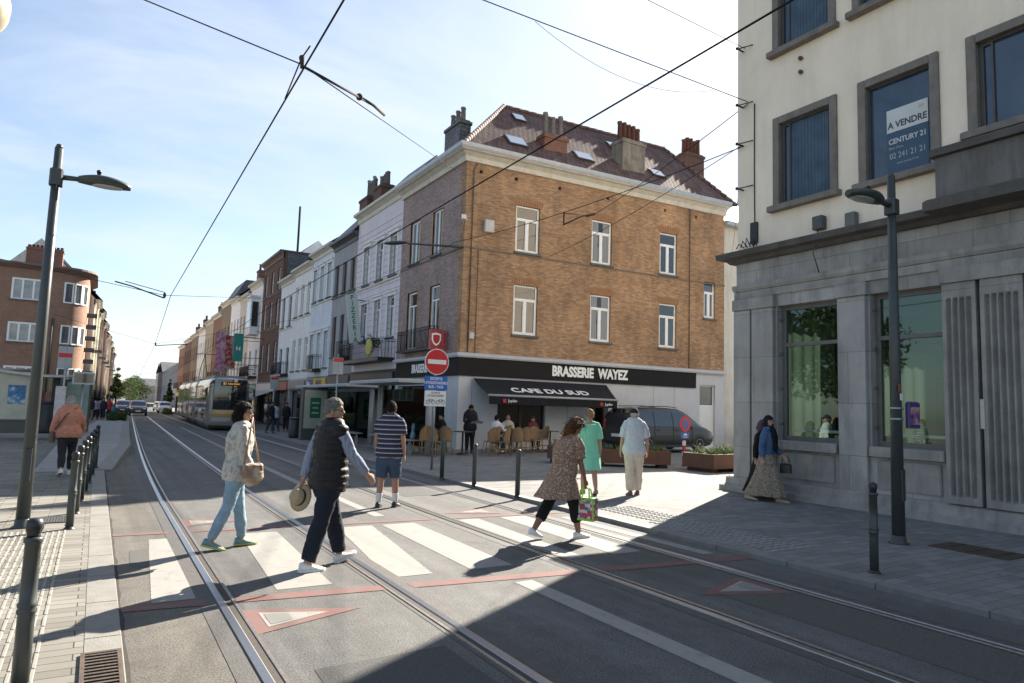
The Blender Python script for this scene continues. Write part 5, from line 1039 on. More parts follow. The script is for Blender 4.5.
m = MB(); m.mi = 0; m.box(.02, .08, -.025, -.02, .1, .19); m.mi = 1; m.box(-.01, .03, -.025, -.02, .22, .31); m.build('sticker_sheet', [WHITEP, M('orange_red', (.42, .08, .03), .6)], stk)
# bollards
def make_bollard(label, loc, H_=.92, rich=True, group='bollards along the kerbs'):
    t = thing('bollard', label, 'bollard', loc, 0, group)
    m = MB()
    if rich: m.lathe([(.044, 0), (.043, .35), (.043, .40), (.050, .41), (.050, .425), (.043, .435), (.050, .445), (.050, .46), (.042, .47), (.040, H_ - .14), (.048, H_ - .135), (.048, H_ - .11), (.040, H_ - .105)], n=18)
    else: m.lathe([(.046, 0), (.046, H_ - .03), (.042, H_ - .005), (.02, H_)], n=16)
    m.build('post', POST, t)
    m = MB(); m.lathe([(.066, -.01), (.066, .006), (.052, .014), (.045, .03), (.03, .03)], n=18); m.build('base_ring', BLACK, t)
    if rich:
        m = MB(); m.lathe([(.032, H_ - .105), (.034, H_ - .092), (.041, H_ - .07), (.045, H_ - .045), (.040, H_ - .015), (.025, H_ - .002), (.006, H_)], n=18); m.build('knob', BLACK, t)
    return t
b0 = make_bollard('dark bollard with ball top nearest the camera, beside the rusty drain grate', (-.24, 4.78, .01), .93)
rowL = [((-.155, 10.0), 'front bollard of the row on the left kerb'), ((-.12, 11.25), 'second bollard of the row on the left kerb'), ((-.08, 12.5), 'third bollard of the row on the left kerb'), ((-.04, 13.7), 'fourth bollard of the row on the left kerb'), ((.0, 15.0), 'fifth bollard of the row on the left kerb'), ((.05, 16.4), 'sixth bollard of the row on the left kerb, near the platform ramp'), ((.1, 17.9), 'last bollard of the row on the left kerb, at the platform ramp')]
for (x, y), lab in rowL: c = copy_tree(b0); c.location = (x, y, .01 if y < 17 else .035); c['label'] = lab
c = copy_tree(b0); c.location = (7.06, 4.27, .055); c['label'] = 'dark bollard with ball top on the kerb in front of the bank lamp post'
b1 = make_bollard('plain grey post between the crossing and the cafe, closest to the striped crossing', (6.60, 10.6, .055), .84, False)
for (x, y), lab in (((6.60, 12.25), 'middle one of the three plain grey posts on the right kerb'), ((6.60, 13.75), 'plain grey post beside the no entry sign pole')): c = copy_tree(b1); c.location = (x, y, .055); c['label'] = lab
# road sign group
t = thing('road_sign', 'no entry sign over blue and white plates on a slim pole', 'road sign', (7.20, 15.6, .055))
m = MB(); m.tube([(0, 0, 0), (0, 0, 3.0)], .03, 12); m.build('pole', STEEL, t)
rz = R(0)
def disc(r, y, z, mat, name, par, n=36, th=.004): 
    m = MB(); m.grid([[(r * math.cos(2 * math.pi * k / n), y, z + r * math.sin(2 * math.pi * k / n)) for k in range(n)], [(r * math.cos(2 * math.pi * k / n), y - th, z + r * math.sin(2 * math.pi * k / n)) for k in range(n)]], closed=True, cap0=True, cap1=True, smooth=False); return m.build(name, mat, par)
SR = M('sign_red', (.50, .02, .025), .4, .05, 4); SBL = M('sign_blue', (.02, .12, .42), .4, .05, 4); SWH = M('sign_white', (.68, .68, .67), .4, .04, 4)
d_ = disc(.325, -.04, 2.66, SWH, 'no_entry_plate', t, th=.02); disc(.305, -.06, 2.66, SR, 'red_face', d_)
m = MB(); m.bbox(-.25, .25, -.071, -.065, 2.605, 2.715, .002); m.build('white_bar', SWH, d_)
m = MB(); m.bbox(-.31, .31, -.055, -.035, 1.96, 2.31, .02); p_ = m.build('blue_plate', SBL, t)
for i, s in enumerate(('EXCEPTE', 'UITGEZONDERD', 'BUS - TAXI')): text('lettering', s, .092, SWH, p_, frame((0, -.056, 2.235 - i * .10), (1, 0, 0), (0, 0, 1)), .001, .002, 'CENTER', .9)
m = MB(); m.bbox(-.29, .29, -.055, -.035, 1.56, 1.945, .02); p_ = m.build('white_plate', SWH, t)
for i, s in enumerate(('EXCEPTE', 'UITGEZONDERD')): text('lettering', s, .065, DTX, p_, frame((0, -.056, 1.885 - i * .07), (1, 0, 0), (0, 0, 1)), .001, .001, 'CENTER', .9)
def bike_icon(x0, z0, s):
    m = MB()
    for wx_ in (-.05 * s, .05 * s): m.tube([(x0 + wx_ + .034 * s * math.cos(a), -.058, z0 + .034 * s * math.sin(a)) for a in [2 * math.pi * k / 14 for k in range(15)]], .0055, 5)
    m.tube([(x0 - .05 * s, -.058, z0), (x0 - .02 * s, -.058, z0 + .05 * s), (x0 + .04 * s, -.058, z0 + .05 * s), (x0 + .05 * s, -.058, z0)], .005, 5); m.tube([(x0 - .02 * s, -.058, z0 + .05 * s), (x0, -.058, z0), (x0 + .04 * s, -.058, z0 + .05 * s)], .005, 5); return m
bike_icon(-.13, 1.66, 1.4).build('bicycle_symbol', DTX, p_); bike_icon(.14, 1.66, 1.4).build('moped_symbol', DTX, p_)
# no parking sign
t = thing('no_parking_sign', 'round blue no parking sign with red rim on a red and white post', 'road sign', (15.16, 15.0, .055))
m = MB(); m.mi = 0; m.bbox(-.045, .045, -.03, .03, 0, .78, .005); m.mi = 1
for z in (.30, .62): m.bbox(-.047, .047, -.033, .033, z, z + .14, .004)
m.build('post', [SR, SWH], t)
d_ = disc(.225, -.03, 1.25, SR, 'round_plate', t, th=.02); disc(.15, -.05, 1.25, SBL, 'blue_face', d_)
m = MB(); m.box(-.02, .02, -.058, -.0545, -.16, .16, Matrix.Translation((0, 0, 1.25)) @ Matrix.Rotation(R(45), 4, 'Y')); m.build('red_bar', SR, d_)
m = MB(); m.bbox(-.17, .17, -.05, -.03, .83, 1.01, .01); p_ = m.build('blue_plate', SBL, t)
m = MB(); m.box(-.08, .08, -.055, -.051, .86, .88); m.prism([(-.1, .92), (0, .99), (.1, .92)], -.055, -.051); m.build('white_symbol', SWH, p_)
# corten planters
CORT = M('corten_steel', (.115, .052, .030), .75, .3, 3, bump=.15, stain=.3)
LEAFY = [M('fern_dark', (.035, .07, .016), .8, .3, 9, spec=.12), M('fern_mid', (.07, .13, .024), .8, .3, 9, spec=.12), M('fern_light', (.13, .21, .04), .8, .3, 9, spec=.12)]
def planter(label, plabel, loc, rz, lx, ly, seed, dens):
    t = thing('planter', label, 'planter', loc, rz, 'rust coloured planters before the cafe')
    m = MB(); m.bbox(-lx / 2, lx / 2, -ly / 2, -ly / 2 + .012, .10, .48, .004); m.bbox(-lx / 2, lx / 2, ly / 2 - .012, ly / 2, .10, .48, .004); m.bbox(-lx / 2, -lx / 2 + .012, -ly / 2 + .014, ly / 2 - .014, .10, .48, .004); m.bbox(lx / 2 - .012, lx / 2, -ly / 2 + .014, ly / 2 - .014, .10, .48, .004)
    for q in (-1, 1): m.box(-lx / 2, lx / 2, q * (ly / 2 - .04) - .035, q * (ly / 2 - .04) + .035, .482, .492); m.box(q * (lx / 2 - .04) - .035, q * (lx / 2 - .04) + .035, -ly / 2 + .08, ly / 2 - .08, .482, .492)
    m.build('box', CORT, t)
    m = MB()
    for x in (-lx / 2 + .2, lx / 2 - .2): m.box(x - .12, x + .12, -ly / 2 + .1, ly / 2 - .1, 0, .10)
    m.build('feet', M('dark_corten', (.05, .025, .018), .8), t)
    m = MB(); m.box(-lx / 2 + .02, lx / 2 - .02, -ly / 2 + .02, ly / 2 - .02, .38, .44); m.build('soil', M('soil', (.03, .022, .016), .95, .4, 8), t)
    p = thing('planter_shrub', plabel, 'plant', (loc[0], loc[1], loc[2] + .42), rz); rd_ = random.Random(seed); m = MB()
    for _ in range(dens):
        bx0, by0 = rd_.uniform(-lx / 2 + .1, lx / 2 - .1), rd_.uniform(-ly / 2 + .1, ly / 2 - .1); hgt = rd_.uniform(.08, .24 + .24 * (mnoise.noise(Vector((bx0 * 2.2, by0 * 2.2, seed))) + .35)); le = rd_.uniform(.1, .4); an = rd_.uniform(0, 6.28); wv = rd_.uniform(.008, .016); m.mi = rd_.randrange(3)
        pr_ = None
        for s in (0, .4, .75, 1.0):
            c_ = Vector((bx0 + math.cos(an) * le * s * s, by0 + math.sin(an) * le * s * s, hgt * (s - .25 * s * s) * 1.2)); sd = Vector((-math.sin(an), math.cos(an), 0)) * wv * (1.05 - s)
            if pr_: m.face([pr_[0] - pr_[1], pr_[0] + pr_[1], c_ + sd, c_ - sd])
            pr_ = (c_, sd)
    m.build('foliage', LEAFY, p)
    return t
planter('rusty brown planter at the left end, before the cafe door', 'low green plant in the left planter', (12.45, 16.75, .055), R(-24), 1.6, .85, 1, 300)
planter('long rusty brown planter behind the man in cream trousers', 'grassy plant in the middle planter', (13.45, 15.45, .055), R(-34), 2.2, .9, 2, 260)
planter('rusty brown planter nearest the bank corner', 'bright green grassy plant beside the bank corner', (15.45, 13.75, .055), R(6), 2.3, 1.05, 3, 1100)
# ================================================================ VEHICLES
def car_paint(name, c): return M(name, c, .28, .06, 2, spec=.6, coat=.8)
CGLASS = glass('car_glass', (.012, .014, .016)); RIM = M('alloy_rim', (.38, .38, .39), .35, .1, 9, metal=.7); TRIM = M('black_trim', (.02, .02, .021), .55, .2, 8)
def car(name, label, cat, loc, rz, st, W_, paint, wheels, rw, group=None, wins=(), shield=None, rear=None, plate=True, front=1):
    """st: stations (x, z0, belt, top); +x is the front"""
    t = thing(name, label, cat, loc, rz, group); hw = W_ / 2
    def ring(x, z0, bl_, tp, wk=1.0):
        w = hw * wk; wt = w - max(0, tp - bl_) * .30
        return [(x, -w * .86, z0), (x, -w * .97, z0 + .10), (x, -w, z0 + .28), (x, -w * .985, bl_), (x, -wt, tp - .06), (x, -wt * .88, tp - .012), (x, 0, tp), (x, wt * .88, tp - .012), (x, wt, tp - .06), (x, w * .985, bl_), (x, w, z0 + .28), (x, w * .97, z0 + .10), (x, w * .86, z0)]
    n = len(st); rows = [ring(x, z0, bl_, tp, .90 if i in (0, n - 1) else (.97 if i in (1, n - 2) else 1.0)) for i, (x, z0, bl_, tp) in enumerate(st)]
    m = MB(); m.grid(rows, closed=True, cap0=True, cap1=True); m.build('body', paint, t)
    def at(x):
        for a, b in zip(st, st[1:]):
            if a[0] <= x <= b[0]: k = (x - a[0]) / max(1e-6, b[0] - a[0]); return [lerp(p, q, k) for p, q in zip(a, b)]
    def sidep(x, f, s, o=.008):
        _, z0, bl_, tp = at(x); wt = hw - max(0, tp - bl_) * .30; k = f
        return (x, s * (lerp(hw * .985, wt, k) + o), lerp(bl_, tp - .06, k))
    for a, b in wins:
        for s in (-1, 1):
            m = MB(); nn = 6
            m.grid([[sidep(lerp(a[0], a[1], i / nn), .06, s), sidep(lerp(b[0], b[1], i / nn), .90, s)] for i in range(nn + 1)]); m.build('side_window', CGLASS, t)
    for nm, rg in (('windscreen', shield), ('rear_window', rear)):
        if not rg: continue
        m = MB(); rws = []
        for i in range(7):
            x = lerp(rg[0], rg[1], i / 6); _, z0, bl_, tp = at(x); wt = hw - max(0, tp - bl_) * .30
            d = .012 * (1 if nm == 'windscreen' else -1)
            rws.append([(x + d, wt * .86 * q, tp - .012 * abs(q) + .008) for q in (-1, -.5, 0, .5, 1)])
        m.grid(rws); m.build(nm, CGLASS, t)
    for x in wheels:
        for s in (-1, 1):
            m = MB(); mm = Matrix.Translation((x, s * (hw - .10), rw)) @ Matrix.Rotation(R(90), 4, 'X')
            m.lathe([(rw * .62, -.10), (rw * .94, -.105), (rw, -.07), (rw, .07), (rw * .94, .105), (rw * .62, .10)], n=26, M=mm); o = m.build('wheel', RUBBER, t)
            m = MB(); mm2 = Matrix.Translation((x, s * (hw + .006), rw)) @ Matrix.Rotation(R(-90 * s), 4, 'X')
            m.lathe([(rw * .66, -.06), (rw * .66, .0), (rw * .58, -.015), (rw * .2, -.03), (rw * .15, 0), (.005, .004)], n=26, M=mm2); m.build('rim', RIM, o)
            m = MB()
            for k in range(13):
                a0, a1 = math.pi * k / 13, math.pi * (k + 1) / 13; ro, ri = rw * 1.20, rw * 1.02
                y_ = s * (hw + .004); m.face([(x + ro * math.cos(a0), y_, rw + ro * math.sin(a0)), (x + ro * math.cos(a1), y_, rw + ro * math.sin(a1)), (x + ri * math.cos(a1), y_ + s * .003, rw + ri * math.sin(a1)), (x + ri * math.cos(a0), y_ + s * .003, rw + ri * math.sin(a0))])
            m.build('wheel_arch', TRIM, t)
    xf, xr = st[-1][0], st[0][0]; zf = st[-2][2]
    for s in (-1, 1):
        m = MB(); m.ell((xf - .10, s * hw * .70, zf - .02), (.16, .16, .075), nu=12, nv=8); m.build('headlight', M('headlight_glass', (.55, .57, .6), .12, .1, 5, spec=1.0), t)
        m = MB(); m.bbox(xr - .012, xr + .10, s * hw * .80 - .07, s * hw * .80 + .07, st[1][2] - .12, st[1][2] + .28, .02); m.build('tail_light', M('tail_light_red', (.30, .015, .015), .25), t)
        xm = (shield[0] if shield else 0.5) + (.15 if shield else 0); m = MB(); m.ell((xm - .05, s * (hw + .11), at(min(xm, st[-1][0]))[2] + .06), (.07, .10, .075), nu=10, nv=8); m.build('mirror', TRIM, t)
    if plate: m = MB(); m.box(xf + .001, xf + .012, -.25, .25, st[-1][1] + .08, st[-1][1] + .2); m.build('number_plate', WHITEP, t); m = MB(); m.box(xr - .012, xr - .001, -.25, .25, st[0][1] + .15, st[0][1] + .27); m.build('number_plate', WHITEP, t)
    return t
MPV = [(-2.36, .42, .80, .90), (-2.33, .32, .98, 1.16), (-2.24, .26, 1.0, 1.50), (-2.02, .22, 1.0, 1.70), (-1.2, .20, 1.0, 1.765), (-.2, .20, .99, 1.78), (.45, .20, .97, 1.73), (.85, .20, .96, 1.58), (1.25, .20, .95, 1.30), (1.52, .20, .93, 1.10), (1.9, .22, .86, 1.0), (2.18, .26, .76, .88), (2.32, .34, .62, .70)]
WINS = [((-2.0, -1.15), (-1.92, -1.12)), ((-1.07, -.12), (-1.04, -.10)), ((-.04, 1.02), (-.02, .62))]
v = car('family_van', 'dark grey family van parked along the cafe wall behind the planters', 'van', (20.1, 21.3, .055), R(1), MPV, 1.82, M('dark_grey_paint', (.026, .027, .030), .35, .06, 2, spec=.4, coat=.25), (-1.45, 1.42), .32, wins=WINS, shield=(.62, 1.46), rear=(-2.22, -2.06))
for s in (-1, 1): m = MB(); m.tube([(-1.7, s * .62, 1.79), (-.3, s * .62, 1.83), (.35, s * .62, 1.78)], .018, 6); m.build('roof_rail', TRIM, v)
m = MB(); m.bbox(-1.6, 1.55, -.925, .925, .20, .30, .01); m.build('sill_trim', TRIM, v)
for x in (-1.10, -.08, .98): m = MB(); m.box(x - .006, x + .006, -.918, -.905, .36, 1.0); m.build('door_seam', BLACK, v)
for x in (-.98, .05): m = MB(); m.bbox(x, x + .17, -.935, -.905, .86, .90, .006); m.build('door_handle', TRIM, v)
m = MB(); m.box(-1.85, 1.0, -.922, -.908, .60, .635); m.build('side_strip', TRIM, v)
SUV = [(-2.1, .45, .85, .95), (-2.05, .35, 1.0, 1.3), (-1.9, .28, 1.02, 1.62), (-1.0, .26, 1.0, 1.70), (0.1, .26, .99, 1.70), (.5, .26, .98, 1.55), (1.0, .26, .97, 1.12), (1.6, .28, .92, 1.02), (1.98, .34, .80, .90), (2.08, .40, .62, .70)]
W2 = [((-1.8, -1.0), (-1.7, -.95)), ((-.92, -.02), (-.9, 0)), ((.06, .72), (.06, .42))]
def onroad(x, y): return (x, y, gz(y))
car('parked_car', 'dark car approaching on the tram track at the far end of the road', 'car', onroad(4.15, 88), R(-92), SUV, 1.80, car_paint('black_car_paint', (.016, .017, .02)), (-1.3, 1.3), .33, wins=W2, shield=(.52, .98), rear=(-1.95, -1.88))
for i, (x, y, pc, lab, rz_) in enumerate((( 8.7, 112, (.55, .55, .55), 'white car parked far along the right kerb', -92), (9.2, 121, (.45, .47, .48), 'silver car parked behind the far white car', -92), (3.0, 100, (.04, .05, .08), 'dark blue car queuing far up the left lane', -92), (4.2, 124, (.30, .05, .04), 'small red car far up the left lane', -92), (9.9, 140, (.5, .5, .5), 'pale car parked furthest along the right kerb', -92))):
    car('parked_car', lab, 'car', onroad(x, y), R(rz_), SUV, 1.78, car_paint('car_paint_%d' % i, pc), (-1.3, 1.3), .33, wins=W2, shield=(.52, .98), rear=(-1.95, -1.88), group='cars in the distance')
# ---------------------------------------------------------------- tram
TR = thing('tram', 'silver and gold articulated tram waiting at the stop with dark wraparound windscreen', 'tram', (6.62, 42.3, gz(42.3) + .01), R(-2.3))
SILV = M('silver_bronze_tram_paint', (.19, .18, .165), .32, .08, 2, spec=.6, coat=.6); GOLD = M('gold_tram_paint', (.42, .27, .09), .35, .1, 3, coat=.5); TGL = glass('tram_glass', (.012, .015, .018))
TW, TH_ = 1.12, 3.06
def tsec(y, wk=1.0, zk=1.0, x0=0):
    w = TW * wk; h = TH_ * zk
    return [(x0 - w * .96, y, .28), (x0 - w, y, .42), (x0 - w, y, 1.9), (x0 - w * .97, y, h * .86), (x0 - w * .86, y, h * .965), (x0 - w * .6, y, h), (x0, y, h * 1.005), (x0 + w * .6, y, h), (x0 + w * .86, y, h * .965), (x0 + w * .97, y, h * .86), (x0 + w, y, 1.9), (x0 + w, y, .42), (x0 + w * .96, y, .28)]
mods = [(0.0, 9.0), (9.5, 15.5), (16.0, 22.0), (22.5, 30.5)]
for i, (a, b) in enumerate(mods):
    m = MB(); ys = [a, b]
    if i == 0: rows = [tsec(.0, .80, .93), tsec(.08, .88, .955), tsec(.35, .96, .985), tsec(.8), tsec(b - .05), tsec(b, .97, .99)]
    else: rows = [tsec(a, .97, .99), tsec(a + .05), tsec(b - .05), tsec(b, .97, .99)]
    m.grid(rows, closed=True, cap0=True, cap1=True); bd = m.build('car_body', SILV, TR)
    m = MB(); m.box(-.85, .85, a + .6, b - .4, TH_ - .05, TH_ + .10); m.build('roof_unit', M('tram_roof_grey', (.20, .20, .205), .5, .1, 3), bd)
    for s in (-1, 1):
        m = MB(); y0_ = a + (1.3 if i == 0 else .35); k = max(3, int((b - y0_) / 1.5)); wd = (b - .3 - y0_) / k
        for j in range(k):
            ya, yb = y0_ + j * wd + .06, y0_ + (j + 1) * wd - .06; door = j % 3 == 1
            m.face([(s * (TW + .006), ya, .5 if door else 1.15), (s * (TW + .006), yb, .5 if door else 1.15), (s * (TW + .006), yb, 1.92), (s * (TW + .006), ya, 1.92)], (s, 0, 0)); m.face([(s * (TW + .006), ya, 1.92), (s * (TW + .006), yb, 1.92), (s * (TW * .98 + .006), yb, 2.5), (s * (TW * .98 + .006), ya, 2.5)], (s, 0, 0))
        m.build('side_window', TGL, bd)
        m = MB(); m.box(s * (TW + .003) - .002, s * (TW + .003) + .002, a + .9, b - .1, .62, .78); m.build('gold_stripe', GOLD, bd)
    m = MB(); m.box(-TW * .92, TW * .92, a + (.5 if i == 0 else .1), b - .1, .10, .30); m.build('underframe', BLACK, bd)
for a in (9.0, 15.5, 22.0):
    m = MB(); rows = [tsec(a + .5 * j / 8, .90 + .03 * (j % 2), .96) for j in range(9)]; m.grid(rows, closed=True, smooth=False); m.build('bellows', RUBBER, TR)
# front: windscreen, bumper, lamps
def fx(u, z, o=.02): return (TW * (.78 + .10 * (1 if abs(u) > .9 else 0)) * u, -o - .015 * (1 - u * u), z)
def fgrid(z0, z1, w0, w1, o): return [[(TW * lerp(w0, w1, j / 5) * u, -o - .10 * (1 - u * u) - .03 * math.sin(math.pi * j / 5), lerp(z0, z1, j / 5)) for u in (-1, -.8, -.5, 0, .5, .8, 1)] for j in range(6)]
m = MB(); m.grid(fgrid(1.18, 2.92, .80, .76, .015)); m.grid([[(-TW * .80, -.015, 1.18), (-TW * .76, -.015, 2.9)], [(-TW * .98, .5, 1.3), (-TW * .96, .5, 2.72)]]); m.grid([[(TW * .80, -.015, 1.18), (TW * .76, -.015, 2.9)], [(TW * .98, .5, 1.3), (TW * .96, .5, 2.72)]]); ws = m.build('windscreen', TGL, TR)
m = MB(); m.grid(fgrid(.76, 1.175, .82, .80, .03)); m.build('gold_nose', GOLD, TR)
m = MB(); m.grid(fgrid(.28, .755, .80, .82, .025)); m.build('bumper', SILV, TR)
m = MB(); m.box(-.55, .55, -.155, -.14, 2.56, 2.78); db = m.build('destination_board', BLACK, TR)
AMB = M('amber_led', (.4, .17, .03), .5); AMB.node_tree.nodes['Principled BSDF'].inputs['Emission Color'].default_value = (1, .36, .04, 1); AMB.node_tree.nodes['Principled BSDF'].inputs['Emission Strength'].default_value = .18
text('lettering', '81', .2, AMB, db, frame((-.33, -.158, 2.67), (1, 0, 0), (0, 0, 1)), .001, .004); text('lettering', 'MARIUS RENARD', .11, AMB, db, frame((.14, -.158, 2.67), (1, 0, 0), (0, 0, 1)), .001, .003, 'CENTER', .75)
for s in (-1, 1):
    m = MB(); m.ell((s * .78, -.03, 1.05), (.13, .05, .09), nu=12, nv=8); m.build('headlight', M('tram_orange_lamp', (.55, .22, .06), .2), TR)
    m = MB(); m.tube([(s * 1.0, .1, 2.5), (s * 1.28, -.1, 2.4)], .02, 6); m.bbox(s * 1.28 - .06, s * 1.28 + .06, -.16, -.06, 1.95, 2.4, .02); m.build('mirror', BLACK, TR)
m = MB(); m.tube([(-.2, -.13, 1.22), (.35, -.16, 1.9)], .015, 5); m.build('wiper', BLACK, ws)
m = MB(); m.tube([(-.4, 18, TH_ + .2), (-.2, 19.2, TH_ + 1.2), (0, 18.2, TH_ + 2.3)], .03, 5); m.tube([(.4, 18, TH_ + .2), (.2, 19.2, TH_ + 1.2), (0, 18.2, TH_ + 2.3)], .03, 5); m.tube([(-.75, 18.2, TH_ + 2.3), (.75, 18.2, TH_ + 2.3)], .03, 5); m.build('pantograph', BLACK, TR)
m = MB(); m.mi = 0
for s in (-1, 1):
    for y in (2.3, 4.1, 12, 13.2, 18.4, 19.6, 26, 27.8): m.lathe([(.30, -.06), (.30, .06)], n=18, M=Matrix.Translation((s * .72, y, .30)) @ Matrix.Rotation(R(90), 4, 'Y'))
m.build('bogie_wheels', BLACK, TR)

# ================================================================ TRAM STOP AND TERRACE
SHG = clear_glass('shelter_glass', (.84, .89, .88), .02, 1.18); ALU = M('shelter_grey_paint', (.24, .25, .26), .45, .1, 6)
def shelter(label, loc, ln, dp=1.5, H_=2.35):
    t = thing('tram_shelter', label, 'tram shelter', loc, R(-1.5)); 
    m = MB(); m.bbox(-dp / 2, dp / 2, 0, ln, H_ - .04, H_ + .08, .04); m.build('roof', M('shelter_roof', (.33, .34, .35), .5, .1, 3), t)
    for y in (.25, ln - .25): m = MB(); m.tube([(dp / 2 - .3, y, 0), (dp / 2 - .3, y, H_ - .05)], .10, 12); m.build('post', ALU, t)
    m = MB(); m.box(dp / 2 - .30, dp / 2 - .28, .4, ln - .4, .25, H_ - .2); m.build('glass_panel', SHG, t)
    m = MB(); m.bbox(dp / 2 - .85, dp / 2 - .45, .7, ln - .7, .44, .48, .01); 
    for y in (.9, ln - .9): m.box(dp / 2 - .7, dp / 2 - .6, y - .03, y + .03, 0, .44)
    m.build('bench', ALU, t); return t
shelter('glass tram shelter on the right pavement, nearer of the two', (8.75, 20.1, gz(22) + .06), 5.3); shelter('glass tram shelter on the right pavement, further one behind the advert board', (9.0, 26.2, gz(30) + .06), 8.8)
def adboard(label, loc, rz, pic, mats, w_=1.25, H_=2.3):
    t = thing('advert_board', label, 'advert board', loc, rz); m = MB(); m.bbox(-w_ / 2, w_ / 2, -.11, .11, 0, .42, .02); m.bbox(-w_ / 2, w_ / 2, -.11, .11, .42, H_, .03); m.build('case', M('advert_case', (.075, .08, .075), .45, .1, 5), t)
    m = MB(); m.bbox(-w_ / 2 + .09, w_ / 2 - .09, -.118, -.111, .50, H_ - .12, .002); p = m.build('poster', mats[0], t)
    pic(t, p, mats); return t
def pic_green(t, p, mats):
    m = MB(); m.bbox(-.26, .26, -.124, -.119, .95, 1.85, .002); m.build('green_label', mats[1], p)
    for z, w_ in ((1.62, .36), (1.40, .28), (1.18, .34)): m = MB(); m.box(-w_ / 2, w_ / 2, -.128, -.125, z - .035, z + .035); m.build('text_bar', mats[2], p)
adboard('advert board with cream poster and green label by the right tram shelter', (8.30, 30.6, gz(31) + .06), R(14), pic_green, [M('cream_poster', (.40, .41, .33), .4, .12, 2), M('poster_green', (.03, .14, .075), .4, .1, 3), M('poster_pale', (.42, .46, .4), .4)])
def pic_blue(t, p, mats):
    m = MB(); m.bbox(-.32, .22, -.124, -.119, 1.05, 1.75, .002); m.build('blue_picture', mats[1], p)
adboard('advert board with pale poster and blue picture at the left tram stop', (-2.45, 31.0, gz(31) + .25), R(6), pic_blue, [M('pale_poster', (.42, .43, .36), .4, .2, 2), pattern('blue_poster_art', 'noise', [(.35, (.02, .09, .22)), (.55, (.06, .22, .42)), (.68, (.5, .5, .5))], rough=.4, scale=5), None], 1.45, 2.35)
t = thing('tram_shelter', 'tram shelter with pale curved roof at the left stop', 'tram shelter', (-2.4, 31.6, gz(31) + .25))
m = MB(); m.grid([[(-3.0 + 4.9 * i / 12, y, 2.18 + .10 * math.sin(i * .5)) for i in range(13)] for y in (-.9, .9)]); m.grid([[(-3.0 + 4.9 * i / 12, y, 2.27 + .10 * math.sin(i * .5)) for i in range(13)] for y in (-.9, .9)]); m.grid([[(-3.0 + 4.9 * i / 12, -.9, 2.18 + .10 * math.sin(i * .5)), ][0:1] + [(-3.0 + 4.9 * i / 12, -.9, 2.27 + .10 * math.sin(i * .5))] for i in range(13)]); m.build('roof', M('pale_shelter_roof', (.45, .45, .43), .5), t)
for x in (-2.6, 1.05): m = MB(); m.bbox(x - .12, x + .12, .2, .5, 0, 2.2, .02); m.build('post', POST, t)
m = MB(); m.box(-2.4, .9, .42, .44, .3, 2.1); m.build('glass_panel', SHG, t)
t = thing('stop_sign', 'white and red tram stop flag on a pole at the left stop', 'tram stop sign', (-1.05, 30.3, gz(30) + .25))
m = MB(); m.tube([(0, 0, 0), (0, 0, 3.25)], .035, 10); m.build('pole', STEEL, t); m = MB(); m.bbox(-.26, .20, -.03, .03, 2.42, 3.22, .02); f = m.build('flag', M('stop_flag_white', (.34, .36, .37), .4), t); m = MB(); m.bbox(-.24, .18, -.036, -.031, 2.82, 2.98, .002); m.build('red_band', SR, f); m = MB(); m.bbox(-.24, .10, -.06, .02, .45, 1.75, .02); m.build('timetable', M('timetable_pale', (.50, .48, .5), .4, .25, 4), t)
t = thing('info_screen', 'small dark information screen on a post at the left stop', 'screen', (-.45, 30.6, gz(30) + .25))
m = MB(); m.tube([(0, .1, 0), (0, .1, 2.0)], .04, 8); m.build('post', STEEL, t); m = MB(); m.bbox(-.36, .36, -.08, .08, 1.85, 2.32, .03); c_ = m.build('case', M('screen_case', (.45, .45, .45), .4), t); m = MB(); m.box(-.30, .30, -.086, -.081, 1.91, 2.26); m.build('screen_face', glass('screen_dark', (.012, .014, .016)), c_)
adboard('advert board with pale green poster behind the woman in the salmon coat', (-.64, 33.0, gz(33) + .25), R(2), lambda *a: None, [M('pale_green_poster', (.22, .34, .31), .35, .2, 3), None, None], .95, 2.1)
def bin_(label, loc, c_, H_=.85, r=.24):
    t = thing('litter_bin', label, 'litter bin', loc); m = MB(); m.lathe([(r * .9, 0), (r, .1), (r, H_ - .05), (r * .92, H_ - .04), (r * .9, H_ - .2)], n=18); m.build('body', c_, t); m = MB(); m.lathe([(r * 1.04, H_ - .06), (r * 1.04, H_), (r * .7, H_ + .03), (.02, H_ + .035)], n=18); m.build('lid', BLACK, t)
DBIN = M('dark_bin', (.025, .027, .028), .5, .2, 6)
bin_('dark litter bin on the right tram stop beside the advert board', (7.95, 32.4, gz(32) + .06), DBIN, .9, .26); bin_('tall dark litter bin left of the stop pole at the left stop', (-1.52, 30.9, gz(31) + .25), DBIN, 1.15, .28)
t = thing('stop_sign', 'white tram stop flag with red top on the right pavement', 'tram stop sign', (8.30, 27.4, gz(27) + .06)); m = MB(); m.tube([(0, 0, 0), (0, 0, 3.6)], .035, 10); m.build('pole', STEEL, t); m = MB(); m.bbox(-.22, .22, -.03, .03, 2.78, 3.45, .02); f = m.build('flag', M('stop_flag_white', (0, 0, 0)), t); m = MB(); m.bbox(-.20, .20, -.036, -.031, 3.28, 3.43, .002); m.build('red_band', SR, f)
t = thing('stop_sign', 'red topped tram stop flag beside the front of the tram', 'tram stop sign', (8.75, 41.0, gz(41) + .06)); m = MB(); m.tube([(0, 0, 0), (0, 0, 3.3)], .035, 8); m.build('pole', STEEL, t); m = MB(); m.bbox(-.22, .22, -.03, .03, 2.4, 3.1, .02); f = m.build('flag', M('stop_flag_white', (0, 0, 0)), t); m = MB(); m.bbox(-.20, .20, -.036, -.031, 2.95, 3.08, .002); m.build('red_band', SR, f)
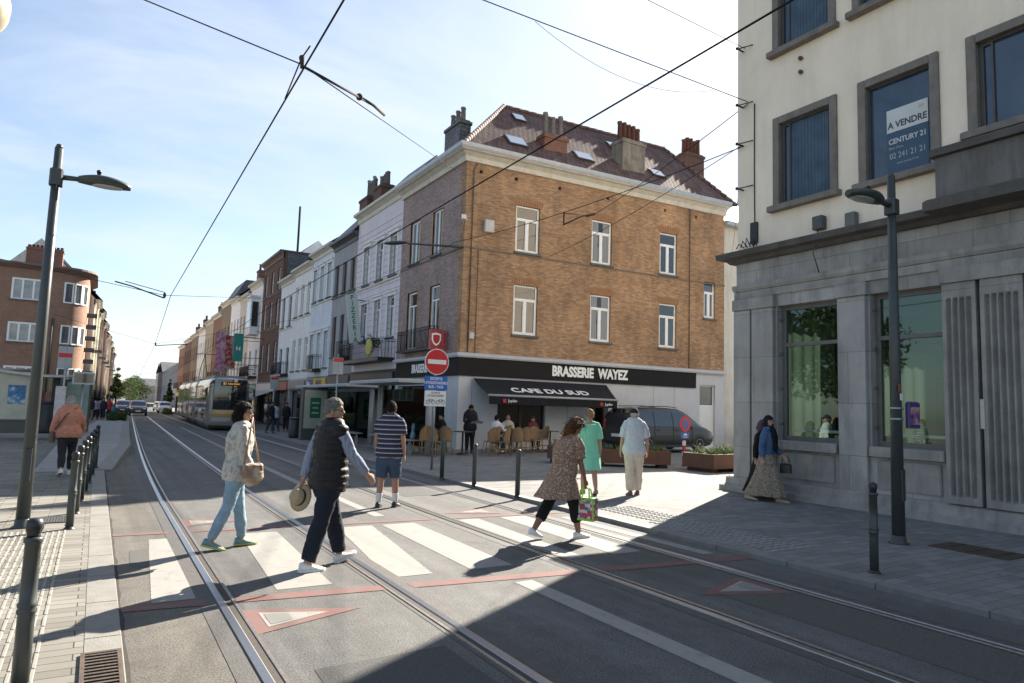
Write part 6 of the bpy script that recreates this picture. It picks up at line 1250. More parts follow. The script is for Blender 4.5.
# terrace chairs and tables
RAT = M('woven_rattan', (.235, .15, .072), .7, .5, 55, bump=.6, bscale=70); RATL = M('cane_leg', (.27, .16, .06), .5, .2, 20)
def make_chair(label, loc, rz):
    t = thing('rattan_chair', label, 'chair', loc, rz, 'rattan terrace chairs')
    m = MB(); m.lathe([(.20, .43), (.215, .445), (.20, .46)], n=18); m.build('seat', RAT, t)
    m = MB(); rows = []
    for i in range(11):
        a = -1.15 + 2.3 * i / 10; x, y = .215 * math.sin(a), -.205 * math.cos(a); hh = .92 - .22 * (abs(a) / 1.15) ** 2.2
        rows.append([(x, y, .48), (x * 1.06, y * 1.10, .65), (x * 1.06, y * 1.18, hh)])
    m.grid(rows); m.grid([[(p[0] * .93, p[1] * .93, p[2]) for p in r] for r in rows]); m.tube([r[2] for r in rows], .018, 6); m.tube([r[0] for r in rows], .012, 5); m.build('backrest', RAT, t)
    for sx in (-1, 1):
        for sy in (-1, 1):
            m = MB(); m.tube([(sx * .15, sy * .15, .44), (sx * .19, sy * .20, 0)], [.016, .014], 7); m.build('leg', RATL, t)
    m = MB(); m.tube([(.17 * math.cos(k * .4488), .17 * math.sin(k * .4488), .22) for k in range(15)], .010, 5); m.build('stretcher_ring', RATL, t); return t
ch = make_chair('rattan chair with empty seat furthest left on the terrace', (9.75, 22.9, .055), R(40))
CH = [(9.0, 20.4, 30, 'empty rattan chair facing away, left of the no entry sign pole'), (9.75, 20.1, -35, 'empty rattan chair right of the no entry sign pole'), (10.1, 21.2, 150, 'rattan chair of the man in black at the left table'), (11.25, 19.85, 10, 'rattan chair with its back to the camera, right of the standing man'), (11.85, 20.7, 20, 'rattan chair of the man in the white shirt'), (12.75, 20.15, -8, 'rattan chair with rounded back before the man in beige'), (14.3, 21.3, 100, 'empty rattan chair by the wall behind the woman in the spotted dress'), (15.35, 21.4, 80, 'empty rattan chair just left of the dark van'), (9.4, 21.7, 60, 'rattan chair of the woman in light blue'), (8.6, 21.6, 100, 'empty rattan chair at the street corner end of the terrace'), (9.15, 19.7, -60, 'empty rattan chair nearest the no entry sign pole, turned sideways'), (11.6, 19.6, 35, 'rattan chair squeezed beside the one right of the standing man'), (12.3, 19.9, -20, 'rattan chair turned half away beside the small round table'), (13.55, 20.6, 170, 'rattan chair facing the camera behind the beige man table'), (13.25, 22.1, 0, 'rattan chair under the man in beige by the cafe window'), (14.75, 20.9, 45, 'rattan chair pulled out beside the table by the van')]
for x, y, a, lab in CH: c = copy_tree(ch); c.location = (x, y, .055); c.rotation_euler = (0, 0, R(a)); c['label'] = lab
def table(label, loc):
    t = thing('bistro_table', label, 'table', loc, 0, 'terrace tables'); m = MB(); m.lathe([(.34, .72), (.35, .73), (.35, .745), (.34, .75)], n=24); m.build('top', M('dark_table_top', (.05, .05, .05), .35), t); m = MB(); m.lathe([(.20, 0), (.20, .02), (.03, .05), (.03, .72)], n=14); m.build('pedestal', BLACK, t); return t
tb = table('small round table between the two left terrace chairs', (9.55, 20.85, .055))
for x, y, lab in ((12.4, 20.9, 'small round table in front of the man in the white shirt'), (13.35, 21.6, 'small round table before the man in beige'), (14.9, 21.7, 'small round table by the van'), (10.55, 20.5, 'small round table before the standing man')): c = copy_tree(tb); c.location = (x, y, .055); c['label'] = lab
# scooter by the rear house
t = thing('motor_scooter', 'black motor scooter parked beyond the van near the bank corner', 'scooter', (26.3, 21.9, .055), R(200))
m = MB(); m.bbox(-.75, .30, -.17, .17, .35, .75, .08); m.bbox(-.8, -.1, -.15, .15, .75, .88, .05); m.tube([(.3, 0, .4), (.55, 0, 1.05)], .09, 8); m.build('body', BLACK, t)
m = MB(); m.tube([(.55, -.32, 1.1), (.55, .32, 1.1)], .02, 6); m.build('handlebar', BLACK, t)
for x in (-.6, .65): m = MB(); m.lathe([(.16, -.05), (.24, -.05), (.24, .05), (.16, .05)], n=20, M=Matrix.Translation((x, 0, .24)) @ Matrix.Rotation(R(90), 4, 'X')); m.build('wheel', RUBBER, t)
# banners and hanging signs along the right row
def banner(label, x, y, z0, z1, w_, mat, tilt=0.0, txt=None, tm=None, sz=.5):
    t = thing('banner_sign', label, 'banner sign', (x, y, z0)); m = MB(); mm = Matrix.Rotation(tilt, 4, 'Y'); m.bbox(-w_ / 2, w_ / 2, -.04, .04, 0, z1 - z0, .01, mm); p = m.build('panel', mat, t)
    m = MB(); m.tube([mm @ Vector((w_ / 2, 0, .3)), (XR - x, 0, .35)], .025, 5); m.tube([mm @ Vector((w_ / 2, 0, z1 - z0 - .3)), (XR - x, 0, z1 - z0 - .3)], .025, 5); m.build('bracket', BLACK, t)
    if txt:
        n = len(txt)
        for i, c_ in enumerate(txt): text('letter', c_, sz, tm, p, mm @ frame((0, -.045, (z1 - z0) * (1 - (i + .55) / n)), (1, 0, 0), (0, 0, 1)), .003, .008)
    return t
banner('white hanging sign with PIZZERIA in green letters', 11.30, 34.5, 4.72, 7.25, .62, M('pale_mint_sign', (.50, .55, .52), .5, .06, 3), R(-8), 'PIZZERIA', M('green_letter', (.02, .17, .09), .5), .34)
banner('tall pink and white banner sign on the right row above the tram', 8.95, 64, 3.9, 7.4, .75, pattern('pink_banner', 'noise', [(.4, (.50, .38, .44)), (.6, (.42, .12, .2))], scale=3)); banner('red and white picture banner between the pink and the green ones', 9.45, 62, 4.2, 6.9, .85, pattern('red_banner', 'noise', [(.42, (.40, .30, .26)), (.55, (.36, .04, .035)), (.7, (.05, .03, .03))], scale=3)); banner('teal green banner sign on the right row', 9.75, 60, 4.7, 7.0, .75, M('teal_banner', (.02, .24, .19), .5), 0, 'H', SIGNW, .5)
# ================================================================ PEOPLE
def remesh(mb, voxel, smooth=4, factor=.5):
    me = mb.mesh('tmp', []); o = bpy.data.objects.new('tmp', me); col.objects.link(o)
    r = o.modifiers.new('r', 'REMESH'); r.mode = 'VOXEL'; r.voxel_size = voxel; r.use_smooth_shade = True
    if smooth: s = o.modifiers.new('s', 'SMOOTH'); s.factor = factor; s.iterations = smooth
    dg = bpy.context.evaluated_depsgraph_get(); dg.update()
    out = bpy.data.meshes.new_from_object(o.evaluated_get(dg)); bpy.data.objects.remove(o); bpy.data.meshes.remove(me)
    out.polygons.foreach_set('use_smooth', [True] * len(out.polygons)); return out
def wrinkle(me, amp, sc=(9, 9, 5), seed=0.0, fn=None):
    nr = [v.normal.copy() for v in me.vertices]
    for v, n_ in zip(me.vertices, nr):
        p = v.co; q = Vector((p.x * sc[0] + seed, p.y * sc[1], p.z * sc[2]))
        q2 = Vector((p.x * 6 + p.z * 11 + seed, p.y * 6 - p.z * 9, p.z * 16))
        d = amp * (1.1 * mnoise.noise(q) + .6 * mnoise.noise(q * 2.3) + .9 * (.5 - abs(mnoise.noise(q2)))) 
        if fn: d += fn(p)
        v.co = p + n_ * d
    me.update()
def put(me, name, mat, parent):
    me.name = name; me.materials.clear(); me.materials.append(mat); o = bpy.data.objects.new(name, me); col.objects.link(o); o.parent = parent; return o
def etube(m, pts, rads, n=14, ref=Vector((1, 0, 0)), f0=False, f1=False):
    """tube of elliptical section: rads are (across, deep)"""
    pts = [Vector(p) for p in pts]; rows = []
    for i, p in enumerate(pts):
        d = (pts[min(i + 1, len(pts) - 1)] - pts[max(i - 1, 0)]).normalized(); a = (ref - d * ref.dot(d)).normalized(); b = d.cross(a); r = rads[i]; r = r if isinstance(r, tuple) else (r, r)
        rows.append([p + a * r[0] * math.cos(2 * math.pi * k / n) + b * r[1] * math.sin(2 * math.pi * k / n) for k in range(n)])
    # rounded ends
    def end(p, q, row):
        c_ = sum(row, Vector()) / n; dd = (p - q).normalized(); rr = min((v - c_).length for v in row); return [[c_ + (v - c_) * math.cos(t) + dd * rr * math.sin(t) for v in row] for t in (R(35), R(65), R(86))]
    s = end(pts[0], pts[1], rows[0]); e = end(pts[-1], pts[-2], rows[-1])
    m.grid(([] if f0 else s[::-1]) + rows + ([] if f1 else e), closed=True, cap0=True, cap1=True)
def head_r(d, jaw=1.0):
    """radius of the head surface in direction d (x right, y forward, z up)"""
    x, y, z = d
    rx, ry, rz_ = .074, .094, .118
    if z < 0: rx *= 1 - .22 * min(1, -z) ** 1.4 * jaw; 
    r = 1 / math.sqrt((x / rx) ** 2 + (y / ry) ** 2 + (z / rz_) ** 2)
    g = lambda a, b, s: math.exp(-((a * a + b * b) / (s * s)))
    if y > 0:
        r += .026 * g(x, (z + .16) * .75, .13) + .012 * g(x, z + .02, .12)          # nose
        r -= .010 * (g(x - .34, z - .06, .17) + g(x + .34, z - .06, .17))               # eye sockets
        r += .006 * g(x * .6, z - .27, .14)                                               # brow
        r += .008 * g(x * .8, z + .50, .10) + .010 * g(x, z + .82, .18)                   # mouth, chin
        r -= .006 * g(x, z + .38, .09)
    return r
def head_mesh(m, Mx, fem=False):
    rows = []
    for i in range(31):
        t = min(max(math.pi * i / 30, .03), math.pi - .03); row = []
        for k in range(40):
            a = 2 * math.pi * k / 40; d = Vector((math.sin(t) * math.cos(a), math.sin(t) * math.sin(a), -math.cos(t))); row.append(Mx @ (d * head_r(d, 1.15 if fem else .9)))
        rows.append(row)
    m.grid(rows, closed=True, cap0=True, cap1=True)
    for s in (-1, 1): m.ell(Mx @ Vector((s * .076, -.008, -.012)), (.010, .020, .032), Mx.to_3x3(), 10, 8)
def hair_mesh(Mx, style, seed=0):
    rows = []; NI, NK = 36, 48
    for i in range(NI + 1):
        t = min(max(math.pi * i / NI, .03), math.pi - .03); row = []
        for k in range(NK):
            a = 2 * math.pi * k / NK; d = Vector((math.sin(t) * math.cos(a), math.sin(t) * math.sin(a), -math.cos(t))); x, y, z = d; base = head_r(d)
            if style == 'short': cover = z > (.35 if y > .3 else -.05 - .45 * max(0, -y)) - .0 and not (y > .45 and z < .62); add = .007 + .014 * max(0, z)
            elif style == 'bald': cover = (z > -.45 and z < .35 and y < .25); add = .008
            elif style == 'cap': cover = (z > .38 or (z > .2 and y < .2)); add = .012
            elif style == 'scarf': cover = not (y > .22 and abs(x) < .80 and z < .50 and z > -.88); add = .020 + (.03 if z < -.3 else 0)
            elif style == 'bob': cover = not (y > (.02 if z < .2 else .30) and z < .55) and z > -.97; add = .016 + .012 * max(0, z) + (.010 if z < 0 else 0)
            else: cover = not (y > (.12 if z < .2 else .35) and z < .52); add = .030 + .02 * max(0, z)
            nz = mnoise.noise(Vector((x * 4 + seed, y * 4, z * 3))) * .009 + mnoise.noise(Vector((x * 13 + seed, y * 13, z * 5))) * .007 + mnoise.noise(Vector((x * 34 + seed, y * 34, z * 9))) * (.010 if style in ('short', 'long', 'bob') else .004)
            if style in ('cap', 'scarf'): nz *= .3
            r = base + add + nz if cover else base * .90
            v = d * r
            if style in ('bob', 'long') and z < -.1 and cover: v.z *= 1.0 + (.32 if style == 'bob' else .65) * min(1, -z); v.y -= .014
            row.append(Mx @ v)
        rows.append(row)
    m = MB(); m.grid(rows, closed=True, cap0=True, cap1=True)
    if style in ('short', 'bob', 'long', 'bald'):   # loose strands over the mass so that the outline is not a shell
        rg = random.Random(seed + 5); R3 = Mx.to_3x3(); ctr = Mx @ Vector((0, 0, 0)); sk = {'short': .035, 'bald': .02, 'bob': .075, 'long': .085}[style]
        for _ in range(900):
            i, k = rg.randrange(2, NI - 1), rg.randrange(NK); v = rows[i][k]; d0 = (v - ctr)
            a = 2 * math.pi * k / NK; t = math.pi * i / NI; dd = Vector((math.sin(t) * math.cos(a), math.sin(t) * math.sin(a), -math.cos(t)))
            if d0.length < head_r(dd) * .99: continue
            nn = d0.normalized(); fl = R3 @ Vector((dd.x * .3, -.5 * (1 if dd.y < .5 else -.2), -1 if style != 'short' else -.5)); fl = (fl - nn * fl.dot(nn)); fl = (fl.normalized() if fl.length > 1e-3 else Vector((0, -1, 0))) + Vector((rg.gauss(0, .3), rg.gauss(0, .3), rg.gauss(0, .2)))
            L_s = sk * rg.uniform(.5, 1.2); lift = rg.uniform(-.05, .32); w_ = nn.cross(fl).normalized() * rg.uniform(.0015, .0032)
            p0 = v - nn * .003; p1 = p0 + fl * L_s * .5 + nn * L_s * lift * .6; p2 = p0 + fl * L_s + nn * L_s * lift * .5
            m.face([p0 - w_, p0 + w_, p1 + w_ * .8, p1 - w_ * .8]); m.face([p1 - w_ * .8, p1 + w_ * .8, p2 + w_ * .2, p2 - w_ * .2])
    return m
SKIN = {'light': M('skin_light', (.40, .235, .165), .65, .14, 14, spec=.25), 'tan': M('skin_tan', (.32, .175, .115), .55, .08, 14), 'brown': M('skin_brown', (.20, .10, .06), .55, .08, 14)}
HAIR = {'dark': M('hair_dark', (.012, .008, .007), .75, .4, 30, spec=.12), 'grey': M('hair_grey', (.15, .138, .12), .8, .6, 38, spec=.12), 'white': M('hair_white', (.36, .34, .31), .8, .3, 30, spec=.12), 'auburn': M('hair_auburn', (.085, .038, .018), .75, .6, 26, spec=.12), 'blond': M('hair_blond', (.26, .175, .095), .75, .4, 30, spec=.15), 'brown': M('hair_brown', (.05, .03, .018), .75, .3, 30, spec=.12)}
def cloth(name, c, **k): return M('cloth_' + name, c, .9, k.get('var', .14), 7, bump=.35, bscale=26, spec=.25)
def foot_frame(ank, yaw, pitch): return Matrix.Translation(ank) @ Matrix.Rotation(yaw, 4, 'Z') @ Matrix.Rotation(-pitch, 4, 'X')
def person(label, loc, rz, H=1.65, skin='light', hair=('short', 'dark'), pose={}, top=None, bottom=None, dress=None, shoes=None, socks=None, extra=None, voxel=.0085, group=None, bulk=1.0, fem=False, glasses=None, cap=None, hide_feet=False, detail=True):
    """pose: lean, hipL/hipR, kneeL/R, footL/R (heel up > 0), armL/R, abL/R, elbL/R, headyaw, nod, hz"""
    S = H / 1.70; P = dict(lean=0, hipL=0, hipR=0, kneeL=3, kneeR=3, footL=0, footR=0, armL=0, armR=0, abL=6, abR=6, elbL=10, elbR=10, headyaw=0, nod=0, hz=None, spread=.09, swayx=0, toe=6); P.update(pose)
    t = thing('person', label, 'person', loc, rz, group)
    sw = {'L': -1, 'R': 1}; legs = {}; hips0 = Vector((0, 0, 0))
    for s in 'LR':
        a, k = R(P['hip' + s]), R(P['hip' + s] - P['knee' + s]); h = Vector((sw[s] * .088, 0, -.02)); kn = h + Vector((sw[s] * (P['spread'] - .088) * .5, math.sin(a), -math.cos(a))) * .42; kn.x = h.x + (sw[s] * P['spread'] - h.x) * .5
        an = kn + Vector((0, math.sin(k), -math.cos(k))) * .405; an.x = sw[s] * P['spread']; legs[s] = [h, kn, an]
    zmin = 9
    for s in 'LR':
        F = foot_frame(legs[s][2], 0, R(P['foot' + s])); zmin = min(zmin, (F @ Vector((0, -.06, -.08))).z, (F @ Vector((0, .17, -.08))).z)
    hz = P['hz'] / S if P['hz'] else -zmin
    O = Vector((0, 0, hz)); legs = {s: [p + O for p in v] for s, v in legs.items()}
    ln = R(P['lean']); sp = Vector((P['swayx'], math.sin(ln), math.cos(ln))); pel = O
    nb = pel + sp * .50; bk = Vector((0, -.012, 0))
    arms = {}
    for s in 'LR':
        sh = nb + Vector((sw[s] * .166 * (.92 if fem else 1.0) * bulk ** .4, 0, -.045)); a, b = R(P['arm' + s]), R(P['ab' + s]); e = R(P['arm' + s] + P['elb' + s])
        el = sh + Vector((sw[s] * math.sin(b), math.sin(a) * math.cos(b), -math.cos(a) * math.cos(b))) * .285
        wr = el + Vector((sw[s] * math.sin(b) * .45, math.sin(e), -math.cos(e))).normalized() * .245; arms[s] = [sh, el, wr]
    nd = R(P['nod']) + ln * .35; nk = nb + Vector((0, math.sin(nd), math.cos(nd))) * .055
    hc = nb + Vector((0, math.sin(nd) * .15 + .012, math.cos(nd) * .15))
    HM = Matrix.Translation(hc) @ Matrix.Rotation(R(-P['headyaw']), 4, 'Z') @ Matrix.Rotation(-nd, 4, 'X')
    def torso_rings(off, z0=-.08, z1=.50, belly=0.0):
        prof = [(-.14, .150, .105), (-.06, .166, .118), (.02, .160, .112), (.12, .146, .104), (.22, .152, .112), (.33, .170, .118), (.42, .168, .106), (.475, .125, .085), (.51, .07, .065)]
        if fem: prof = [(a, b * (1.02 if a < .05 else .92), c * (1.0 if not .2 < a < .4 else 1.10)) for a, b, c in prof]
        out = []
        for a, b, c in prof:
            if a < z0 - .05 or a > z1 + .01: continue
            if a < .07 and off > .02 and not dress: c, b = c + .014, b + .014
            out.append((pel + sp * a + Vector((0, belly * .5 * math.exp(-((a - .1) / .14) ** 2) + .01, 0)), (b * bulk + off, c * bulk + off + belly * .5 * math.exp(-((a - .1) / .14) ** 2))))
        return out
    def seg(ch, rr, t0, t1, off, n=10):
        """piece of a limb chain; t runs 0..2 over its two bones"""
        pts, rads = [], []
        for i in range(n + 1):
            tt = lerp(t0, t1, i / n); j = min(1, int(tt)); f = tt - j; pts.append(ch[j].lerp(ch[j + 1], f)); q = tt / 2 * (len(rr) - 1); a = min(int(q), len(rr) - 2); rads.append(lerp(rr[a], rr[a + 1], q - a) + off)
        return pts, rads
    def slv(r_, so): return [r - so * .75 * max(0, 1 - i / 3.5) for i, r in enumerate(r_)]
    LEGR = [.088 * bulk ** .6, .074 * bulk ** .5, .056, .055, .036]; ARMR = [.052 * bulk ** .5, .045, .038, .036, .026]
    m = MB(); pts = torso_rings(0); etube(m, [p for p, r in pts], [r for p, r in pts], 18)
    etube(m, [nb + Vector((0, -.005, -.04)), nk, hc + (hc - nk) * .0], [.058, .050, .048]); head_mesh(m, HM, fem)
    for s in 'LR':
        p_, r_ = seg(legs[s], LEGR, 0, 2, 0); etube(m, p_, r_, 12); p_, r_ = seg(arms[s], ARMR, 0, 2, 0); etube(m, [nb.lerp(arms[s][0], .55)] + p_, [.05] + r_, 10)
        F = foot_frame(legs[s][2], R(-sw[s] * P['toe']), R(P['foot' + s])); etube(m, [F @ Vector((0, -.04, -.045)), F @ Vector((0, .05, -.05)), F @ Vector((0, .15, -.062))], [.034, .036, .024], 10)
        # hand: palm, four fingers and a thumb, loosely curled
        w_, d_ = arms[s][2], (arms[s][2] - arms[s][1]).normalized(); fw_ = Vector((0, 1, 0)); fw_ = (fw_ - d_ * fw_.dot(d_)).normalized(); inn = Vector((-sw[s], 0, 0)); inn = (inn - d_ * inn.dot(d_) - fw_ * inn.dot(fw_)).normalized()
        etube(m, [w_, w_ + d_ * .045, w_ + d_ * .085], [(.018, .026), (.016, .038), (.014, .036)], 10, ref=inn)
        if detail:
            for q, (o_, l_) in enumerate(((.030, .070), (.010, .080), (-.010, .075), (-.029, .058))):
                b0_ = w_ + d_ * .075 + fw_ * o_; b1_ = b0_ + d_ * l_ * .5 + inn * .008; b2_ = b1_ + d_ * l_ * .38 + inn * .026; m.tube([b0_, b1_, b2_], [.0095, .0088, .0072], 7)
            b0_ = w_ + d_ * .025 + fw_ * .024; b1_ = b0_ + d_ * .03 + fw_ * .024 + inn * .008; b2_ = b1_ + d_ * .034 + fw_ * .006 + inn * .010; m.tube([b0_, b1_, b2_], [.012, .0105, .008], 7)
    m.v = [v * S for v in m.v]; put(remesh(m, voxel if detail else .016, 3 if detail else 2, .4), 'body', SKIN[skin], t)
    def garment(name, mat, m, amp=.011, vox=None, sm=3, fn=None, parent=None, sc=(9, 9, 6)):
        m.v = [v * S for v in m.v]; me = remesh(m, vox or max(voxel, .010), sm); wrinkle(me, amp, sc, hash(label) % 50, fn); return put(me, name, mat, parent or t)
    if hair:
        hm = hair_mesh(HM, hair[0], len(label)); hm.v = [v * S for v in hm.v]; hm.build({'cap': 'cap', 'scarf': 'headscarf'}.get(hair[0], 'hair'), hair[1] if not isinstance(hair[1], str) else HAIR[hair[1]], t)
        if hair[0] == 'cap':
            q = MB(); rows = [[HM @ Vector((.075 * math.sin(a) * (1 - .15 * r), .085 + r * .06 * math.cos(a * .9), .045 - r * .012)) for a in [R(-80 + 160 * i / 8) for i in range(9)]] for r in (0, .5, 1)]; q.grid(rows); q.grid([[p + Vector((0, 0, .006)) for p in r] for r in rows]); q.v = [v * S for v in q.v]; q.build('cap_peak', hair[1], t)
            q = hair_mesh(HM, 'bald', 3); q.v = [v * S for v in q.v]; q.build('hair', HAIR['white'], t)
    if detail:
        m = MB()
        for s in (-1, 1): m.ell(HM @ Vector((s * .030, .079, .010)), (.011, .009, .008), HM.to_3x3(), 8, 6)
        m.v = [v * S for v in m.v]; m.build('eyes', M('eye_dark', (.03, .022, .018), .2), t)
        m = MB()
        for s in (-1, 1): m.tube([HM @ Vector((s * .014, .092, .034)), HM @ Vector((s * .032, .087, .038)), HM @ Vector((s * .048, .074, .033))], .0042, 5)
        m.v = [v * S for v in m.v]; m.build('eyebrows', HAIR['brown'] if not hair or not isinstance(hair[1], str) else HAIR[hair[1]], t)
        m = MB(); m.ell(HM @ Vector((0, .088, -.058)), (.022, .008, .006), HM.to_3x3(), 10, 6); m.v = [v * S for v in m.v]; m.build('lips', M('lips', (.26, .10, .085), .5), t)
    if glasses:
        m = MB()
        for s in (-1, 1): m.ell(HM @ Vector((s * .034, .092, .012)), (.026, .006, .019), HM.to_3x3() @ Matrix.Rotation(R(-s * 12), 3, 'Z'), 12, 6); m.tube([HM @ Vector((s * .058, .086, .016)), HM @ Vector((s * .080, .01, .014))], .003, 5)
        m.tube([HM @ Vector((-.012, .100, .014)), HM @ Vector((.012, .100, .014))], .003, 5); m.v = [v * S for v in m.v]; m.build('glasses', M('dark_lenses', (.012, .011, .011), .1), t)
    if top:
        m = MB(); o = top.get('off', .016); pts = torso_rings(o, top.get('z0', -.1), top.get('z1', .49), top.get('belly', 0)); etube(m, [p for p, r in pts], [r for p, r in pts], 20, f0=True)
        if top.get('sleeve', 0) > 0:
            for s in 'LR': p_, r_ = seg(arms[s], ARMR, 0, top['sleeve'], top.get('soff', .016)); r_ = slv(r_, top.get('soff', .016)); etube(m, [nb.lerp(arms[s][0], .45)] + p_, [.058] + r_, 12, f1=True)
        else:
            for s in 'LR': etube(m, [nb.lerp(arms[s][0], .5), nb.lerp(arms[s][0], .93)], [.058 + o, .060 + o * .8], 12)
        if top.get('collar'): etube(m, [nb + Vector((0, -.004, -.02)), nb + Vector((0, .004, .045))], [.068, .066], 14)
        garment(top.get('name', 'shirt'), top['mat'], m, top.get('amp', .006), fn=top.get('fn'))
    if top and top.get('under'):
        u = top['under']; m = MB()
        for s in 'LR': p_, r_ = seg(arms[s], ARMR, 0, u['sleeve'], .017); etube(m, [nb.lerp(arms[s][0], .6)] + p_, [.055] + r_, 12, f1=True)
        pts = torso_rings(.006, -.1, .5); etube(m, [p for p, r in pts], [r for p, r in pts], 16); garment(u['name'], u['mat'], m, .007)
    if bottom:
        m = MB(); o = bottom.get('off', .018); L = bottom.get('len', 1.93); pts = torso_rings(o * .6, -.1, .06); etube(m, [p for p, r in pts], [r for p, r in pts], 18)
        for s in 'LR':
            p_, r_ = seg(legs[s], LEGR, 0, L, o); fl = bottom.get('flare', .0); r_ = [r + fl * max(0, i / 10 - .35) for i, r in enumerate(r_)]
            etube(m, p_, r_, 14, f1=True)
        garment(bottom.get('name', 'trousers'), bottom['mat'], m, bottom.get('amp', .007), sc=(8, 8, 9))
    if dress:
        m = MB(); top_z, hem = dress.get('top', .49), dress['hem']; o = dress.get('off', .02); pts = torso_rings(o, -.02, top_z, dress.get('belly', 0)) if top_z > .1 else []
        kc = (legs['L'][1] + legs['R'][1]) / 2; ac = (legs['L'][2] + legs['R'][2]) / 2; low = []
        st0 = pts[0][0] if pts else pel + Vector((0, 0, .08)); n = 9; sx = abs(legs['L'][1].y - legs['R'][1].y) / 2; sa = abs(legs['L'][2].y - legs['R'][2].y) / 2
        for i in range(n, 0, -1):
            f = i / n; z = lerp(st0.z, hem, f); 
            fr_ = (pel.z - z) / max(.01, pel.z - kc.z); cy = lerp(pel.y, kc.y, min(1, fr_)) if fr_ < 1 else lerp(kc.y, ac.y, min(1, (kc.z - z) / max(.01, kc.z - ac.z)))
            dp = lerp(0, sx, min(1, max(0, fr_))) if fr_ < 1 else lerp(sx, sa, min(1, (kc.z - z) / max(.01, kc.z - ac.z)))
            low.append((Vector((0, cy + dress.get('back', 0) * f, z)), (.165 * bulk + o + dress['flare'] * f, .118 * bulk + o + dress['flare'] * f * .9 + dp * .9)))
        allp = low + pts if pts else low + [(pel + Vector((0, 0, .08)), (.150 * bulk + o, .108 * bulk + o)), (pel + Vector((0, 0, .12)), (.146 * bulk + o, .104 * bulk + o))]
        rows = []
        for p, r in allp:
            hz_ = max(0, min(1, (pel.z + .02 - p.z) / max(.05, pel.z - hem))); row = []
            for k in range(48):
                a = 2 * math.pi * k / 48; w_ = 1 + dress.get('fold', .05) * hz_ * math.sin(a * dress.get('nf', 9) + 1.3 * math.sin(a * 2) + len(label)); row.append(p + Vector((r[0] * math.cos(a) * w_, r[1] * math.sin(a) * w_, 0)))
            rows.append(row)
        m.grid(rows, closed=True, cap0=True, cap1=True)
        if pts:
            for s in 'LR': p_, r_ = seg(arms[s], ARMR, 0, dress.get('sleeve', .5), dress.get('soff', .02)); r_ = slv(r_, dress.get('soff', .02)); etube(m, [nb.lerp(arms[s][0], .45)] + p_, [.058] + r_, 12, f1=True)
        garment(dress.get('name', 'dress'), dress['mat'], m, dress.get('amp', .006), sm=2)
    if socks:
        m = MB()
        for s in 'LR': p_, r_ = seg(legs[s], LEGR, socks[1], 1.98, .006, 4); etube(m, p_, r_, 12)
        m.v = [v * S for v in m.v]; m.build('socks', socks[0], t)
    if shoes:
        for s in 'LR':
            F = foot_frame(legs[s][2], R(-sw[s] * P['toe']), R(P['foot' + s])); m = MB(); rows = []
            for (y, w_, zt_) in ((-.075, .020, -.03), (-.068, .034, .008), (-.03, .040, .012 + shoes.get('hi', 0)), (.02, .041, .004), (.06, .044, -.022), (.11, .047, -.040), (.155, .040, -.052), (.182, .024, -.062), (.19, .010, -.068)):
                rows.append([F @ Vector((w_ * math.cos(a), y, (zt_ - .076) / 2 + (zt_ + .076) / 2 * math.sin(a))) for a in [2 * math.pi * k / 14 for k in range(14)]])
            m.grid(rows, closed=True, cap0=True, cap1=True); m.v = [v * S for v in m.v]; o = m.build('shoe', shoes['mat'], t)
            m = MB(); rows = []
            for (y, w_) in ((-.082, .022), (-.06, .040), (0, .043), (.06, .047), (.115, .051), (.16, .043), (.195, .016)): rows.append([F @ Vector((x_ * w_, y, z_)) for x_, z_ in ((-1, -.082), (-1, -.060), (1, -.060), (1, -.082))])
            m.grid(rows, closed=True, cap0=True, cap1=True, smooth=False); m.v = [v * S for v in m.v]; m.build('sole', shoes.get('sole', shoes['mat']), o)
    t['_w'] = 0; del t['_w']
    W = Matrix.Translation(loc) @ Matrix.Rotation(rz, 4, 'Z')
    return t, dict(S=S, W=W, hand={s: W @ ((arms[s][2] + (arms[s][2] - arms[s][1]).normalized() * .08) * S) for s in 'LR'}, sh={s: W @ (arms[s][0] * S) for s in 'LR'}, pel=W @ (pel * S), nb=W @ (nb * S), loc=t, pelL=pel * S, nbL=nb * S, spn=sp)
WSHOE = M('white_trainer', (.62, .62, .60), .55, .08, 9)
# 1 woman in cream cardigan
CARD = pattern('mottled_cream_knit', 'noise', [(.38, (.26, .25, .22)), (.52, (.44, .42, .37)), (.66, (.34, .31, .30))], .95, 16); JEAN = cloth('light_denim', (.20, .29, .36), var=.3)
w1, i1 = person('woman in cream cardigan and light jeans carrying a cream shoulder bag', (1.40, 8.22, 0), R(-90), 1.60, 'light', ('bob', 'dark'), dict(hipL=11, kneeL=4, hipR=-10, kneeR=14, footR=16, lean=3, armL=-12, armR=4, elbR=22, elbL=14, headyaw=6, abR=8), top=dict(mat=CARD, sleeve=1.75, off=.026, soff=.022, z0=-.14, name='cardigan', amp=.008), bottom=dict(mat=JEAN, len=1.96, off=.012, name='jeans'), shoes=dict(mat=M('teal_trainer', (.13, .24, .27), .7, .3, 20), sole=M('lime_sole', (.34, .38, .10), .7)), fem=True, glasses=True, bulk=1.02)
t = thing('shoulder_bag', 'cream shoulder bag at the hip of the woman in light jeans', 'bag', i1['pel'] + Vector((.13, -.25, -.05)), R(-75))
m = MB(); m.ell((0, 0, 0), (.06, .125, .12), nu=18, nv=12); m.bbox(-.04, .04, -.11, .11, -.05, .12, .02); me = remesh(m, .012, 3); wrinkle(me, .016, (7, 7, 7)); put(me, 'bag_body', pattern('cream_tan_bag', 'noise', [(.42, (.40, .35, .27)), (.55, (.22, .13, .075))], .6, 7), t)
